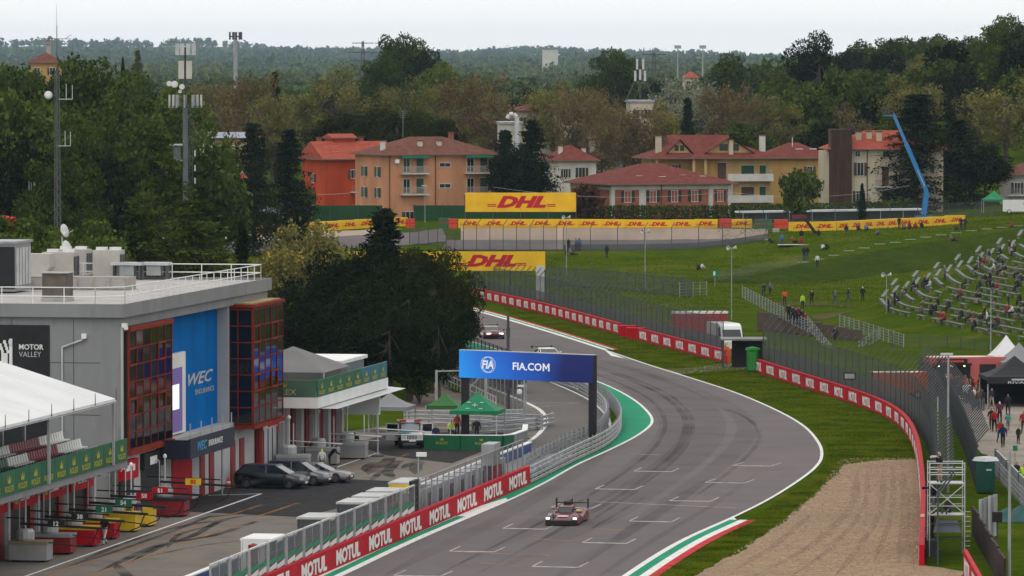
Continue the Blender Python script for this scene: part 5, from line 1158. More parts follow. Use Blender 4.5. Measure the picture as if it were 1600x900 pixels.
rooftop(170, 436, 'air_conditioner', 'single beige air conditioner near the roof middle', 'air conditioner', lambda t: ac(t, 1.9, 1.5, 2.0))
def duct(t):
    MB().box(-1.3, 1.3, -1.2, 1.2, .4, 2.9).build('casing', BROWNT if False else mat('vent_brown', (.10, .085, .07), .8, .2, 1), t); MB().box(-1.4, 1.4, -1.3, 1.3, 0, .397).build('plinth', ROOFG, t); MB().box(-1.45, 1.45, -1.35, 1.35, 2.903, 3.0).build('lid', STEEL, t)
rooftop(90, 470, 'roof_vent', 'brown roof vent box at the front of the roof', 'vent', lambda t: (duct(t), setattr(t, 'scale', (.62, .62, .6))))
rooftop(143, 428, 'roof_vent', 'brown vent box between the beige air conditioners', 'vent', lambda t: (duct(t), setattr(t, 'scale', (.38, .4, .55))))
def bigunit(t):
    MB().box(-3, 1.2, -2.0, 2.0, .1, 3.2).build('casing', mat('unit_grey', (.23, .23, .24), .6, .1, 1), t); MB().box(-3.1, 1.3, -2.1, 2.1, 3.203, 3.35).build('lid', STEEL, t); MB().box(-3, 1.2, -2.06, -2.003, .3, 3.0).build('louvre', BLACK, t); 
    for k in range(5): MB().box(1.203, 1.25, -1.7 + k * .75, -1.2 + k * .75, .5, 2.9).build('door_panel', LSTEEL, t)
rooftop(8, 456, 'ventilation_unit', 'large grey ventilation unit at the left edge of the roof', 'unit', bigunit)
def hood(t): MB().extrude_y([(-1.2, 0), (.6, 0), (1.3, 1.0), (1.3, 1.9), (-1.2, 1.9)], -.8, .8).build('hood', BEIGE, t); MB().box(-1.15, 1.0, -.75, .75, -.3, -.003).build('foot', DSTEEL, t)
rooftop(53, 440, 'vent_hood', 'slanted beige vent hood beside the grey unit', 'vent', hood)
def bench_duct(t):
    MB().box(-1.1, 1.1, -.5, .5, 1.0, 1.2).build('plate', LSTEEL, t)
    for s in (-1, 1): MB().box(s * .9 - .06, s * .9 + .06, -.45, .45, 0, 1.0 - .003).build('leg', DSTEEL, t)
    MB().box(-.5, .5, -.4, .4, .3, .95).build('fan_case', STEEL, t)
for k, (x, y) in enumerate(((200, 437), (242, 437))): rooftop(x, y, 'roof_fan', ['left', 'right'][k] + ' small fan unit on legs near the roof corner', 'unit', bench_duct)
t = rooftop(128, 452, 'duct_box', 'long low duct box with pale top on the front of the roof', 'duct', lambda t: (MB().box(-3.2, 3.4, -1.0, 1.0, 0, .85).build('casing', mat('duct', (.30, .275, .25), .8, .15, 1), t), [MB().box(-3.2 + 1.1 * k, -2.3 + 1.1 * k, -1.05, -1.003, .1, .75).build('panel', ROOFG, t) for k in range(6)]))
def dish(px, py, lab, r=.55, tilt=.35):
    def f(t):
        MB().tube((0, 0, -1.2), (0, 0, .8), .05).build('mast', LSTEEL, t); d = MB().lathe([(.02, 0), (r * .5, .06), (r, .26), (r, .3), (.02, .05)], (0, 0, 0), 16).build('reflector', WHITE, t, True); d.location = (0, -.1, 1.2); d.rotation_euler = (math.radians(75), 0, math.radians(62)); MB().beam((.2, 0, .9), (.9, -.3, 1.3), .05).build('feed_arm', LSTEEL, t)
    return rooftop(px, py, 'satellite_dish', lab, 'dish', f, 0)
dish(100, 414, 'white satellite dish above the tall air conditioners'); dish(97, 385, 'upper white satellite dish against the shrubs')
bpy.data.objects['satellite_dish'].location.z -= 0
# ---------------------------------------------------------------- garages with terrace (left)
gb = thing('garage_row', 'row of pit garages under a terrace with green banner at the lower left', 'building', PO, RZ)
MB().box(-40, -19.9, -100, -35.1, 0, 4.0).build('wall', WALLG, gb); MB().box(-40, -17.1, -100, -42.4, 4.003, 4.4).build('terrace', WALLG, gb)
for i in range(9):
    u = -40.5 - i * 6.6
    MB().box(-19.897, -19.66, u - .32, u + .32, 0, 3.99).build('pillar', LWALL, gb); MB().box(-19.657, -19.56, u - .22, u + .22, 0, 3.6).build('pillar_trim', ALU, gb)
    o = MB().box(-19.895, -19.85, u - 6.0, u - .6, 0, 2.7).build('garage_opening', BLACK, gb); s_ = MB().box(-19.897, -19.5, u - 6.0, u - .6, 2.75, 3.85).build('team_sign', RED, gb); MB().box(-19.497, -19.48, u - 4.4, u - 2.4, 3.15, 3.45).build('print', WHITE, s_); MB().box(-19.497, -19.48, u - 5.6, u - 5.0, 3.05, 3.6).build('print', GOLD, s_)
    MB().box(-19.848, -19.7, u - 1.5, u - .7, 0, 2.745).build('red_shutter', DKRED, gb)
    for k in range(3): MB().beam((-19.2, u - 1 - k * 2.2, 3.95), (-17.3, u - 1 - k * 2.2, 3.95), .12, .18).build('bracket', STEEL, gb)
for i in range(20):
    u = -42.7 - i * 2.85
    o = MB().box(-17.1, -17.02, u - 2.83, u - .02, 4.403, 5.75).build('banner', BANNERG, gb); text('ROLEX', .34, GOLD, o, (-17.0, u - 1.42, 4.75), hp, 1, .02, w=1.9)
    MB().add([(-17.0, u - 1.42 - .32, 5.05), (-17.0, u - 1.42 + .32, 5.05), (-17.0, u - 1.42 + .45, 5.5), (-17.0, u - 1.42 + .2, 5.2), (-17.0, u - 1.42, 5.55), (-17.0, u - 1.42 - .2, 5.2), (-17.0, u - 1.42 - .45, 5.5)], [(0, 1, 2, 3, 4, 5, 6)]).build('crown_emblem', GOLD, o)
    MB().box(-17.28, -17.12, u - 2.2, u - 1.9, 4.0, 4.4 - .01).build('lamp_box', STEEL, gb)
# terrace seats, in rows; each seat a thing
seat = thing('stadium_chair', 'x', 'seat'); SEATS = {}
def seat_mesh(m):
    if m.name not in SEATS:
        SEATS[m.name] = (MB().box(-.22, .22, -.22, .2, .40, .46).mesh('seat_pan', m), MB().add([(.14, -.22, .46), (.22, -.22, .46), (.22, .22, .46), (.14, .22, .46), (.24, -.2, .92), (.3, -.2, .92), (.3, .2, .92), (.24, .2, .92)], [(3, 2, 1, 0), (4, 5, 6, 7), (0, 1, 5, 4), (1, 2, 6, 5), (2, 3, 7, 6), (3, 0, 4, 7)]).mesh('backrest', m), MB().box(-.04, .04, -.04, .04, 0, .4).mesh('leg', DSTEEL))
    return SEATS[m.name]
bpy.data.objects.remove(seat)
SB = mat('seat_black', (.02, .02, .022), .6, .1, 1); SW = mat('seat_white', (.62, .62, .61), .5, .05, 1); SR = mat('seat_red', (.20, .012, .020), .5, .1, 1); SGN = mat('seat_green', (.02, .10, .05), .5, .1, 1)
for ri, (v, z) in enumerate(((-18.3, 4.42), (-19.4, 4.85), (-20.5, 5.28))):
    MB().box(v - .55, v + .55, -75, -43.2, 4.402, z).build('seat_step', STEEL, gb) if ri else None
    k = 0; u = -44.0; names = []
    while u > -72:
        mm = SW if (u > -49.5 or -60.5 < u < -56) else (SR if u > -56 else SGN); cn = {'seat_white': 'white', 'seat_red': 'dark red', 'seat_green': 'green'}[mm.name]; a = seat_mesh(mm)
        if ri == 2 and -49.5 < u: a = (a[0], a[1], a[2])
        t = thing('stadium_chair', '%s terrace chair, %s row, %s from the right' % (cn, ['front', 'middle', 'rear'][ri], ordinal(k)), 'chair', S(v, u, z), RZ + math.pi, 'chairs on the terrace'); link('seat_pan', a[0], t); link('backrest', a[1], t); link('leg', a[2], t); u -= .56; k += 1
# tent roof over the terrace
tn = thing('terrace_tent', 'white pitched marquee roof over the garage terrace', 'marquee', PO, RZ); TW = mat('tent_white', (.60, .60, .61), .7, .05, .3)
for i in range(9):
    a, c = -46.5 - i * 5.0, -46.5 - (i + 1) * 5.0; m = MB(); n = 6
    L = []; R = []
    for j in range(n + 1):
        s = j / n; v = -16.8 - 9.5 * s; z = 8.35 + 2.9 * s; L.append((v, a - .01, z)); R.append((v, c + .01, z))
    mid = [((p[0] + q[0]) / 2, (p[1] + q[1]) / 2, p[2] - .14) for p, q in zip(L, R)]
    m.strip(L, mid); m.strip(mid, R); m.add([L[0], R[0], (L[0][0] + .02, R[0][1], 8.1), (L[0][0] + .02, L[0][1], 8.1)], [(0, 1, 2, 3)]); m.build('roof_panel', TW, tn)
    MB().tube((-16.9, a, 8.3), (-26.3, a, 11.22), .07, .07, 6).build('rafter', ALU, tn); MB().tube((-16.75, a, 8.25), (-16.75, a, 8.95), .03, .02, 5).build('eave_finial', DSTEEL, tn)
    MB().box(-17.0, -16.85, a - .08, a + .08, 4.41, 8.3).build('post', ALU, tn) if i % 3 == 0 else None
    MB().box(-22.5, -22.3, a - .15, a + .15, 4.41, 9.9).build('inner_post', ALU, tn)
MB().tube((-16.85, -46.4, 8.2), (-16.85, -91.6, 8.2), .1, .1, 8).build('gutter', ALU, tn)
MB().box(-26.4, -26.2, -91, -46.5, 4.4, 11.1).build('back_wall', mat('tent_back', (.045, .045, .05), .8, .3, .3), tn)
# ---------------------------------------------------------------- canopy building with green banner (beyond)
cb = thing('canopy_building', 'low pit building with white canopy and green glass banner beside the pines', 'building', PO, RZ)
MB().box(-40, -19.6, 9.9, 33, 0, 4.3).build('wall', WALLG, cb); MB().box(-40, -16.5, 9.6, 34.3, 4.303, 5.05).build('canopy', WHITE, cb); MB().add([(-17.2, 9.7, 4.29), (-17.2, 36.5, 4.29), (-15.6, 36.5, 4.15), (-15.6, 12, 4.15)], [(3, 2, 1, 0)]).build('glass_awning', LSTEEL, cb)
TEAL = mat('banner_glass', (.02, .11, .075), .3, .15, .5)
for i in range(8):
    u = 9.7 + i * 3.06; o = MB().box(-16.62, -16.54, u + .01, u + 3.05, 5.053, 6.25).build('banner', BANNERG if i < 5 else TEAL, cb); text('ROLEX', .30, GOLD, o, (-16.52, u + 1.5, 5.35), hp, 1, .02, w=1.9)
    MB().add([(-16.52, u + 1.2, 5.6), (-16.52, u + 1.8, 5.6), (-16.52, u + 1.9, 6.0), (-16.52, u + 1.65, 5.75), (-16.52, u + 1.5, 6.05), (-16.52, u + 1.35, 5.75), (-16.52, u + 1.1, 6.0)], [(0, 1, 2, 3, 4, 5, 6)]).build('crown_emblem', GOLD, o)
fb_ = MB().box(-24, -16.623, 9.62, 9.7, 5.053, 6.25).build('front_banner', mat('pale_green_glass', (.075, .135, .095), .3, .15, .5), cb)
text('ROLEX', .40, mat('pale_gold', (.35, .34, .18), .6, .05, 1), fb_, (-19.0, 9.59, 5.42), 0, 1, .01, w=2.0); MB().add([(-18.95 + a, 9.59, 5.75 + b_) for a, b_ in ((-.2, 0), (.2, 0), (.32, .35), (.12, .12), (0, .4), (-.12, .12), (-.32, .35))], [(0, 1, 2, 3, 4, 5, 6)]).build('crown_emblem', GOLD, fb_)
pv_ = MB().box(-24, -18.2, 25.5, 33.8, 5.053, 6.5).build('pavilion', mat('pavilion_glass', (.17, .17, .17), .3, .15, .4), cb); MB().box(-24.2, -18.0, 25.2, 34.2, 6.503, 6.75).build('pavilion_roof', WHITE, pv_)
for i in range(5):
    u = 11.2 + i * 4.6; MB().box(-19.6 + .003, -18.9, u - .45, u + .45, 0, 4.29).build('pillar', LWALL, cb)
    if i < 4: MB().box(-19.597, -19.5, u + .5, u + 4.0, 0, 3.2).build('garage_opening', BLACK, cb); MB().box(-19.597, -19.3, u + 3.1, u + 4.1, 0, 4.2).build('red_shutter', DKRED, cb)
MB().box(-20.6, -19.3, 6.6, 9.8, 2.6, 4.2).build('red_lintel', RED, cb); MB().box(-20.6, -19.35, 6.6, 9.8, 0, 2.55).build('dark_door', BLACK, cb); MB().box(-19.5, -16.9, 33.05, 33.4, 2.4, 4.29).build('side_wall', WHITE, cb)
mq = thing('grey_marquee', 'dark grey pointed marquee on the low building roof', 'marquee', S(-20.6, 20.5, 5.06), RZ); GT_ = mat('marquee_grey', (.14, .135, .135), .8, .1, .4)
MB().add([(-3.6, -4.4, 1.35), (3.2, -4.4, 1.35), (3.2, 4.4, 1.35), (-3.6, 4.4, 1.35), (0, 0, 2.95)], [(0, 1, 4), (1, 2, 4), (2, 3, 4), (3, 0, 4)]).build('roof', GT_, mq)
for sx in (-1, 1):
    for sy in (-1, 1): MB().box(sx * 3.1 - .06, sx * 3.1 + .06, sy * 4.3 - .06, sy * 4.3 + .06, 0, 1.36).build('pole', ALU, mq)
MB().box(-3.4, 3.1, -4.38, -4.33, .0, 1.33).build('side_sheet', mat('marquee_side', (.06, .06, .062), .8, .1, .4), mq)
# ---------------------------------------------------------------- pit wall: fence panels, stands, blue wall
pw = thing('pit_wall', 'blue topped concrete pit wall along the pit lane', 'wall', PO, RZ)
BLUE = mat('pit_blue', (.035, .075, .26), .6, .1, .6)
MB().box(-.9, -.4, -95, -1, 0, 1.0).build('wall_core', WALLG, pw); MB().box(-4.2, -.903, -95, 24, .0, .35).build('walkway', WALLG, pw)
for i in range(17):
    u = -94 + i * 7.0; o = MB().box(-4.5, -4.25, u, u + 6.98, 0, 1.05).build('wall_panel', BLUE, pw); MB().box(-4.55, -4.2, u, u + 6.98, 1.053, 1.13).build('wall_cap', WHITE, o)
GP = veil('polycarbonate', (.15, .165, .175), .55, .2, scale=.3)
pf = thing('pit_wall_screen', 'row of clear screens with green and white stripes on the pit wall', 'fence', PO, RZ)
for i in range(13):
    u = -92 + i * 4.55
    if u > -37.5: break
    MB().box(-.55, -.45, u, u + .12, 1.0, 2.75).build('post', STEEL, pf); MB().box(-.55, -.45, u + 4.0, u + 4.12, 1.0, 2.75).build('post', STEEL, pf)
    for k in range(2):
        a = u + .14 + k * 1.95; p_ = MB().box(-.52, -.49, a, a + 1.88, 1.05, 2.7).build('screen_panel', GP, pf); MB().box(-.53, -.48, a + 1.88, a + 1.94, 1.0, 2.74).build('mullion', ALU, pf)
        for z, mm in ((1.15, WHITE), (1.52, mat('stripe_green', (.01, .20, .10), .5, .1, 1))): MB().add([(-.47, a, z), (-.47, a + 1.88, z + .12), (-.47, a + 1.88, z + .42), (-.47, a, z + .24)], [(0, 1, 2, 3)]).build('stripe', mm, p_)
    MB().box(-.56, -.44, u, u + 4.12, 2.74, 2.82).build('top_rail', LSTEEL, pf)
p0 = S(-.5, -36); fence('pit_wall_fence', 'grey steel mesh fence on the pit wall beside the red boards', [S(-.5, -36), S(-.5, 0)], 3.0, 1.9, pm=STEEL, rail=True, mesh_hi=veil('light_mesh', (.12, .125, .13), .30), z0=1.0)
cabins = thing('wall_cabinets', 'row of grey cabinets along the pit wall behind the mesh fence', 'cabinet', PO, RZ)
for i in range(9): o = MB().box(-2.4, -1.4, -33 + i * 3.6, -30.2 + i * 3.6, .353, 1.9).build('cabinet', mat('cab_grey', (.33, .34, .36), .6, .1, 1), cabins); MB().box(-1.397, -1.35, -32.2 + i * 3.6, -31.2 + i * 3.6, .6, 1.6).build('cabinet_door', DSTEEL, o)
def stand(u, L, m, top, label, back=BLACK):
    t = thing('timing_stand', label, 'stand', S(-2.6, u, .354), RZ)
    MB().box(-.95, .85, -L / 2, L / 2, 1.9, 2.02).build('roof', top, t); MB().box(-.9, -.82, -L / 2, L / 2, .0, 1.895).build('side_panel', m, t); MB().box(.6, .7, -L / 2, L / 2, 0, 1.2).build('desk', DSTEEL, t); MB().box(-.8, .55, -L / 2, -L / 2 + .1, .2, 1.895).build('end_panel', m if m != ALU else DSTEEL, t)
    for s in (-.3, 0, .3): MB().box(.3, .4, s * L - .3, s * L + .3, 1.2, 1.7).build('monitor', back, t)
MAR = mat('maroon_panel', (.09, .010, .014), .5, .1, 1)
stand(-70, 3.4, WHITE, WHITE, 'big white timing stand on the pit wall nearest the camera'); SROOF = mat('stand_roof', (.42, .42, .41), .7, .12, 1)
stand(-55.5, 3.4, DSTEEL, SROOF, 'white roofed timing stand beside a blue wall panel'); stand(-44.5, 3.4, DSTEEL, SROOF, 'white roofed timing stand before the maroon ones'); stand(-40.2, 3.0, MAR, SROOF, 'maroon timing stand with white top, nearer of two'); stand(-36.0, 3.0, MAR, SROOF, 'maroon timing stand with white top, farther of two'); stand(-28.5, 4.2, YELLOW, SROOF, 'yellow timing stand with white top at the start of the mesh fence')
t = thing('signal_panel', 'dark louvred panel standing before the yellow timing stand', 'panel', S(-.75, -36.6, 1.0), RZ); MB().box(-.1, .1, -1.0, 1.0, .1, 2.0).build('board', BLACK, t); [MB().box(.1, .13, -.95, .95, .2 + .35 * k, .28 + .35 * k).build('louvre', DSTEEL, t) for k in range(5)]
t = thing('camera_pole', 'slim pole with white camera beside the yellow timing stand', 'pole', S(-1.1, -33.4), RZ); MB().tube((0, 0, 0), (0, 0, 4.4), .05).build('pole', STEEL, t); MB().box(-.1, .5, -.15, .15, 4.2, 4.45).build('camera_head', WHITE, t)
t = thing('red_post', 'dark red post at the near end of the pit wall', 'post', S(-1.6, -77), RZ); MB().tube((0, 0, 0), (0, 0, 2.2), .22, .22, 10).build('post', DKRED, t); MB().lathe([(.3, 2.2), (.3, 2.5), (.02, 2.6)], (0, 0, 0), 10).build('cap', DKRED, t)
t = thing('control_box', 'grey box on posts with a red drum at the mesh fence end', 'box', S(-1.2, -8), RZ); MB().box(-.4, .4, -1.3, 1.3, 1.9, 3.3).build('cabinet', STEEL, t); MB().lathe([(.01, 1.0), (.55, 1.0), (.55, 1.9 - .01), (.01, 1.9 - .01)], (0, .6, 0), 12).build('drum', RED, t); [MB().box(-.06, .06, s - .06, s + .06, 0, 1.9 - .003).build('leg', DSTEEL, t) for s in (-1.2, 1.2)]
# ================================================================ vehicles
def wheel(t, x, y, r, w, rimm=ALU, name='wheel'):
    n = 14; m = MB(); prof = [(r * .62, -w / 2), (r * .93, -w / 2), (r, -w * .35), (r, w * .35), (r * .93, w / 2), (r * .62, w / 2)]
    k = 'wh%.2f%.2f%s' % (r, w, rimm.name)
    if k not in TEXTS:
        def rot(mb): mb.v = [(a, c, b) for a, b, c in mb.v]; mb.f = [f[::-1] for f in mb.f]; return mb
        TEXTS[k] = (rot(MB().lathe(prof, (0, 0, 0), n)).mesh('tyre', RUBBER, True), rot(MB().lathe([(.01, -w * .42), (r * .25, -w * .42), (r * .6, -w * .3), (r * .63, -w * .5), (r * .63, w * .5), (r * .6, w * .3), (r * .25, w * .42), (.01, w * .42)], (0, 0, 0), n)).mesh('rim', rimm))
    o = link(name, TEXTS[k][0], t, (x, y, r)); link('rim', TEXTS[k][1], o); return o
def loft(secs):
    m = MB(); n = len(secs[0])
    for s in secs: m.v += [tuple(p) for p in s]
    for j in range(len(secs) - 1):
        for i in range(n): m.f.append((j * n + i, (j + 1) * n + i, (j + 1) * n + (i + 1) % n, j * n + (i + 1) % n)); m.m.append(0)
    m.f += [tuple(range(n)), tuple((len(secs) - 1) * n + n - 1 - i for i in range(n))]; m.m += [0, 0]; return m
def sect(x, hw, zb, zt, tum=.9):
    zm = zb + (zt - zb) * .55
    r = [(x, -hw * .9, zb), (x, -hw, zb + .12), (x, -hw, zm), (x, -hw * tum, zt - .05), (x, -hw * tum * .8, zt)]
    return r + [(a, -b_, c) for a, b_, c in r[::-1]]
HL = emit('headlight', (.95, .95, .9), 1.6); HLO = mat('headlight_off', (.45, .47, .5), .1, .05, 1, spec=.8); TLM = mat('tail_light', (.25, .01, .01), .3, .1, 1)
def car(name, label, loc, rz, L, W, H, paint, hood=.9, belt=.95, cab=(-.42, -.2, .30, .46), wr=.34, roofm=None, lights=HLO, rim=ALU, glass=GLASS, tail=None, group=None, cat='car', plate=True):
    """front towards +x; cab = base rear, roof rear, roof front, windscreen base as share of half length"""
    t = thing(name, label, cat, loc, rz, group); h = L / 2; hw = W / 2; tl = tail or belt
    st = [(-h, hw * .82, .32, tl * .80), (-h + .12, hw * .93, .24, tl * .97), (-h * .7, hw, .2, tl), (cab[0] * L, hw, .2, belt), (0, hw, .2, belt), (cab[3] * L * .75, hw, .2, belt * .98), (cab[3] * L, hw, .2, hood * .98), (h * .85, hw * .95, .2, hood * .84), (h - .12, hw * .86, .22, hood * .72), (h, hw * .74, .3, hood * .58)]
    b_ = loft([sect(*s) for s in st]).build('body', paint, t, True)
    gb_, gt = hw * .88, hw * .70; z0, z1 = belt - .06, H
    a, b2, c, d = cab[0] * L, cab[1] * L, cab[2] * L * .62, cab[3] * L
    def ring(x, w_, z): return [(x, -w_, z), (x, w_, z)]
    g = MB(); g.v = [(a, -gb_, z0), (a, gb_, z0), (b2, -gt, z1 - .03), (b2, gt, z1 - .03), (c, -gt, z1 - .03), (c, gt, z1 - .03), (d, -gb_ * .96, z0), (d, gb_ * .96, z0)]
    g.f = [(0, 1, 3, 2), (2, 3, 5, 4), (4, 5, 7, 6), (0, 2, 4, 6), (1, 7, 5, 3)]; g.m = [0] * 5; g.build('glasshouse', glass, t)
    rfm = MB(); rfm.v = [(b2 - .15, -gt - .02, z1 - .06), (b2 - .15, gt + .02, z1 - .06), (c + .08, -gt - .02, z1 - .06), (c + .08, gt + .02, z1 - .06), (b2, -gt * .9, z1 + .02), (b2, gt * .9, z1 + .02), (c, -gt * .9, z1 + .02), (c, gt * .9, z1 + .02)]
    rfm.f = [(4, 6, 7, 5), (0, 2, 6, 4), (1, 5, 7, 3), (2, 3, 7, 6), (0, 4, 5, 1)]; rfm.m = [0] * 5; rfm.build('roof', roofm or paint, t)
    for s in (-1, 1):
        for pa, pb2, pw_, ph in (((d, s * gb_ * .97, z0), (c, s * (gt + .01), z1 - .04), .06, .07), ((a, s * gb_, z0), (b2, s * (gt + .01), z1 - .04), .12, .07), ((-.1, s * gb_, z0), (-.15, s * (gt + .01), z1 - .04), .08, .05)): MB().beam(pa, pb2, pw_, ph).build('window_pillar', paint, t)
        for x in (-h * .60, h * .63): wheel(t, x, s * (hw - .10), wr, .24, rim)
        MB().cbox((h - .10, s * hw * .62, hood * .66), (.16, hw * .42, .15)).build('headlight', lights, t); MB().cbox((-h + .06, s * hw * .7, tl * .82), (.1, hw * .4, .14)).build('tail_light', TLM, t)
        MB().cbox((d - .25, s * (hw + .08), belt + .06), (.18, .2, .13)).build('mirror', paint, t)
    MB().cbox((h - .04, 0, .42), (.12, hw * 1.1, .2)).build('grille', BLACK, t)
    if plate: MB().cbox((h + .03, 0, .44), (.03, .5, .11)).build('number_plate', WHITE, t)
    return t
def paint(n, c, r=.28, coat=.6): return mat(n, c, r, .04, 1, spec=.5, coat=coat)
car('parked_car', 'black SUV with dark green nose parked by the pit garages', S(-16.3, -6.0), RZ - .12, 4.8, 1.95, 1.56, paint('suv_black', (.003, .006, .009), .4, .1), 1.05, 1.08, (-.47, -.36, .16, .30), .38, rim=DSTEEL)
car('parked_car', 'dark grey car with pale bonnet parked between the black SUV and silver car', S(-15.3, -2.9), RZ - .10, 4.6, 1.9, 1.60, paint('car_grey', (.045, .047, .05), .35, .3), 1.0, 1.02, (-.47, -.36, .16, .30), .36, roofm=BLACK, rim=DSTEEL)
car('parked_car', 'low silver sports car farthest of the three parked cars', S(-14.3, -.3), RZ - .10, 4.5, 1.9, 1.28, paint('car_silver', (.14, .125, .13), .35, .3), .85, .86, (-.44, -.12, .02, .24), .35, rim=DSTEEL)
# race cars
def racecar_gt(name, label, loc, rz, pm, roofm, stripe, wing=True):
    t = car(name, label, loc, rz, 4.65, 2.02, 1.22, pm, .86, .84, (-.44, -.16, .04, .24), .34, roofm=roofm, lights=HL, rim=BLACK, plate=False)
    MB().box(2.2, 2.5, -.95, .95, .06, .11).build('splitter', BLACK, t); MB().box(-2.45, -2.05, -.95, .95, 1.24, 1.28).build('rear_wing', BLACK, t)
    for s in (-1, 1): MB().box(-2.5, -2.0, s * .95 - .02, s * .95 + .02, 1.1, 1.36).build('wing_endplate', BLACK, t); MB().box(-2.25, -2.15, s * .45 - .03, s * .45 + .03, .8, 1.24 - .003).build('wing_strut', BLACK, t); MB().box(-.6, 1.0, s * 1.015 - .01, s * 1.015 + .01, .35, .6).build('side_stripe', stripe, t)
    MB().box(1.3, 1.9, -.3, .3, .80, .815).build('bonnet_number', WHITE, t); return t
GTR = paint('race_red', (.11, .008, .016), .4, .2); IV = paint('race_ivory', (.62, .58, .48))
p = G(768, 530); racecar_gt('race_car', 'dark red racing coupe with lit headlights rounding the far bend', p + Vector((0, 2, 0)), -hp + .16, GTR, paint('roof_silver', (.30, .31, .34)), WHITE)
p = G(855, 566); racecar_gt('race_car', 'white and yellow racing coupe half hidden above the blue screen', p + Vector((0, 2, 0)), -hp + .22, IV, paint('roof_white', (.7, .7, .7)), YELLOW)
# prototype racer on the grid
PR = paint('proto_maroon', (.11, .006, .022), .4, .15); PY = paint('proto_yellow', (.55, .40, .05)); PD = paint('proto_dark', (.02, .014, .03)); PC = paint('proto_cream', (.60, .45, .30))
p = S(0, 0) * 0 + G(884, 822) + Vector((.1, 2.4, 0)); t = thing('prototype_race_car', 'maroon and yellow prototype race car with rear wing on the grid', 'race car', p, math.radians(-100) + .02); L = 2.5
tub = loft([sect(x, w, .12, z, .75) for x, w, z in ((2.45, .55, .28), (2.2, .72, .40), (1.6, .62, .52), (1.0, .58, .62), (.4, .62, .74), (-.4, .64, .80), (-1.4, .58, .74), (-2.2, .42, .62))]).build('body', PR, t, True)
MB().box(1.35, 1.85, -.3, .3, .515, .56).build('nose_number_panel', WHITE, t)
for s in (-1, 1):
    f = loft([[(x, s * .58, .12), (x, s * 1.0, .12), (x, s * 1.0, z * .8), (x, s * .92, z), (x, s * .66, z), (x, s * .58, z * .75)][::(1 if s < 0 else -1)] for x, z in ((2.35, .38), (2.1, .60), (1.55, .72), (1.0, .62), (.7, .45))]).build('front_fender', PR if s > 0 else PD, t)
    MB().box(2.30, 2.40, s * .83 - .12, s * .83 + .10, .40, .52).build('headlight', HL, f); 
    loft([[(x, s * .55, .12), (x, s * 1.0, .12), (x, s * 1.0, z * .8), (x, s * .9, z), (x, s * .6, z * .98)][::(1 if s < 0 else -1)] for x, z in ((.3, .50), (-.5, .62), (-1.2, .80), (-1.9, .84), (-2.5, .68))]).build('rear_fender', PR, t); MB().box(-1.2, -.5, s * .64 - .2, s * .64 + .2, .66, .74).build('yellow_patch', PY if s > 0 else PC, t)
    MB().box(.3, 1.0, s * .62 - .06, s * .98, .12, .40).build('sidepod', PD, t)
    for x in (1.55, -1.55): wheel(t, x, s * .84, .34, .30, BLACK)
    MB().box(-2.55, -2.05, s * .98 - .025, s * .98 + .025, .75, 1.34).build('wing_endplate', BLACK, t); MB().beam((.75, s * .45, .85), (.95, s * .78, .95), .05).build('mirror', PD, t)
MB().box(-2.5, -2.1, -.955, .955, 1.05, 1.10).build('rear_wing', BLACK, t); MB().box(2.2, 2.6, -.95, .95, .06, .12).build('splitter', BLACK, t); MB().box(2.36, 2.5, -.93, .93, .123, .34).build('front_intake', BLACK, t); MB().box(-2.4, -.5, -.025, .025, .75, 1.32).build('shark_fin', BLACK, t)
cp = loft([[(x, -w, .6), (x, -w * .8, z), (x, w * .8, z), (x, w, .6)] for x, w, z in ((.85, .42, .66), (.35, .52, 1.02), (-.2, .50, 1.12), (-.8, .38, 1.06), (-1.6, .2, .82))]).build('cockpit', PR, t); MB().add([(.83, -.40, .70), (.83, .40, .70), (.34, .40, 1.045), (.34, -.40, 1.045)], [(0, 1, 2, 3)]).build('windscreen', GLASS, cp)
for s in (-1, 1): MB().add([(.6, s * .49, .72), (-.5, s * .49, .72), (-.3, s * .44, 1.02), (.3, s * .46, .98)], [(0, 1, 2, 3)]).build('side_window', GLASS, cp)
MB().box(-.55, -.15, -.22, .22, 1.08, 1.30).build('roof_scoop', BLACK, cp); MB().box(.28, .40, -.40, .40, 1.03, 1.07).build('visor_band', PC, cp)
# white off-road rescue vehicle with open doors
t = thing('rescue_vehicle', 'white off road rescue vehicle with open doors and red light bar', 'vehicle', S(-14.9, 34.2), -hp + .12); JW = paint('jeep_white', (.62, .62, .62)); JB = mat('jeep_black', (.015, .015, .016), .6, .1, 1)
MB().extrude_y([(-2.1, .55), (-2.1, 1.15), (.55, 1.15), (.75, 1.15), (1.95, 1.08), (2.05, .6), (1.9, .5)], -.78, .78).build('body', JW, t)
MB().extrude_y([(-2.05, 1.153), (-2.0, 1.80), (.45, 1.80), (.75, 1.153)], -.72, .72).build('cabin', JB, t); MB().box(-2.05, .42, -.75, .75, 1.803, 1.88).build('roof', JW, t)
MB().add([(.77, -.66, 1.2), (.77, .66, 1.2), (.49, .64, 1.74), (.49, -.64, 1.74)], [(0, 1, 2, 3)]).build('windscreen', mat('pale_glass', (.18, .2, .22), .1, .1, 1, spec=.8), t)
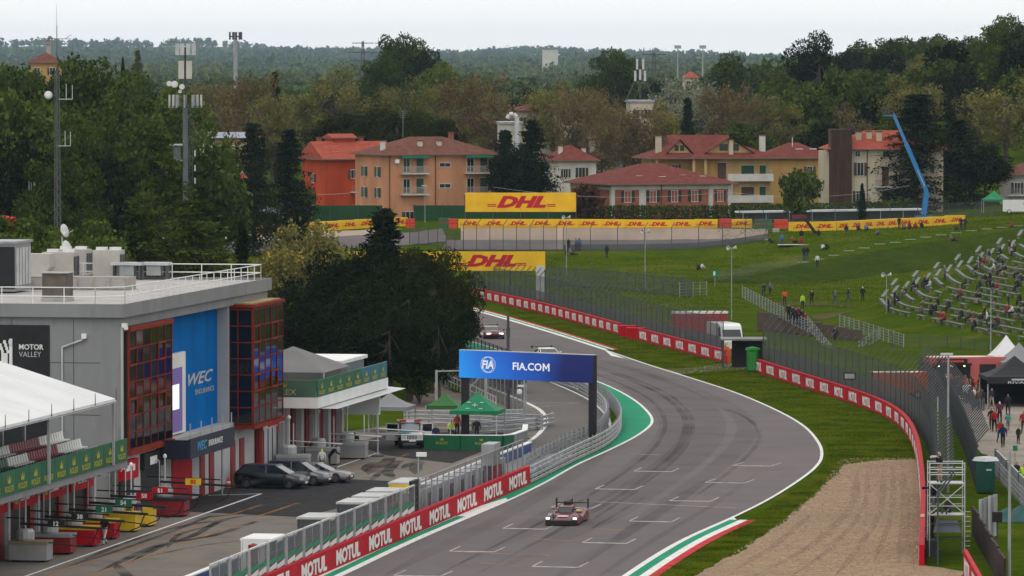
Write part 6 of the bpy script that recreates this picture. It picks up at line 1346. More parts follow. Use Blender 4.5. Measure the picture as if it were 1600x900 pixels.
for s in (-1, 1):
    for x in (-1.35, 1.35): wheel(t, x, s * .80, .42, .30, JB); MB().box(x - .55, x + .55, s * .95 - .17, s * .95 + .17, .88, .95).build('fender', JB, t)
    d = MB().box(0, 1.0, -.03, .03, .5, 1.15).box(.0, .08, -.03, .03, 1.15, 1.75).box(.9, .98, -.03, .03, 1.15, 1.75).box(0, .98, -.03, .03, 1.70, 1.77).build('open_door', JW, t, loc=(.55, s * .82, 0), rz=math.pi - s * 1.15); MB().box(.08, .9, -.012, .012, 1.153, 1.698).build('door_window', GLASS, d)
    MB().lathe([(.01, .05), (.14, .05), (.14, 0)], (0, 0, 0), 10).build('headlight', HLO, t).matrix_local = Matrix.Translation((2.04, s * .58, .88)) @ Matrix.Rotation(hp, 4, 'Y'); MB().cbox((.6, s * .55, 1.95), (.2, .5, .12)).build('light_bar', RED, t)
for k in range(7): MB().cbox((2.05, -.33 + k * .11, .86), (.06, .055, .34)).build('grille_slot', BLACK, t)
MB().box(2.05, 2.25, -.85, .85, .45, .62).build('bumper', BLACK, t); MB().cbox((2.27, 0, .6), (.03, .5, .12)).build('number_plate', WHITE, t); MB().box(1.2, 1.9, -.76, -.1, 1.17, 1.20).build('blue_cloth', CYAN, t)
# ambulance and red trailer behind the catch fence, orange van, food truck
def van(name, label, loc, rz, L, W, H, pm, stripe=None, cat='van', front=True):
    t = thing(name, label, cat, loc, rz); h = L / 2; w = W / 2
    MB().extrude_y([(-h, .35), (-h, H), (h - 1.5, H), (h - .9, H - .25), (h - .35, 1.25), (h, 1.05), (h, .35)] if front else [(-h, .5), (-h, H), (h, H), (h, .5)], -w, w).build('body', pm, t)
    if front:
        MB().add([(h - .88, -w * .85, H - .32), (h - .88, w * .85, H - .32), (h - .34, w * .9, 1.32), (h - .34, -w * .9, 1.32)], [(3, 2, 1, 0)]).build('windscreen', GLASS, t)
        for s in (-1, 1): MB().box(h - 1.6, h - .95, s * w - .015, s * w + .015, 1.3, H - .35).build('side_window', GLASS, t); MB().cbox((h, s * w * .7, .85), (.08, .35, .2)).build('headlight', HLO, t); MB().cbox((h - .8, s * (w + .12), 1.5), (.15, .2, .3)).build('mirror', BLACK, t)
    for s in (-1, 1):
        for x in (-h * .6, h * .62): wheel(t, x, s * (w - .12), .34, .24)
        if stripe: MB().box(-h + .1, h - 1.7, s * w - .02, s * w + .02, .95, 1.2).build('stripe', stripe, t)
    return t
VW = paint('van_white', (.64, .64, .64)); VR = paint('trailer_red', (.30, .012, .018))
def at(px, py): return G(px, py)
van('ambulance', 'white ambulance with orange stripe parked behind the catch fence', at(1133, 548), -hp + .25, 5.6, 2.1, 2.7, VW, OR, 'ambulance').scale = (1, 1, 1)
t = van('red_trailer', 'red trailer with white roof parked left of the ambulance', at(1092, 528), .05, 5.6, 2.2, 2.5, VR, None, 'trailer', False); MB().box(-2.7, 2.9, -1.15, 1.15, 2.503, 2.68).build('roof', VW, t)
t = thing('flat_shelter', 'flat grey shelter roof on posts over the marshal gap', 'shelter', at(1160, 575)); MB().box(-2.0, 2.2, -2, 2, 2.6, 2.75).build('roof', mat('shelter_grey', (.18, .18, .17), .8, .15, 1), t); [MB().box(x - .06, x + .06, y - .06, y + .06, 0, 2.6 - .003).build('post', DSTEEL, t) for x in (-1.8, 2.0) for y in (-1.8, 1.8)]; MB().box(-.9, 1.9, 1.7, 1.78, 0, 2.5).build('dark_screen', BLACK, t)
t = thing('portable_toilet', 'bright green portable toilet at the start of the curved red wall', 'toilet', at(1176, 581), -.2); t.scale = (.8, .8, .95); GRN = mat('toilet_green', (.02, .17, .03), .6, .1, 1, spec=.1)
MB().box(-.6, .6, -.6, .6, .1, 2.1).build('cabin', GRN, t); MB().lathe([(.9, 2.103), (.75, 2.3), (.02, 2.42)], (0, 0, 0), 4).build('roof', GRN, t); MB().box(-.4, .4, -.64, -.603, .2, 1.95).build('door', mat('toilet_green_door', (.025, .20, .035), .5, .1, 1), t); MB().box(-.65, .65, -.65, .65, 0, .097).build('skid', BLACK, t)
van('orange_van', 'orange delivery van behind the curved catch fence', at(1405, 622), .1, 4.6, 2.0, 2.2, paint('van_orange', (.34, .085, .028)), None, 'van', False)
t = van('food_truck', 'pinkish red food truck with serving hatch above the visitor crowd', at(1508, 612), .12, 6.6, 2.4, 3.0, paint('truck_pink', (.42, .085, .085)), None, 'truck', False)
MB().box(-3.0, .2, -1.9, -1.21, 2.35, 2.5).build('awning', BLACK, t); MB().box(-3.0, .2, -1.24, -1.203, 1.1, 2.3).build('hatch', BLACK, t); MB().box(-2.8, -.2, -1.96, -1.9, 2.5, 2.9).build('sign', BLACK, t); MB().box(-2.5, -.5, -1.975, -1.962, 2.62, 2.78).build('print', OR, t); MB().box(1.0, 2.4, -1.24, -1.203, .7, 2.4).build('menu_panel', BLACK, t)
for k in range(3): MB().cbox((-2.6 + k * 1.1, -1.6, 2.28), (.14, .14, .12)).build('lamp', emit('warm_lamp', (1, .75, .45), 2.0), t)
# gazebos
def gazebo(label, loc, rz, w, hgt, m, name='gazebo', sides=(), group=None, pk=1.1, sm=None):
    t = thing(name, label, 'gazebo', loc, rz, group); h = w / 2; n = 5; mb = MB()
    for q in range(4):
        R_ = Matrix.Rotation(q * hp, 4, 'Z'); rows = []
        for j in range(n + 1):
            s = j / n; z = hgt + pk * s ** 1.5; r = h * (1 - s); rows.append([R_ @ Vector((-r, -r, z)), R_ @ Vector((r, -r, z))])
        for a, c in zip(rows, rows[1:]): mb.add([a[0], a[1], c[1], c[0]], [(0, 1, 2, 3)])
        a = rows[0]; dz = Vector((0, 0, -.28)); mb.add([a[0] + dz, a[1] + dz, a[1], a[0]], [(0, 1, 2, 3)])
        if q in sides: mb2 = MB().add([a[0] - Vector((0, 0, hgt)), a[1] - Vector((0, 0, hgt)), a[1] + dz, a[0] + dz], [(0, 1, 2, 3)]); mb2.build('side_sheet', sm or m, t)
    mb.build('canopy', m, t)
    for sx in (-1, 1):
        for sy in (-1, 1): MB().box(sx * h * .97 - .04, sx * h * .97 + .04, sy * h * .97 - .04, sy * h * .97 + .04, 0, hgt).build('pole', ALU, t)
    return t
GZ = mat('gazebo_green', (.008, .17, .065), .7, .12, .8); BKF = mat('black_fabric', (.018, .018, .020), .8, .1, .6); GYF = mat('grey_fabric', (.20, .20, .21), .8, .1, .6); WHF = mat('white_fabric', (.60, .60, .60), .8, .06, .5)
t = gazebo('green gazebo with pale emblem behind the white rescue vehicle', S(-11.8, 45), RZ, 3.6, 2.1, GZ, pk=1.35); m = MB()
for x, z in ((-.5, .1), (.5, .1), (-.5, .75), (.5, .75)): m.box(x - .14, x + .14, 0, .02, z - .03, z + .03)
m.tube((-.22, 0, .45), (.22, 0, .45), .03).tube((0, 0, .25), (0, 0, .65), .03); o = m.build('emblem', LSTEEL, t, loc=(0, -1.55, 2.2)); o.rotation_euler = (-.85, 0, 0)
gazebo('smaller light green gazebo left behind the green one', S(-15.6, 52), RZ, 2.6, 2.0, mat('gazebo_lime', (.03, .12, .03), .8, .1, .8), pk=.9)
gazebo('grey translucent gazebo behind the mesh fence at the canopy building', S(-19.5, 50), RZ, 3.4, 2.0, GYF, pk=1.0)
gazebo('second grey gazebo close to the canopy building', S(-22.5, 51), RZ, 3.0, 2.1, GYF, pk=1.0)
t = gazebo('black gazebo with white print beside the visitor path', at(1585, 634), .05, 5.2, 2.5, BKF, pk=1.6, sides=(1, 2), sm=BKF); MB().box(-2.6, 2.6, -2.66, -2.61, 1.95, 2.5).build('front_sheet', BKF, t)
MB().box(-.6, .5, -2.675, -2.662, 2.22, 2.36).build('print', LSTEEL, t); text('RIVAZZA', .2, LSTEEL, t, (.4, -2.68, 2.06), 0, 1, .01, w=2.6)
gazebo('white peaked tent behind the black gazebo', at(1572, 607), .1, 4.0, 2.4, WHF, pk=2.2); gazebo('pale grey tent beside the white peaked tent', at(1592, 612), .1, 3.6, 2.6, GYF, pk=1.6)
p = T(1553, 333); gazebo('green gazebo far behind the meadow at the right', p, 0, 3.4, 2.0, GZ, pk=1.3)
p = T(418, 352); gazebo('small dark parasol tent behind the far yellow barrier', T(420, 347), 0, 3.0, 1.6, GYF, pk=.8)
# ================================================================ blue gantry screen
p0, p1 = G(727, 681), G(926, 691); d = p1 - p0; W_ = d.length
gt = thing('screen_gantry', 'blue lettered screen on two dark posts over the pit entry', 'sign', p0, math.atan2(d.y, d.x))
for x in (.0, W_): MB().box(x - .22, x + .22, -.22, .22, 0, 4.40).build('post', mat('gantry_post', (.016, .014, .02), .6, .1, 1), gt)
sm = bpy.data.materials.new('blue_screen'); sm.use_nodes = True; n_ = sm.node_tree; bs = n_.nodes['Principled BSDF']; tc = n_.nodes.new('ShaderNodeTexCoord'); sx_ = n_.nodes.new('ShaderNodeSeparateXYZ'); rp = n_.nodes.new('ShaderNodeValToRGB')
nz = n_.nodes.new('ShaderNodeTexNoise'); nz.inputs['Scale'].default_value = .35; nz.inputs['Detail'].default_value = 0; ma = n_.nodes.new('ShaderNodeMath'); ma.operation = 'MULTIPLY_ADD'; ma.inputs[1].default_value = .35
n_.links.new(tc.outputs['Generated'], sx_.inputs[0]); n_.links.new(tc.outputs['Object'], nz.inputs['Vector']); n_.links.new(nz.outputs['Fac'], ma.inputs[0]); n_.links.new(sx_.outputs[0], ma.inputs[2]); n_.links.new(ma.outputs[0], rp.inputs[0])
e = rp.color_ramp.elements; e[0].position = .12; e[0].color = (.012, .27, .80, 1); e[1].position = 1.12 if False else 1.0; e[1].color = (.003, .010, .10, 1); k = rp.color_ramp.elements.new(.5); k.color = (.006, .10, .52, 1)
n_.links.new(rp.outputs[0], bs.inputs['Base Color']); n_.links.new(rp.outputs[0], bs.inputs['Emission Color']); bs.inputs['Emission Strength'].default_value = .35; bs.inputs['Roughness'].default_value = .4
bd = MB().box(-.35, W_ + .25, -.30, .10, 4.403, 6.45).build('screen', sm, gt); MB().box(-.38, W_ + .28, -.28, .12, 6.452, 6.50).build('top_edge', LSTEEL, bd); MB().box(W_ + .252, W_ + .30, -.3, .12, 4.40, 6.45).build('end_plate', BLACK, bd)
SWH = emit('lit_white', (.8, .82, .85), .25)
text('FIA.CO', .58, SWH, bd, (6.02, -.315, 5.42), 0, 1, .02, w=2.68, thick=.01); [MB().add([(7.45 + a_, -.32, 5.13 + z_) for a_, z_ in q_], [(0, 1, 2, 3)]).build('lettering', SWH, bd) for q_ in (((0, 0), (.13, 0), (.13, .58), (0, .58)), ((.5, 0), (.63, 0), (.63, .58), (.5, .58)), ((.132, .58), (.132, .40), (.314, .10), (.314, .30)), ((.498, .58), (.316, .30), (.316, .10), (.498, .40)))]; text('FIA', .62, SWH, bd, (2.35, -.32, 5.46), 0, 1, .03, .12, w=1.1, thick=.01)
m = MB()
for r_, w_, cx in ((.60, .035, 2.28), (.60, .035, 2.46)):
    for i in range(24):
        a, c = 2 * math.pi * i / 24, 2 * math.pi * (i + 1) / 24; m.add([(cx + math.cos(t_) * q, -.31, 5.45 + math.sin(t_) * q) for t_, q in ((a, r_), (c, r_), (c, r_ - w_), (a, r_ - w_))], [(0, 1, 2, 3)])
m.build('emblem_ring', SWH, bd)
t = thing('camera_mast', 'tall dark pole rising behind the blue screen', 'mast', S(-10.5, 86)); MB().tube((0, 0, 0), (0, 0, 5.9), .14, .12, 8).build('pole', DSTEEL, t); MB().box(-.16, .16, -.16, .16, 5.9, 6.6).build('head', DSTEEL, t)
bpy.data.objects['camera_mast'].location = G(794, 640) + Vector((0, 0, 0)); MB().tube((0, 0, 5.9), (0, 0, 7.6), .13, .1, 8).build('pole', DSTEEL, t)
t = thing('camera_pole', 'steel pole with two white cameras below the blue screen', 'pole', G(819, 672)); MB().tube((0, 0, 0), (0, 0, 4.2), .07).build('pole', STEEL, t); MB().lathe([(.02, -.25), (.2, -.1), (.2, .15), (.02, .25)], (-.35, 0, 2.9), 8).build('dome_camera', WHITE, t); MB().box(-.5, 0, -.1, .1, 3.3, 3.45).build('camera_arm', WHITE, t)
# concrete barriers with green banner in front of the gazebo, timber hut panels
t = thing('green_barrier', 'curved low barrier with green banner beside the rescue vehicle', 'barrier', PO, RZ); P = [Vector(q) for q in ((-13.3, 31.8, 0), (-10.6, 31.6, 0), (-7.6, 32.0, 0), (-7.1, 33.2, 0), (-7.0, 38, 0), (-8, 44, 0))]
for i, (a, c) in enumerate(zip(P, P[1:])):
    d = c - a; o = MB().box(0, d.length - .02, -.18, .18, 0, 1.05).build('barrier_unit', BANNERG if i < 3 else WALLG, t, loc=a, rz=math.atan2(d.y, d.x))
    if i < 2: text('ROLEX', .2, GOLD, o, (d.length / 2, -.195, .5), 0, 1, .01, w=.9); MB().add([(d.length / 2 + q, -.195, .68 + z) for q, z in ((-.1, 0), (.1, 0), (.16, .2), (.06, .07), (0, .22), (-.06, .07), (-.16, .2))], [(0, 1, 2, 3, 4, 5, 6)]).build('crown_emblem', GOLD, o)
    MB().box(0, d.length - .02, -.2, .2, 1.053, 1.1).build('cap', WHITE, o)
guardrail('guardrail', 'grey guardrail behind the green gazebo', [S(-20, 58), S(-14, 57), S(-8.5, 54)], 1.2, 4, 1); guardrail('guardrail', 'grey guardrail right of the left gantry post', [S(-12.5, 47), S(-9, 53), S(-8.6, 60)], 1.0, 3, 1)
t = thing('gate_panel', 'pale sliding gate panel with bars right of the gantry post', 'gate', G(768, 668), .12); MB().box(0, 2.5, -.04, .04, .1, .2).box(0, 2.5, -.04, .04, 1.3, 1.4).build('frame', LSTEEL, t); [MB().box(.05 + k * .48, .12 + k * .48, -.03, .03, .2, 1.3).build('bar', LSTEEL, t) for k in range(6)]; MB().box(0, 2.5, -.01, .01, .2, 1.3).build('sheet', STEEL, t)
railing(thing('path_railing', 'wooden and steel railing along the paddock path under the pines', 'railing', (0, 0, 0)), [G(672, 590), G(700, 604), G(740, 622), G(775, 640)], 1.0, 2.0, LSTEEL, .05)
t = thing('goal_frame', 'steel portal frame over the paddock path', 'frame', G(680, 640)); MB().box(0, .2, -.1, .1, 0, 3.2).build('post', STEEL, t); MB().box(4.0, 4.2, -.1, .1, 0, 3.6).build('post', STEEL, t); MB().beam((0, 0, 3.1), (4.1, 0, 3.2), .12).build('crossbar', STEEL, t); MB().beam((2.4, 0, 1.4), (4.1, 0, 3.1), .08).build('brace', STEEL, t)
# pit equipment: grey trolleys by the canopy building and boom rigs by the garages
def rig(loc, rz, num, numm, bodym, topm, label, boom=True, plate=None, L=4.2):
    t = thing('pit_rig', label, 'pit equipment', loc, rz)
    MB().box(-1.1, 1.1, -.7, .7, .12, 1.0).build('trolley', bodym, t); MB().box(-1.12, 1.12, -.72, .72, 1.003, 1.2).build('trolley_top', topm, t)
    for sx in (-.85, .85):
        for sy in (-.5, .5): MB().lathe([(.01, 0), (.1, .02), (.1, .12)], (sx, sy, 0), 8).build('castor', RUBBER, t)
    dr = MB().lathe([(.01, 1.203), (.48, 1.203), (.52, 1.3), (.52, 1.7), (.4, 1.85), (.01, 1.85)], (-.3, 0, 0), 12).build('fuel_drum', ALU, t); MB().tube((-.3, 0, 1.85), (-.3, 0, 3.6), .05).build('mast', LSTEEL, t); MB().path([Vector((-.7, .2, 1.8)), Vector((-.7, .2, 3.4)), Vector((-.85, .2, 3.5)), Vector((-1.0, .2, 3.3))], .035, 5).build('vent_pipe', LSTEEL, t)
    MB().lathe([(.01, 3.6), (.12, 3.65), (.12, 3.8), (.01, 3.9)], (-.3, 0, 0), 8).build('beacon', WHITE, t)
    if boom:
        MB().beam((-.6, 0, 2.15), (L, -.3, 1.95), .12, .14).build('boom', BLACK, t); MB().beam((-1.5, .25, 2.45), (L - 1, .1, 2.3), .08, .08).build('upper_boom', BLACK, t); MB().path([Vector((L - .2, -.3, 1.9)), Vector((L - .5, -.3, 1.2)), Vector((L - 1.2, -.3, .9)), Vector((.9, -.3, 1.15))], .035, 5).build('air_hose', BLACK, t)
        if num: o = MB().box(-.5, .5, -.03, .03, -.2, .2).build('number_plate', plate or BLACK, t, loc=(1.6, -.42, 2.2)); text(num, .27, numm, o, (0, -.04, 0), 0, 1, .03)
    return t
LG = mat('trolley_grey', (.26, .265, .27), .5, .1, 1); PG = mat('plate_green', (.01, .13, .075), .5, .1, 1); TY = mat('trolley_yellow', (.62, .42, .02), .5, .1, 1)
for k, (v, u, num, bm_, tm_, pl_, lab) in enumerate([(-18.0, -61.5, '12', LG, mat('tan_top', (.22, .18, .11), .6, .1, 1), BLACK, 'grey boom rig with plate 12, nearest the lower left corner'), (-17.9, -56.5, '38', DKRED, LG, BLACK, 'maroon and grey boom rig with plate 38'), (-17.8, -51.3, '21', RED, TY, PG, 'long red boom rig with green plate 21 nearer the camera'), (-17.9, -46.2, '54', RED, TY, PG, 'short red boom rig with green plate 54 beside the yellow ones'), (-17.9, -41.0, '50', TY, TY, RED, 'nearer yellow boom rig with red plate 50'), (-17.9, -37.0, '51', TY, TY, RED, 'farther yellow boom rig with red plate 51'), (-17.6, -29.5, '83', DKRED, BLACK, TY, 'black boom rig with yellow plate 83 by the red roller door')]):
    rig(S(v, u), RZ, num, WHITE if num != '83' else RED, bm_, tm_, lab, True, pl_)
for k, (v, u) in enumerate(((-18.0, 8.6), (-17.4, 15.5), (-16.6, 21.5))): rig(S(v, u), RZ + .05, None, WHITE, LG, ALU, 'pale grey refuelling trolley at the canopy building, %s from the left' % ordinal(k), boom=False); 
for k, (v, u) in enumerate(((-18.4, 10.4), (-17.2, 18.2), (-15.2, 24))): t = thing('pipe_rig', 'horizontal steel boom frame at the canopy building, %s from the left' % ordinal(k), 'pit equipment', S(v, u), RZ); MB().tube((0, 0, 0), (0, 0, 3.2), .06).build('upright', ALU, t); MB().tube((-.2, 0, 2.0), (3.4, .2, 1.8), .05).build('boom', ALU, t); MB().tube((-.2, .3, 1.6), (3.2, .4, 1.5), .04).build('lower_boom', ALU, t); MB().box(-.4, .4, -.4, .4, 0, .1).build('foot', DSTEEL, t)
t = thing('traffic_light', 'black signal light on a pole by the grey pit wall', 'signal', S(-18.3, U(347, -18.3)), RZ); MB().tube((0, 0, 0), (0, 0, 3.2), .07).build('pole', STEEL, t); MB().box(-.4, .4, -.2, .2, 3.2, 4.1).build('head', BLACK, t)
t = thing('traffic_cone', 'striped traffic cone at the foot of the signal light', 'cone', G(357, 763)); MB().lathe([(.22, .04), (.05, .75), (.01, .75)], (0, 0, 0), 10).build('cone', OR, t); MB().lathe([(.165, .25), (.12, .48)], (.0, 0, 0), 10).build('band', WHITE, t); MB().box(-.26, .26, -.26, .26, 0, .04).build('foot', BLACK, t)
# ================================================================ masts, poles, lift
MSTEEL = mat('mast_steel', (.11, .115, .125), .6, .15, 1, spec=.1)
def mast_lattice():
    Y = 560; p = D(90, 400, Y); p.z = 0; H_ = D(90, 112, Y).z; t = thing('lattice_mast', 'slim grey lattice radio mast with whip aerial at the left', 'mast', p); r = .42
    leg = [Vector((r * math.cos(a), r * math.sin(a), 0)) for a in (.5, 2.6, 4.7)]
    for l in leg: MB().tube(l, l * .55 + Vector((0, 0, H_)), .06, .05, 6).build('leg', MSTEEL, t)
    n = 30; m = MB()
    for i in range(n):
        z0, z1 = H_ * i / n, H_ * (i + 1) / n; k0, k1 = 1 - .45 * i / n, 1 - .45 * (i + 1) / n
        for j in range(3): m.tube(leg[j] * k0 + Vector((0, 0, z0)), leg[(j + 1) % 3] * k1 + Vector((0, 0, z1)), .03, .03, 4); m.tube(leg[j] * k1 + Vector((0, 0, z1)), leg[(j + 1) % 3] * k1 + Vector((0, 0, z1)), .028, .028, 4)
    m.build('bracing', MSTEEL, t); zt = D(90, 40, Y).z; MB().tube((0, 0, H_), (0, 0, zt), .06, .04, 6).build('top_pole', MSTEEL, t); MB().tube((0, 0, zt), (0, 0, D(90, 6, Y).z), .025, .012, 5).build('whip', MSTEEL, t)
    za = D(90, 60, Y).z; MB().beam((-1.7, 0, za), (1.4, 0, za - .05), .05).beam((.9, -.5, za), (1.4, .5, za + .35), .04).build('cross_aerial', MSTEEL, t)
    d = MB().lathe([(.02, 0), (.3, .05), (.42, .16), (.02, .03)], (0, 0, 0), 14).build('dish', WHITE, t, True); d.location = (-.85, -.3, D(90, 149, Y).z); d.rotation_euler = (math.radians(80), 0, .2); MB().beam((-.8, 0, D(90, 149, Y).z), (0, 0, D(90, 149, Y).z), .06).build('dish_arm', MSTEEL, t)
    for y_, x_ in ((228, 1.3), (155, 1.5)): z = D(90, y_, Y).z; MB().path([Vector((0, 0, z)), Vector((x_, 0, z)), Vector((x_, 0, z + 1.4))], .04, 5).build('side_aerial', LSTEEL, t); MB().tube((x_ * .6, 0, z), (x_ * .6, 0, z + 1.5), .04).build('side_aerial', LSTEEL, t)
mast_lattice()
def phone_mast():
    Y = 610; p = D(290, 340, Y); p.z = 0; z = lambda y_: D(290, y_, Y).z; t = thing('phone_mast', 'thick phone mast with stacked antenna panels and platform', 'mast', p)
    MB().tube((0, 0, 0), (0, 0, z(165)), .34, .28, 12).build('pole', mat('mast_grey', (.12, .13, .145), .6, .1, 1, spec=.1), t); MB().tube((0, 0, z(165)), (0, 0, z(74)), .14, .12, 10).build('upper_pole', DSTEEL, t)
    m = MB(); m.tube((.45, -.1, 0), (.45, -.1, z(160)), .04, .04, 5).tube((.75, -.1, 0), (.75, -.1, z(160)), .04, .04, 5); zz = 8.0
    while zz < z(160): m.tube((.45, -.1, zz), (.75, -.1, zz), .025, .025, 4); zz += .35
    m.build('ladder', DSTEEL, t)
    for x, y_ in ((-.85, 0), (-.3, -.45), (.35, -.45), (.9, 0)): MB().box(x - .22, x + .22, y_ - .1, y_ + .1, z(86), z(68)).build('antenna_panel', LSTEEL, t)
    MB().tube((-1.0, 0, z(80)), (1.0, 0, z(80)), .05).build('panel_bracket', DSTEEL, t)
    for x in (-.42, .42): MB().box(x - .3, x + .3, -.3, -.15, z(123), z(95)).build('antenna_panel', mat('panel_beige', (.50, .48, .43), .6, .05, 1), t)
    ring_ = [Vector((1.7 * math.cos(a), 1.7 * math.sin(a), z(166))) for a in [i * math.pi / 3 for i in range(7)]]; MB().path(ring_, .07, 6).build('platform_ring', DSTEEL, t); [MB().beam((0, 0, z(166)), q, .08).build('platform_arm', DSTEEL, t) for q in ring_[:6]]
    for i, q in enumerate(ring_[:6] + [(a + b_) / 2 for a, b_ in zip(ring_, ring_[1:])]): MB().box(q.x - .1, q.x + .1, q.y - .08, q.y + .08, z(168), z(148)).build('antenna', LSTEEL if i % 3 == 0 else STEEL, t)
    for x, y_, r in ((-1.7, 131, .30), (-1.15, 132, .38), (-.35, 136, .30), (-.55, 143, .2)): d = MB().lathe([(.02, 0), (r * .7, .06), (r, .18), (r, .22), (.02, .05)], (0, 0, 0), 14).build('dish', WHITE, t, True); d.location = (x, -.5, z(y_)); d.rotation_euler = (math.radians(85), 0, .15)
    o = MB().box(-1.3, -.35, -.5, .5, z(252), z(250)).build('lower_platform', STEEL, t); MB().box(-1.25, -.5, -.4, .4, z(250) + .02, z(228)).build('equipment_frame', veil('cage', (.2, .21, .22), .35), o); MB().box(-1.7, -.3, -.6, .6, z(227), z(225)).build('canopy', LSTEEL, o)
    for y_ in (235, 258, 278): MB().box(.95, 1.1, -.2, 0, z(y_ + 9), z(y_)).build('side_antenna', LSTEEL, t)
phone_mast()
Y = 1250; p = D(368, 115, Y); p.z = terr(p.x, Y); t = thing('phone_mast', 'distant phone mast on the skyline right of the near one', 'mast', p); z = lambda y_: D(368, y_, Y).z - p.z; MB().tube((0, 0, 0), (0, 0, z(50)), .55, .4, 8).build('pole', STEEL, t)
for x in (-1.2, -.5, .2, .9, 1.3): MB().box(x - .2, x + .2, -.5, -.2, z(62), z(50)).build('antenna_panel', DSTEEL, t)
MB().box(-1.4, 1.4, -.3, .3, z(58), z(56)).build('bracket', DSTEEL, t)
def pole(px, yb, yt, label, kind='lamp', terrain=True, name='lamp_pole', r=.06):
    p = T(px, yb) if terrain else G(px, yb); h = D(px, yt, p.y).z - p.z; t = thing(name, label, 'pole', p); MB().tube((0, 0, 0), (0, 0, h), r, r * .7, 8).build('pole', STEEL, t)
    if kind == 'horn':
        for s in (-1, 1):
            c = MB().lathe([(.06, 0), (.10, .2), (.27, .42), (.25, .42), (.05, .1)], (0, 0, 0), 10).build('horn_speaker', LSTEEL, t); c.location = (s * .1, 0, h); c.rotation_euler = (math.radians(80), 0, s * 1.2 + .4)
    elif kind == 'lamp': MB().box(-.5, .3, -.12, .12, h, h + .14).build('lamp_head', LSTEEL, t)
    return t
pole(885, 432, 340, 'pole with horn speakers at the left edge of the meadow', 'horn'); pole(1008, 452, 362, 'pole with horn speakers in the meadow middle', 'horn'); pole(1143, 500, 388, 'pole with horn speakers in front of the dark slope', 'horn'); pole(1385, 505, 430, 'pole with pale speakers at the left end of the benches', 'horn')
pole(1524, 320, 256, 'grey lamp pole by the house at the right edge', 'lamp'); pole(465, 330, 288, 'street lamp in front of the dark conifers', 'lamp'); pole(520, 325, 272, 'thin pole in front of the orange house', 'none'); pole(362, 345, 265, 'utility pole below the pink shed', 'none'); pole(664, 348, 291, 'lamp pole with small box before the peach house', 'lamp'); pole(155, 345, 283, 'plain grey pole between the two masts', 'none')
pole(1481, 770, 555, 'left of two thin steel poles beside the scaffold tower', 'lamp', False, r=.09); pole(1465, 740, 620, 'right thin steel pole beside the dark visitor fence', 'none', False); pole(1577, 905, 705, 'tall steel pole at the lower right corner', 'none', False, r=.10); pole(1548, 560, 452, 'thin pole in front of the benches', 'none', False)
Y = 800; p = D(1443, 338, Y); p.z = terr(p.x, Y); t = thing('boom_lift', 'blue telescopic boom lift raised in front of the dark cedar', 'lift', p); BL = paint('lift_blue', (.008, .16, .42)); q0 = D(1443, 335, Y) - p; q1 = D(1448, 300, Y) - p; q2 = D(1416, 225, Y) - p; q3 = D(1396, 178, Y) - p
MB().box(-1.2, 1.2, -1, 1, .5, 1.2).build('chassis', BL, t); [wheel(t, x, y_, .5, .35) for x in (-1, 1) for y_ in (-1, 1)]; MB().beam(q0, q1, .7, .7).build('lower_boom', BL, t); MB().beam(q1, q2, .55, .6).build('boom', BL, t); MB().beam(q2, q3, .38, .42).build('inner_boom', BL, t); MB().beam(q1 + Vector((-.3, -.4, .8)), q2 * .5 + q1 * .5 + Vector((.1, -.4, -.3)), .2, .05).build('white_print', WHITE, t)
o = MB().box(q3.x - 1.5, q3.x - .1, -.6, .6, q3.z - .3, q3.z - .18).build('platform', BL, t); railing(o, [(q3.x - 1.5, -.6, q3.z - .2), (q3.x - .1, -.6, q3.z - .2), (q3.x - .1, .6, q3.z - .2), (q3.x - 1.5, .6, q3.z - .2), (q3.x - 1.5, -.6, q3.z - .2)], 1.1, .7, DSTEEL, .04, nm='basket')
for x, w, lab in ((47, (.02, .02, .07), 'dark blue flag banner at the far left behind the shrubs'), (50.5, (.6, .6, .6), 'white flag banner at the far left behind the shrubs'), (64, (.3, .02, .02), 'red and white flag banner right of the white one')):
    Y = 590; p = D(x, 330, Y); p.z = 0; t = thing('flag_banner', lab, 'flag', p); MB().tube((-.1, 0, 0), (-.1, 0, D(x, 281, Y).z), .04).build('pole', LSTEEL, t); MB().box(-.05, .33, -.02, .02, D(x, 311, Y).z, D(x, 282, Y).z).build('banner', mat('flag' + lab[:4], w, .8, .1, 1), t)
Y = 570; p = D(-5, 355, Y); t = thing('red_marquee', 'red tent wall at the left edge below the flags', 'tent', (p.x, Y, 0)); MB().box(-2, 1.4, 0, 6, 0, D(0, 342, Y).z).build('wall', RED, t); MB().add([(-2, 0, D(0, 342, Y).z), (1.4, 0, D(0, 342, Y).z), (1.4, 6, D(0, 342, Y).z), (-2, 6, D(0, 342, Y).z), (-.3, 3, D(0, 336, Y).z)], [(0, 1, 4), (1, 2, 4), (2, 3, 4), (3, 0, 4)]).build('roof', RED, t)
# ================================================================ bench bank, stairs, scaffold and clutter at the right
R0 = [D(x, y, Y) for x, y, Y in ((1376, 466, 622), (1392, 481, 606), (1425, 489, 596), (1470, 499, 582), (1530, 512, 565), (1600, 526, 548), (1680, 541, 532))]
R0 = smooth_line(R0, 2.0)
def rowpts(k): return [p + Vector((1.22 * k, .55 * k, .44 * k)) for p in R0]
NR = 15; mb = MB(); rows = []
for k in range(-2, NR + 1):
    r = [p - Vector((0, 0, .43 if k >= 0 else .43 + 0)) for p in rowpts(max(k, -1))]
    if k < 0: r = [Vector((p.x - (1.5 if k == -1 else 6), p.y - (1 if k == -1 else 10), max(-.1, (p.z - .3) if k == -1 else -.06))) for p in r]
    e = r[0]; r = [Vector((e.x + 16, e.y + 62, -.1)), Vector((e.x + 6, e.y + 26, max(0, e.z * .62) if k >= 0 else -.1))] + r; rows.append(r)
n = len(rows[0])
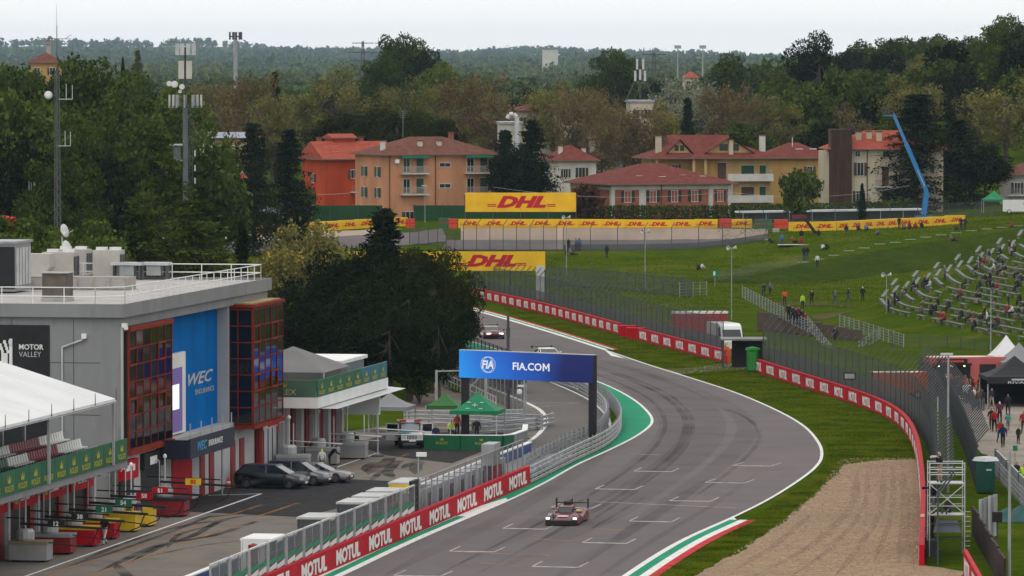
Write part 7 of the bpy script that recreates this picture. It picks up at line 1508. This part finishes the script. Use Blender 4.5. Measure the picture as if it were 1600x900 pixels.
for r in rows: mb.v += [tuple(p) for p in r]
mb.f = [(j * n + i, (j + 1) * n + i, (j + 1) * n + i + 1, j * n + i + 1) for j in range(len(rows) - 1) for i in range(n - 1)]; mb.m = [0] * len(mb.f)
struct(mb.build('bench_bank', GRASS, smooth=True))
PLANK = mat('pale_plank', (.155, .19, .172), .85, .25, 1.5, spec=.03); BLEG = mat('bench_leg', (.22, .20, .18), .9, .2, 1)
BEN = {}
def bench(p, q, label, w=.34):
    d = q - p; L = d.length; t = thing('bench', label, 'bench', p, math.atan2(d.y, d.x), 'benches on the grass bank'); tilt = -math.atan2(d.z, math.hypot(d.x, d.y))
    k = round(L, 1)
    if k not in BEN: BEN[k] = (MB().box(0, k, -w / 2, w / 2, -.06, 0).mesh('plank', PLANK), MB().box(-.1, .1, -w / 2 + .04, w / 2 - .04, -.45, -.063).mesh('leg', BLEG))
    o = link('plank', BEN[k][0], t); o.rotation_euler = (0, tilt, 0)
    for s in (.12, .88): link('leg', BEN[k][1], t, (L * s, 0, d.z * s))
    return t
SEATP = []
for k in range(NR):
    r = rowpts(k); P = even(r, 3.6 + .3 * ((k * 7) % 3)); j = 0
    for i, (p, q) in enumerate(zip(P, P[1:])):
        if ((i * 5 + k * 3) % 11 == 4 or random.random() < .12) and i > 2: continue
        d = (q - p) * .94
        if p.x > 62 + k * .2: continue
        bench(p, p + d, 'pale plank bench, %s row from the bottom, %s from its left end' % (ordinal(k), ordinal(j))); j += 1
        for f in (.15, .4, .65, .9): SEATP.append((k, p + d * f, math.atan2(d.y, d.x)))
for k in range(13):
    e = rowpts(k)[0] + Vector((.3, 2.0, .1)); bench(e, e + Vector((.95, 5.5, .55)), 'short slanting bench at the left end of the bank, %s from the bottom' % ordinal(k))
    e2 = e + Vector((1.6, 8.5, .95)); bench(e2, e2 + Vector((.9, 5.0, .5)), 'farther slanting bench at the left end of the bank, %s from the bottom' % ordinal(k)) if k % 2 == 0 else None
# steel ramp railings over the underpass
def steelrail(label, pts, h=1.5, n=5, sp=1.6):
    t = thing('steel_railing', label, 'railing', pts[0]); b0 = pts[0].copy(); L = [p - b0 for p in pts]
    for a, c in zip(L, L[1:]):
        k = max(1, round((c - a).length / sp))
        for i in range(k + 1): q = a.lerp(c, i / k); MB().tube(q, q + Vector((0, 0, h)), .05, .05, 5).build('post', STEEL, t)
        for j in range(n): z = Vector((0, 0, h * (j + .6) / n)); MB().tube(a + z, c + z, .04, .04, 5).build('rail', mat('dull_steel', (.15, .155, .16), .7, .15, 1, spec=.05), t)
    return t
steelrail('long steel railing sloping down to the underpass', [D(1160, 466, 605), D(1262, 520, 570)], 1.35); steelrail('steel stair railing descending right of the underpass', [D(1262, 514, 570), D(1302, 562, 552)], 1.3, 4); steelrail('steel railing above the right underpass ramp', [D(1312, 512, 575), D(1412, 543, 555)], 1.35); steelrail('steel stair railing rising toward the right ramp', [D(1342, 552, 556), D(1375, 530, 566)], 1.2, 4)
steelrail('small steel gate frame at the foot of the meadow', [T(1062, 465), T(1104, 463)], 1.8, 5, 1.4)
t = thing('underpass_wall', 'brown retaining wall of the visitor underpass', 'wall', D(1185, 545, 585)); t.location.z = 0; BRW = mat('brown_wall', (.085, .058, .045), .9, .25, .5)
a = D(1185, 520, 590); c = D(1345, 545, 568)
for i in range(8): p = a.lerp(c, i / 8); q = a.lerp(c, (i + 1) / 8); d = q - p; MB().box(0, Vector((d.x, d.y, 0)).length - .03, -.15, .15, 0, 1.9 - .12 * i).build('wall_panel', BRW, t, loc=(p.x - t.location.x, p.y - t.location.y, 0), rz=math.atan2(d.y, d.x))
p = T(1117, 448); t = thing('exit_sign', 'small green exit sign on the wire fence', 'sign', p); MB().tube((0, 0, 0), (0, 0, 2.0), .04).build('post', STEEL, t); MB().box(-.42, .42, -.05, .0, 1.2, 2.0).build('plate', GZ, t); MB().box(-.2, .05, -.07, -.052, 1.35, 1.85).build('pictogram', WHITE, t)
fence('wire_fence', 'low wire fence at the foot of the bench bank', [G(1395, 542), G(1480, 545), G(1610, 560)], 1.3, 3.0, mesh_hi=veil('wire', (.1, .1, .1), .22), pm=DSTEEL)
# dark slope fence posts with white caps along the crest
t = thing('crest_posts', 'line of small white marker boards along the crest of the dark slope', 'markers', (0, 0, 0))
for i in range(15):
    f = i / 14; q = T(1255 + 335 * f, 412 - 57 * f - 8 * math.sin(f * 3)); MB().box(-.7, .7, -.05, .05, .02, .12).build('marker_board', STEEL, t, loc=q)
fence('wire_fence', 'thin wire fence along the lower edge of the meadow', [T(1120, 440), T(1180, 428), T(1255, 414)], 1.2, 4.0, mesh_hi=veil('wire2', (.3, .3, .3), .12), pm=DSTEEL, w=.05, terrain=True)
# scaffold tower for photographers
p = G(1478, 868); t = thing('scaffold_tower', 'steel scaffold tower beside the red wall and gravel trap', 'scaffold', p)
for sx in (-1, 1):
    for sy in (-1, 1): MB().tube((sx * 1.0, sy * .8, 0), (sx * 1.0, sy * .8, 5.4), .035, .035, 6).build('upright', LSTEEL, t)
for z in (1.0, 1.9, 2.4, 2.9, 3.4, 4.2, 4.7, 5.0, 5.35):
    for sy in (-1, 1): MB().tube((-1, sy * .8, z), (1, sy * .8, z), .03, .03, 6).build('ledger', LSTEEL if z > 2 else DSTEEL, t)
for z in (2.4, 4.2): MB().box(-.98, .98, -.78, .78, z - .06, z).build('deck', ALU, t)
for s in (-1, 1): MB().tube((-s * 1, -.8, 2.45), (s * 1, -.8, 4.15), .03, .03, 6).build('brace', LSTEEL, t)
for k in range(8): MB().tube((1.02, -.5, .6 + k * .28), (1.35, -.5, .6 + k * .28), .02, .02, 5).build('ladder_rung', LSTEEL, t)
MB().add([(-.8, -.85, 1.4), (.8, -.85, 1.4), (.6, -.6, 2.1), (-.6, -.6, 2.1)], [(0, 1, 2, 3)]).build('tarp', mat('blue_grey_tarp', (.10, .12, .15), .7, .1, 1), t)
# clutter at lower right
p = G(1540, 770); t = thing('portable_toilet', 'dark green portable toilet with white roof beside the visitor path', 'toilet', p, -.1); DG = mat('toilet_dark_green', (.008, .06, .045), .5, .1, 1)
MB().box(-.6, .6, -.6, .6, .1, 2.1).build('cabin', DG, t); MB().lathe([(.9, 2.103), (.7, 2.35), (.02, 2.4)], (0, 0, 0), 4).build('roof', LSTEEL, t); MB().box(-.35, .45, -.64, -.603, .2, 1.95).build('door', DG, t); MB().box(.05, .4, -.66, -.641, 1.5, 1.6).build('door_plate', LSTEEL, t)
steelrail('dark ramp railing at the right edge above the toilet', [G(1554, 742, .8), G(1606, 800, .8)], 1.2, 4); t = thing('ramp_panel', 'dark sloping ramp side panel at the right edge', 'ramp', G(1555, 745)); d = G(1612, 806) - G(1555, 745); MB().box(0, d.length, -.05, .05, .2, 1.9).build('panel', STEEL, t, rz=math.atan2(d.y, d.x)); [MB().box(d.length * f - .06, d.length * f + .06, -.1, .1, 0, 1.95).build('post', DSTEEL, t, rz=math.atan2(d.y, d.x)) for f in (.02, .35, .68)]
t = thing('brown_hoarding', 'dark brown board hoarding at the lower right corner', 'hoarding', G(1520, 835)); d = G(1570, 925) - G(1520, 835)
for i in range(10): MB().box(d.length * i / 10, d.length * (i + 1) / 10 - .03, -.06, .06, 0, 1.7 + .1 * (i % 2)).build('board', mat('dark_board', (.030, .016, .014), .85, .3, 1), t, rz=math.atan2(d.y, d.x))
t = thing('grey_hoarding', 'grey panelled screen leaning behind the brown hoarding', 'hoarding', G(1535, 838), .0); 
for i in range(4): MB().box(.02 + i * .42, .42 + i * .42, -.04 - i * .02, .04 - i * .02, 0, 2.2 + .1 * i).build('panel', STEEL if i % 2 else LSTEEL, t, loc=(-.2, -i * .3, 0), rz=.9)
t = thing('tarp_heap', 'teal tarpaulin heap beside the tall steel pole', 'tarp', G(1592, 812)); rr = random.Random(4); m = MB(); m.v = [(x * .35, y * .5, max(0, .75 + .35 * rr.uniform(-1, 1)) * max(0, 1 - (abs(x) / 5) ** 2) * max(0, 1 - (abs(y) / 4) ** 2)) for y in range(-4, 5) for x in range(-5, 6)]; m.f = [(j * 11 + i, j * 11 + i + 1, (j + 1) * 11 + i + 1, (j + 1) * 11 + i) for j in range(8) for i in range(10)]; m.m = [0] * 80; m.build('sheet', mat('teal_tarp', (.015, .075, .065), .6, .2, 1), t, True)
t = thing('speaker_box', 'black loudspeaker on a stand beside the tall steel pole', 'speaker', G(1558, 850)); MB().tube((0, 0, 0), (0, 0, 1.3), .04).build('stand', DSTEEL, t); MB().box(-.28, .28, -.25, .25, 1.3, 1.9).build('cabinet', BLACK, t)
t = thing('green_sign', 'small green direction sign above the ramp railing', 'sign', G(1586, 742)); MB().tube((0, 0, 0), (0, 0, 2.0), .03).build('post', STEEL, t); MB().box(-.16, .16, -.03, 0, 1.65, 2.0).build('plate', GZ, t)
t = thing('wall_notice', 'white notice plate on the end of the curved red wall', 'notice', G(1441, 838, .0)); MB().box(-.12, .12, -.2, -.16, .45, 1.35).build('plate', WHITE, t); MB().box(-.08, .08, -.215, -.202, .6, 1.1).build('print', DSTEEL, t)
t = thing('wall_notice', 'dark framed plate on the curved catch fence', 'notice', G(1327, 629, 0)); MB().box(-.5, .5, -.35, -.3, 1.9, 2.5).build('plate', BLACK, t); MB().box(-.4, .4, -.37, -.352, 2.0, 2.4).build('print', STEEL, t)
t = thing('leaning_jib', 'dark leaning loudspeaker jib at the far barrier beside seated people', 'jib', T(1268, 368)); MB().beam((.6, 0, .2), (-1.0, 0, 2.4), .5, .4).build('arm', BLACK, t); MB().box(-2.6, -.7, -.3, .3, 2.2, 2.7).build('head', mat('maroon_cloth', (.14, .015, .03), .7, .1, 1), t)
# far vehicles by the barrier
van('rescue_van', 'white and red rescue van behind the far yellow barrier at left', T(352, 352), 0.05, 5.0, 2.0, 2.1, VW, RED, 'van'); van('white_van', 'white van at the far right beyond the meadow', T(1592, 334), -.1, 4.6, 1.9, 2.0, VW, None, 'van')
t = thing('floodlight_frame', 'dark tripod frame with lamp at the end of the far fence', 'frame', T(1200, 384)); MB().beam((-1, 0, 0), (0, 0, 2.4), .08).beam((1, 0, 0), (0, 0, 2.4), .08).build('legs', DSTEEL, t); MB().box(.6, 1.5, -.2, .2, 1.7, 2.2).build('lamp', STEEL, t)
# overhead wires
for k, (x0, y0, x1, y1, Y) in enumerate(((350, 278, 560, 300, 800), (770, 292, 1130, 300, 810), (1140, 300, 1420, 290, 812))):
    a, c = D(x0, y0, Y), D(x1, y1, Y); m = MB(); P = [a.lerp(c, i / 12) - Vector((0, 0, 1.1 * (1 - (2 * i / 12 - 1) ** 2))) for i in range(13)]; o = MB().path([q - a for q in P], .022, 4).build('overhead_wire', LSTEEL, None, loc=a); tag(o, ['sagging overhead wire left of the orange house', 'sagging overhead wire in front of the brick villa', 'sagging overhead wire in front of the ochre house'][k], 'wire')
# ================================================================ people
def person_mesh(name, J, chains):
    """J: joint -> (pos, radius); chains: list of (joint, joint, material index)"""
    names = list(J); me = bpy.data.meshes.new(name); me.from_pydata([J[k][0] for k in names], [(names.index(a), names.index(c)) for a, c, m in chains], [])
    o = bpy.data.objects.new(name, me); COL.objects.link(o); sk = o.modifiers.new('s', 'SKIN'); sk.use_smooth_shade = True
    for v, k in zip(me.skin_vertices[0].data, names): v.radius = (J[k][1], J[k][1]); v.use_root = (k == 'pel')
    sb = o.modifiers.new('u', 'SUBSURF'); sb.levels = 1; sb.render_levels = 1
    bpy.context.view_layer.update(); ev = bpy.data.meshes.new_from_object(o.evaluated_get(bpy.context.evaluated_depsgraph_get())); bpy.data.objects.remove(o)
    segs = [(Vector(J[a][0]), Vector(J[c][0]), m) for a, c, m in chains]; hd = Vector(J['head'][0]); nk = Vector(J['neck'][0]); up = (hd - nk).normalized(); ns = Vector(J['nose'][0]); fw = (ns - hd).normalized()
    for i in range(5): ev.materials.append(None)
    mi = []
    for p in ev.polygons:
        c = Vector(p.center); best = 9; bm_ = 0
        for a, b_, m in segs:
            d = b_ - a; t = max(0, min(1, (c - a).dot(d) / d.length_squared)); q = (a + d * t - c).length
            if q < best: best, bm_ = q, m
        if bm_ == 0 and (c - hd).length < .17 and ((c - hd).dot(up) > .035 or (c - hd).dot(fw) < -.01): bm_ = 4
        mi.append(bm_)
    ev.polygons.foreach_set('material_index', mi); ev.name = name; return ev
CH = [('pel', 'spi', 1), ('spi', 'che', 1), ('che', 'neck', 1), ('neck', 'head', 0), ('head', 'top', 0), ('head', 'nose', 0)] + sum([[('che', 'sh' + s, 1), ('sh' + s, 'el' + s, 1), ('el' + s, 'wr' + s, 1), ('wr' + s, 'ha' + s, 0), ('pel', 'hi' + s, 2), ('hi' + s, 'kn' + s, 2), ('kn' + s, 'an' + s, 2), ('an' + s, 'to' + s, 3)] for s in 'lr'], [])
RAD = dict(pel=.15, spi=.135, che=.155, neck=.06, head=.105, top=.07, nose=.022, sh=.075, el=.052, wr=.04, ha=.046, hi=.10, kn=.068, an=.05, to=.045)
def pose(name, pel, lean, arms, legs, hy=0.0):
    """lean: forward shift of chest; arms/legs: per side offsets"""
    x, y, z = pel; J = {'pel': (x, y, z), 'spi': (x, y - lean * .45, z + .25), 'che': (x, y - lean, z + .47), 'neck': (x, y - lean * 1.15, z + .58), 'head': (x, y - lean * 1.25 - .02, z + .71), 'top': (x, y - lean * 1.25, z + .80), 'nose': (x, y - lean * 1.25 - .13, z + .69)}
    for s, sx in (('l', 1), ('r', -1)):
        J['sh' + s] = (x + sx * .19, y - lean, z + .45)
        for k, o in zip(('el', 'wr', 'ha'), arms[s]): J[k + s] = (x + sx * o[0], y - lean + o[1], z + .45 + o[2])
        J['hi' + s] = (x + sx * .09, y, z - .03)
        for k, o in zip(('kn', 'an', 'to'), legs[s]): J[k + s] = (x + sx * o[0], y + o[1], o[2])
    return person_mesh('person', {k: (v, RAD[k if k in RAD else k[:-1]]) for k, v in J.items()}, CH)
AD = [(.26, .03, -.28), (.25, -.05, -.52), (.24, -.08, -.60)]; AF = [(.25, -.10, -.25), (.2, -.32, -.32), (.16, -.39, -.32)]; AB = [(.27, .14, -.26), (.26, .2, -.48), (.25, .2, -.56)]; AU = [(.3, -.08, -.2), (.2, -.25, .02), (.14, -.27, .09)]; AK = [(.26, -.12, -.25), (.2, -.36, -.36), (.16, -.43, -.37)]
LS = [(.10, -.02, .5), (.12, .02, .09), (.14, -.14, .045)]; LF = [(.10, -.2, .52), (.10, -.32, .1), (.11, -.48, .08)]; LB = [(.10, .05, .5), (.10, .36, .16), (.11, .28, .06)]; LSIT = [(.13, -.42, .50), (.13, -.40, .09), (.14, -.55, .045)]; LG_ = [(.16, -.36, .46), (.14, -.56, .09), (.15, -.68, .05)]; LO = [(.16, -.45, .14), (.18, -.86, .10), (.2, -.92, .2)]
POSES = {'stand': pose('p', (0, 0, .96), .02, {'l': AD, 'r': AD}, {'l': LS, 'r': LS}), 'walk': pose('p', (0, 0, .95), .05, {'l': AB, 'r': AF}, {'l': LF, 'r': LB}), 'walk2': pose('p', (0, 0, .95), .05, {'l': AF, 'r': AB}, {'l': LB, 'r': LF}), 'phone': pose('p', (0, 0, .96), .04, {'l': AU, 'r': AD}, {'l': LS, 'r': LS}), 'sit': pose('p', (0, 0, .56), .12, {'l': AK, 'r': AK}, {'l': LSIT, 'r': LSIT}), 'sit2': pose('p', (0, 0, .56), -.02, {'l': AK, 'r': AU}, {'l': LSIT, 'r': LSIT}), 'ground': pose('p', (0, 0, .17), .10, {'l': AK, 'r': AK}, {'l': LG_, 'r': LG_}), 'recline': pose('p', (0, 0, .16), -.22, {'l': AB, 'r': AB}, {'l': LO, 'r': LG_}), 'bend': pose('p', (0, .1, .92), .42, {'l': AF, 'r': AF}, {'l': LS, 'r': LS}), 'lean': pose('p', (0, 0, .95), .12, {'l': AF, 'r': AF}, {'l': LS, 'r': LS})}
CLO = {n: mat('cloth_' + n, c, .85, .12, 6) for n, c in dict(black=(.012, .012, .014), navy=(.015, .022, .055), red=(.28, .012, .02), white=(.50, .50, .50), grey=(.12, .12, .13), blue=(.06, .12, .28), teal=(.03, .20, .17), hivis=(.42, .62, .03), orange=(.55, .10, .02), brown=(.08, .05, .035), maroon=(.10, .012, .02), green=(.03, .07, .03), purple=(.10, .05, .17), jeans=(.035, .055, .10), beige=(.28, .22, .16)).items()}
SKIN = mat('skin', (.34, .19, .13), .6, .08, 3); SHOE = mat('shoes', (.03, .03, .03), .8, .2, 3); HAIRS = [mat('hair_dark', (.012, .009, .007), .8, .2, 3), mat('hair_brown', (.045, .025, .014), .8, .2, 3), mat('hair_fair', (.16, .10, .05), .8, .2, 3)]
PACK = MB().prism([(-.15, .12), (.15, .12), (.16, .26), (.1, .32), (-.1, .32), (-.16, .26)], 1.08, 1.52); PK = {}
def person(loc, pz, face, shirt, trousers, label, hair=None, cap=None, pack=None, group=None, h=1.0):
    o = link('person', POSES[pz], None, loc, face); o.scale = (h, h, h); tag(o, label, 'person', group)
    for i, m in enumerate((SKIN, CLO[shirt], CLO[trousers], SHOE, CLO[cap] if cap else (hair or HAIRS[hash(label) % 1 + len(label) % 3]))): o.material_slots[i].link = 'OBJECT'; o.material_slots[i].material = m
    if pack: PK[pack] = PK.get(pack) or PACK.mesh('backpack', CLO[pack]); link('backpack', PK[pack], o)
    return o
B_, TW_ = math.pi, 0.0   # back to the camera / facing it
for x, y, pz, f, s, tr, lab, kw in [
 (948, 404, 'stand', B_, 'black', 'navy', 'person in dark clothes standing alone on the meadow left of centre', {}), (888, 393, 'stand', 2.6, 'black', 'black', 'person in black standing at the upper left of the meadow', {}), (900, 392, 'stand', -2, 'grey', 'jeans', 'person in grey jacket standing beside the one in blue', {}), (905, 392, 'stand', B_, 'blue', 'jeans', 'person in blue standing at the upper left of the meadow', {}), (893, 399, 'recline', 1.2, 'grey', 'black', 'person lying on the grass in front of the standing three', {}), (884, 398, 'ground', .6, 'black', 'black', 'person in black sitting on grass at the left of the meadow', {}),
 (1090, 423, 'ground', 2.4, 'black', 'black', 'person in black sitting low on the meadow, left of a pair', {}), (1096, 422, 'ground', 2.2, 'white', 'beige', 'person in white sitting low on the meadow, right of a pair', {}), (1256, 407, 'stand', B_, 'black', 'navy', 'person in black standing beside one in jeans on the meadow', {}), (1261, 407, 'stand', B_, 'black', 'jeans', 'person in jeans standing beside one in black on the meadow', {}), (1277, 419, 'stand', B_, 'white', 'black', 'person in pale top standing at the crest of the slope', {}), (1285, 391, 'ground', 2.6, 'white', 'black', 'person in white sitting on the meadow beside a dark one', {}), (1291, 391, 'ground', 2.6, 'black', 'black', 'person in black sitting on the meadow beside one in white', {}),
 (1222, 387, 'stand', B_, 'blue', 'jeans', 'person in blue standing near the red blanket', {}), (1240, 381, 'recline', 1.4, 'red', 'black', 'person in red reclining on the meadow', {}), (1250, 381, 'ground', 2.0, 'red', 'red', 'person in red sitting beside the reclining one', {}), (1205, 382, 'recline', 1.5, 'black', 'navy', 'person in black lying at the end of the far fence', {}), (1252, 370, 'ground', 3.0, 'black', 'black', 'person in black sitting left of the leaning jib', {}), (1279, 369, 'ground', 3.0, 'black', 'black', 'person in black sitting right of the leaning jib', {}), (1322, 362, 'ground', 3.0, 'black', 'brown', 'person in black sitting alone near the far yellow barrier', {}), (1340, 361, 'ground', 2.6, 'navy', 'black', 'person in navy sitting near the far yellow barrier', {}), (1353, 361, 'ground', 2.8, 'blue', 'black', 'person in blue sitting near the far yellow barrier', {}), (1370, 369, 'ground', 2.2, 'grey', 'black', 'person in grey sitting forward of the others near the barrier', {}),
 (1405, 359, 'stand', B_, 'black', 'black', 'person in black standing near the rising yellow barrier', {}), (1412, 359, 'ground', 3, 'grey', 'black', 'person in grey sitting right of the one standing in black', {}), (1421, 359, 'ground', 3, 'maroon', 'black', 'person in maroon sitting near the rising barrier', {}), (1430, 358, 'ground', 3, 'red', 'black', 'person in red sitting near the rising barrier', {}), (1440, 357, 'ground', 3, 'black', 'black', 'person in black sitting at the right of the barrier group', {}), (1502, 360, 'stand', B_, 'black', 'black', 'person in black standing on the crest, left of a pair', {}), (1508, 360, 'stand', B_, 'navy', 'black', 'person in navy standing on the crest, right of a pair', {}), (1494, 361, 'ground', 3, 'maroon', 'black', 'person in maroon sitting left of the crest pair', {}), (1580, 356, 'ground', 2.4, 'red', 'navy', 'person in red sitting at the far right of the crest', {}), (1488, 379, 'recline', 1.2, 'grey', 'black', 'person lying on the meadow above the dark slope', {}),
 (1193, 466, 'walk', .4, 'navy', 'navy', 'person in navy walking left at the foot of the slope', {}), (1203, 463, 'walk2', .3, 'grey', 'black', 'person in grey hoodie walking behind the one in navy', {}), (1226, 477, 'stand', B_, 'orange', 'black', 'person with orange brown jacket standing above the ramp', {}), (1254, 484, 'stand', .4, 'hivis', 'black', 'person in yellow high visibility vest above the ramp', {}), (1268, 478, 'walk', .2, 'black', 'black', 'person in black with white cap walking on the field', {'cap': 'white'}), (1305, 476, 'walk', .5, 'grey', 'jeans', 'person in grey with dark backpack walking on the field', {'pack': 'navy'}), (1325, 473, 'walk2', 1.4, 'navy', 'jeans', 'person in navy and light jeans striding on the field', {}), (1348, 471, 'stand', B_, 'black', 'black', 'person in black with white shoulders at the right of the field', {'cap': 'white'}),
 (1488, 520, 'stand', -.6, 'maroon', 'black', 'person in maroon standing before the lowest bench row', {})]:
    person(T(x, y), pz, f + .0001, s, tr, lab, **kw)
p = T(1246, 383); o = MB().box(-2.6, 2.2, -.9, .9, .02, .06).build('picnic_blanket', CLO['white'], None, loc=p); tag(o, 'pale picnic blanket under the people in red on the meadow', 'blanket')
rp_ = random.Random(21)
for i, (x, y) in enumerate(((1232, 502), (1238, 505), (1243, 508), (1248, 506), (1253, 510), (1258, 515))):
    person(D(x, y, 574), rp_.choice(['stand', 'walk', 'walk2']), rp_.uniform(-.6, .6), ['black', 'navy', 'black', 'maroon', 'black', 'red'][i], 'black', 'person in %s on the ramp behind the steel railing, %s from the left' % (['black', 'navy', 'black', 'maroon', 'black', 'red'][i], ordinal(i)))
person(D(1305, 538, 566), 'walk', -.5, 'black', 'black', 'person in black walking between the two steel railings')
# spectators on the bench bank
rp_.shuffle(SEATP); chosen = []
for k, p, a in SEATP:
    if len(chosen) >= 120: break
    if p.x > 58 + k * .3 and p.y < 560: continue
    if any((p - q).length < .75 for _, q, _, in chosen): continue
    if rp_.random() < .5 and chosen and min((p - q).length for _, q, _ in chosen) > 3.0: continue
    chosen.append((k, p, a))
chosen.sort(key=lambda c: (c[0], c[1].x)); cnt = {}
for k, p, a in chosen:
    st = rp_.random() < .1; s = rp_.choice(['black', 'black', 'navy', 'grey', 'black', 'maroon', 'red', 'navy', 'white', 'brown', 'black', 'black', 'black']); tr = rp_.choice(['black', 'jeans', 'navy', 'grey', 'beige', 'black']); i = cnt.get((s, k), 0); cnt[(s, k)] = i + 1
    person(p + (Vector((-.5, 0, -.44)) if st else Vector((0, 0, -.44))), 'stand' if st else rp_.choice(['sit', 'sit2', 'sit']), a + rp_.uniform(-.4, .4) + (0 if abs(a) < 1.6 else math.pi), s, tr, 'person in %s %s on the %s bench row from the bottom, %s such from left' % (s, 'standing' if st else 'sitting', ordinal(k), ordinal(i)), group='spectators on the benches')
# visitors on the path and at the food truck
for x, y, pz, f, s, tr, lab, kw in [(1575, 650, 'walk', B_, 'black', 'black', 'person in black with bare legs walking toward the black gazebo', {}), (1549, 673, 'walk2', B_, 'black', 'black', 'person in black walking beside one in red on the path', {}), (1554, 676, 'walk', B_, 'red', 'black', 'person with red backpack walking on the path', {'pack': 'red'}), (1562, 662, 'walk', B_, 'maroon', 'black', 'person with white cap walking on the path', {'cap': 'white'}), (1575, 674, 'walk2', B_, 'teal', 'grey', 'child in teal jacket on the path', {'h': .8}), (1562, 693, 'walk', .2, 'red', 'jeans', 'person in red and yellow walking behind the navy backpack', {}), (1567, 700, 'walk2', B_, 'navy', 'black', 'person in navy with backpack nearest on the path', {'pack': 'navy'}), (1591, 694, 'stand', .6, 'black', 'black', 'small person in black standing at the right of the path', {'h': .75}), (1536, 642, 'stand', -2.4, 'black', 'grey', 'person in black at the lower end of the queue', {}), (1549, 640, 'walk', .3, 'navy', 'beige', 'person in navy and shorts left of the black gazebo', {}), (1599, 678, 'stand', 0, 'red', 'black', 'person in red at the right picture edge on the path', {}), (1531, 622, 'stand', -1.2, 'hivis', 'black', 'person in yellow vest beside the food truck queue', {}), (1588, 762, 'stand', .4, 'black', 'black', 'person in black behind the ramp railing', {}), (1599, 766, 'stand', .2, 'hivis', 'black', 'person in yellow vest behind the ramp railing at the edge', {})]:
    person(G(x, y), pz, f, s, tr, lab, **kw)
q_ = []
for i in range(38):
    f = rp_.random(); q_.append((1478 + 52 * f + rp_.uniform(-8, 8), 606 + 30 * f + rp_.uniform(-5, 9)))
q_.sort()
for i, (x, y) in enumerate(q_): s = rp_.choice(['black', 'maroon', 'red', 'navy', 'grey', 'brown', 'white', 'black']); person(G(x, y), rp_.choice(['stand', 'phone', 'stand']), rp_.uniform(1.5, 4.5), s, rp_.choice(['black', 'jeans', 'grey']), 'person in %s in the food truck queue, %s from the left' % (s, ordinal(i)), group='food truck queue')
# pit lane people, marshals, photographers
for x, y, pz, f, s, tr, lab, kw in [(164, 852, 'walk', -.5, 'black', 'white', 'person in black shirt and white trousers walking beside the boom rigs', {}), (216, 825, 'stand', .6, 'purple', 'grey', 'person in purple and white shirt beside the yellow rig', {'cap': 'white'}), (201, 829, 'stand', 2.2, 'grey', 'grey', 'person in grey overall left of the one in purple', {'cap': 'white'}), (503, 741, 'stand', B_, 'white', 'grey', 'person in white tabard and yellow helmet at the refuelling trolleys', {'cap': 'hivis'}), (517, 733, 'bend', 1.6, 'black', 'black', 'person in black bending over a grey trolley', {}), (487, 726, 'stand', 1, 'black', 'black', 'person in black standing behind the grey trolley', {}), (496, 722, 'stand', -.6, 'black', 'black', 'person with pale cap in the garage doorway', {'cap': 'white'}), (555, 712, 'stand', 0, 'black', 'black', 'person with yellow helmet behind the farther trolley', {'cap': 'hivis'}), (681, 701, 'stand', .2, 'navy', 'navy', 'person in navy standing beside the open rescue vehicle door', {}), (671, 693, 'stand', -.3, 'red', 'red', 'person in red overall beside the rescue vehicle', {}), (703, 684, 'sit', .5, 'hivis', 'black', 'person in yellow vest sitting under the green gazebo', {}), (714, 683, 'stand', .3, 'orange', 'black', 'person in orange top under the green gazebo', {}), (678, 599, 'lean', 2.4, 'navy', 'navy', 'person in navy leaning on the path railing under the pines', {}), (693, 602, 'lean', 2.0, 'white', 'black', 'person in white leaning on the path railing under the pines', {}), (686, 595, 'stand', 2.4, 'maroon', 'black', 'person with red cap behind the two at the path railing', {'cap': 'red'}), (1139, 570, 'stand', -.9, 'orange', 'orange', 'marshal in orange overall at the end of the straight red wall', {'cap': 'hivis'}), (1134, 566, 'stand', -.6, 'orange', 'orange', 'second marshal in orange half behind the red wall end', {'cap': 'hivis'}), (745, 690, 'stand', 0, 'black', 'black', 'person in black beside the curved green barrier', {})]:
    person(G(x, y), pz, f, s, tr, lab, **kw)
sp_ = bpy.data.objects['scaffold_tower'].location
for dx, dz, pz, f, s, tr, lab, kw in ((-.35, 4.2, 'phone', -.9, 'black', 'beige', 'photographer in black with white cap on the top scaffold deck', {'cap': 'white'}), (-.7, 2.4, 'phone', -1.2, 'black', 'grey', 'photographer in black on the middle scaffold deck at the left', {}), (.2, 2.4, 'ground', -.6, 'brown', 'jeans', 'photographer in brown crouching on the middle scaffold deck', {}), (-.8, .9, 'phone', -1.2, 'black', 'black', 'person in black standing low at the scaffold tower', {})):
    o = person(sp_ + Vector((dx, 0, dz)), pz, f, s, tr, lab, **kw)
    if dz > .95 and pz == 'phone': MB().tube((.02, -.28, 1.5), (.05, -.75, 1.5), .05, .08, 8).build('camera_lens', CLO['white'] if dz > 4 else CLO['black'], o)
t = thing('step_block', 'dark step block under the low photographer at the scaffold', 'step', sp_ + Vector((-.8, 0, 0))); MB().box(-.35, .35, -.3, .3, .4, .9).build('top_step', DSTEEL, t); MB().box(-.45, .45, -.4, .4, 0, .397).build('base_step', DSTEEL, t)
person(S(-17.9, -20, 3.6) + Vector((-1.2, 0, 0)), 'stand', .6, 'black', 'black', 'person in dark clothes on the podium balcony') if False else None
pass
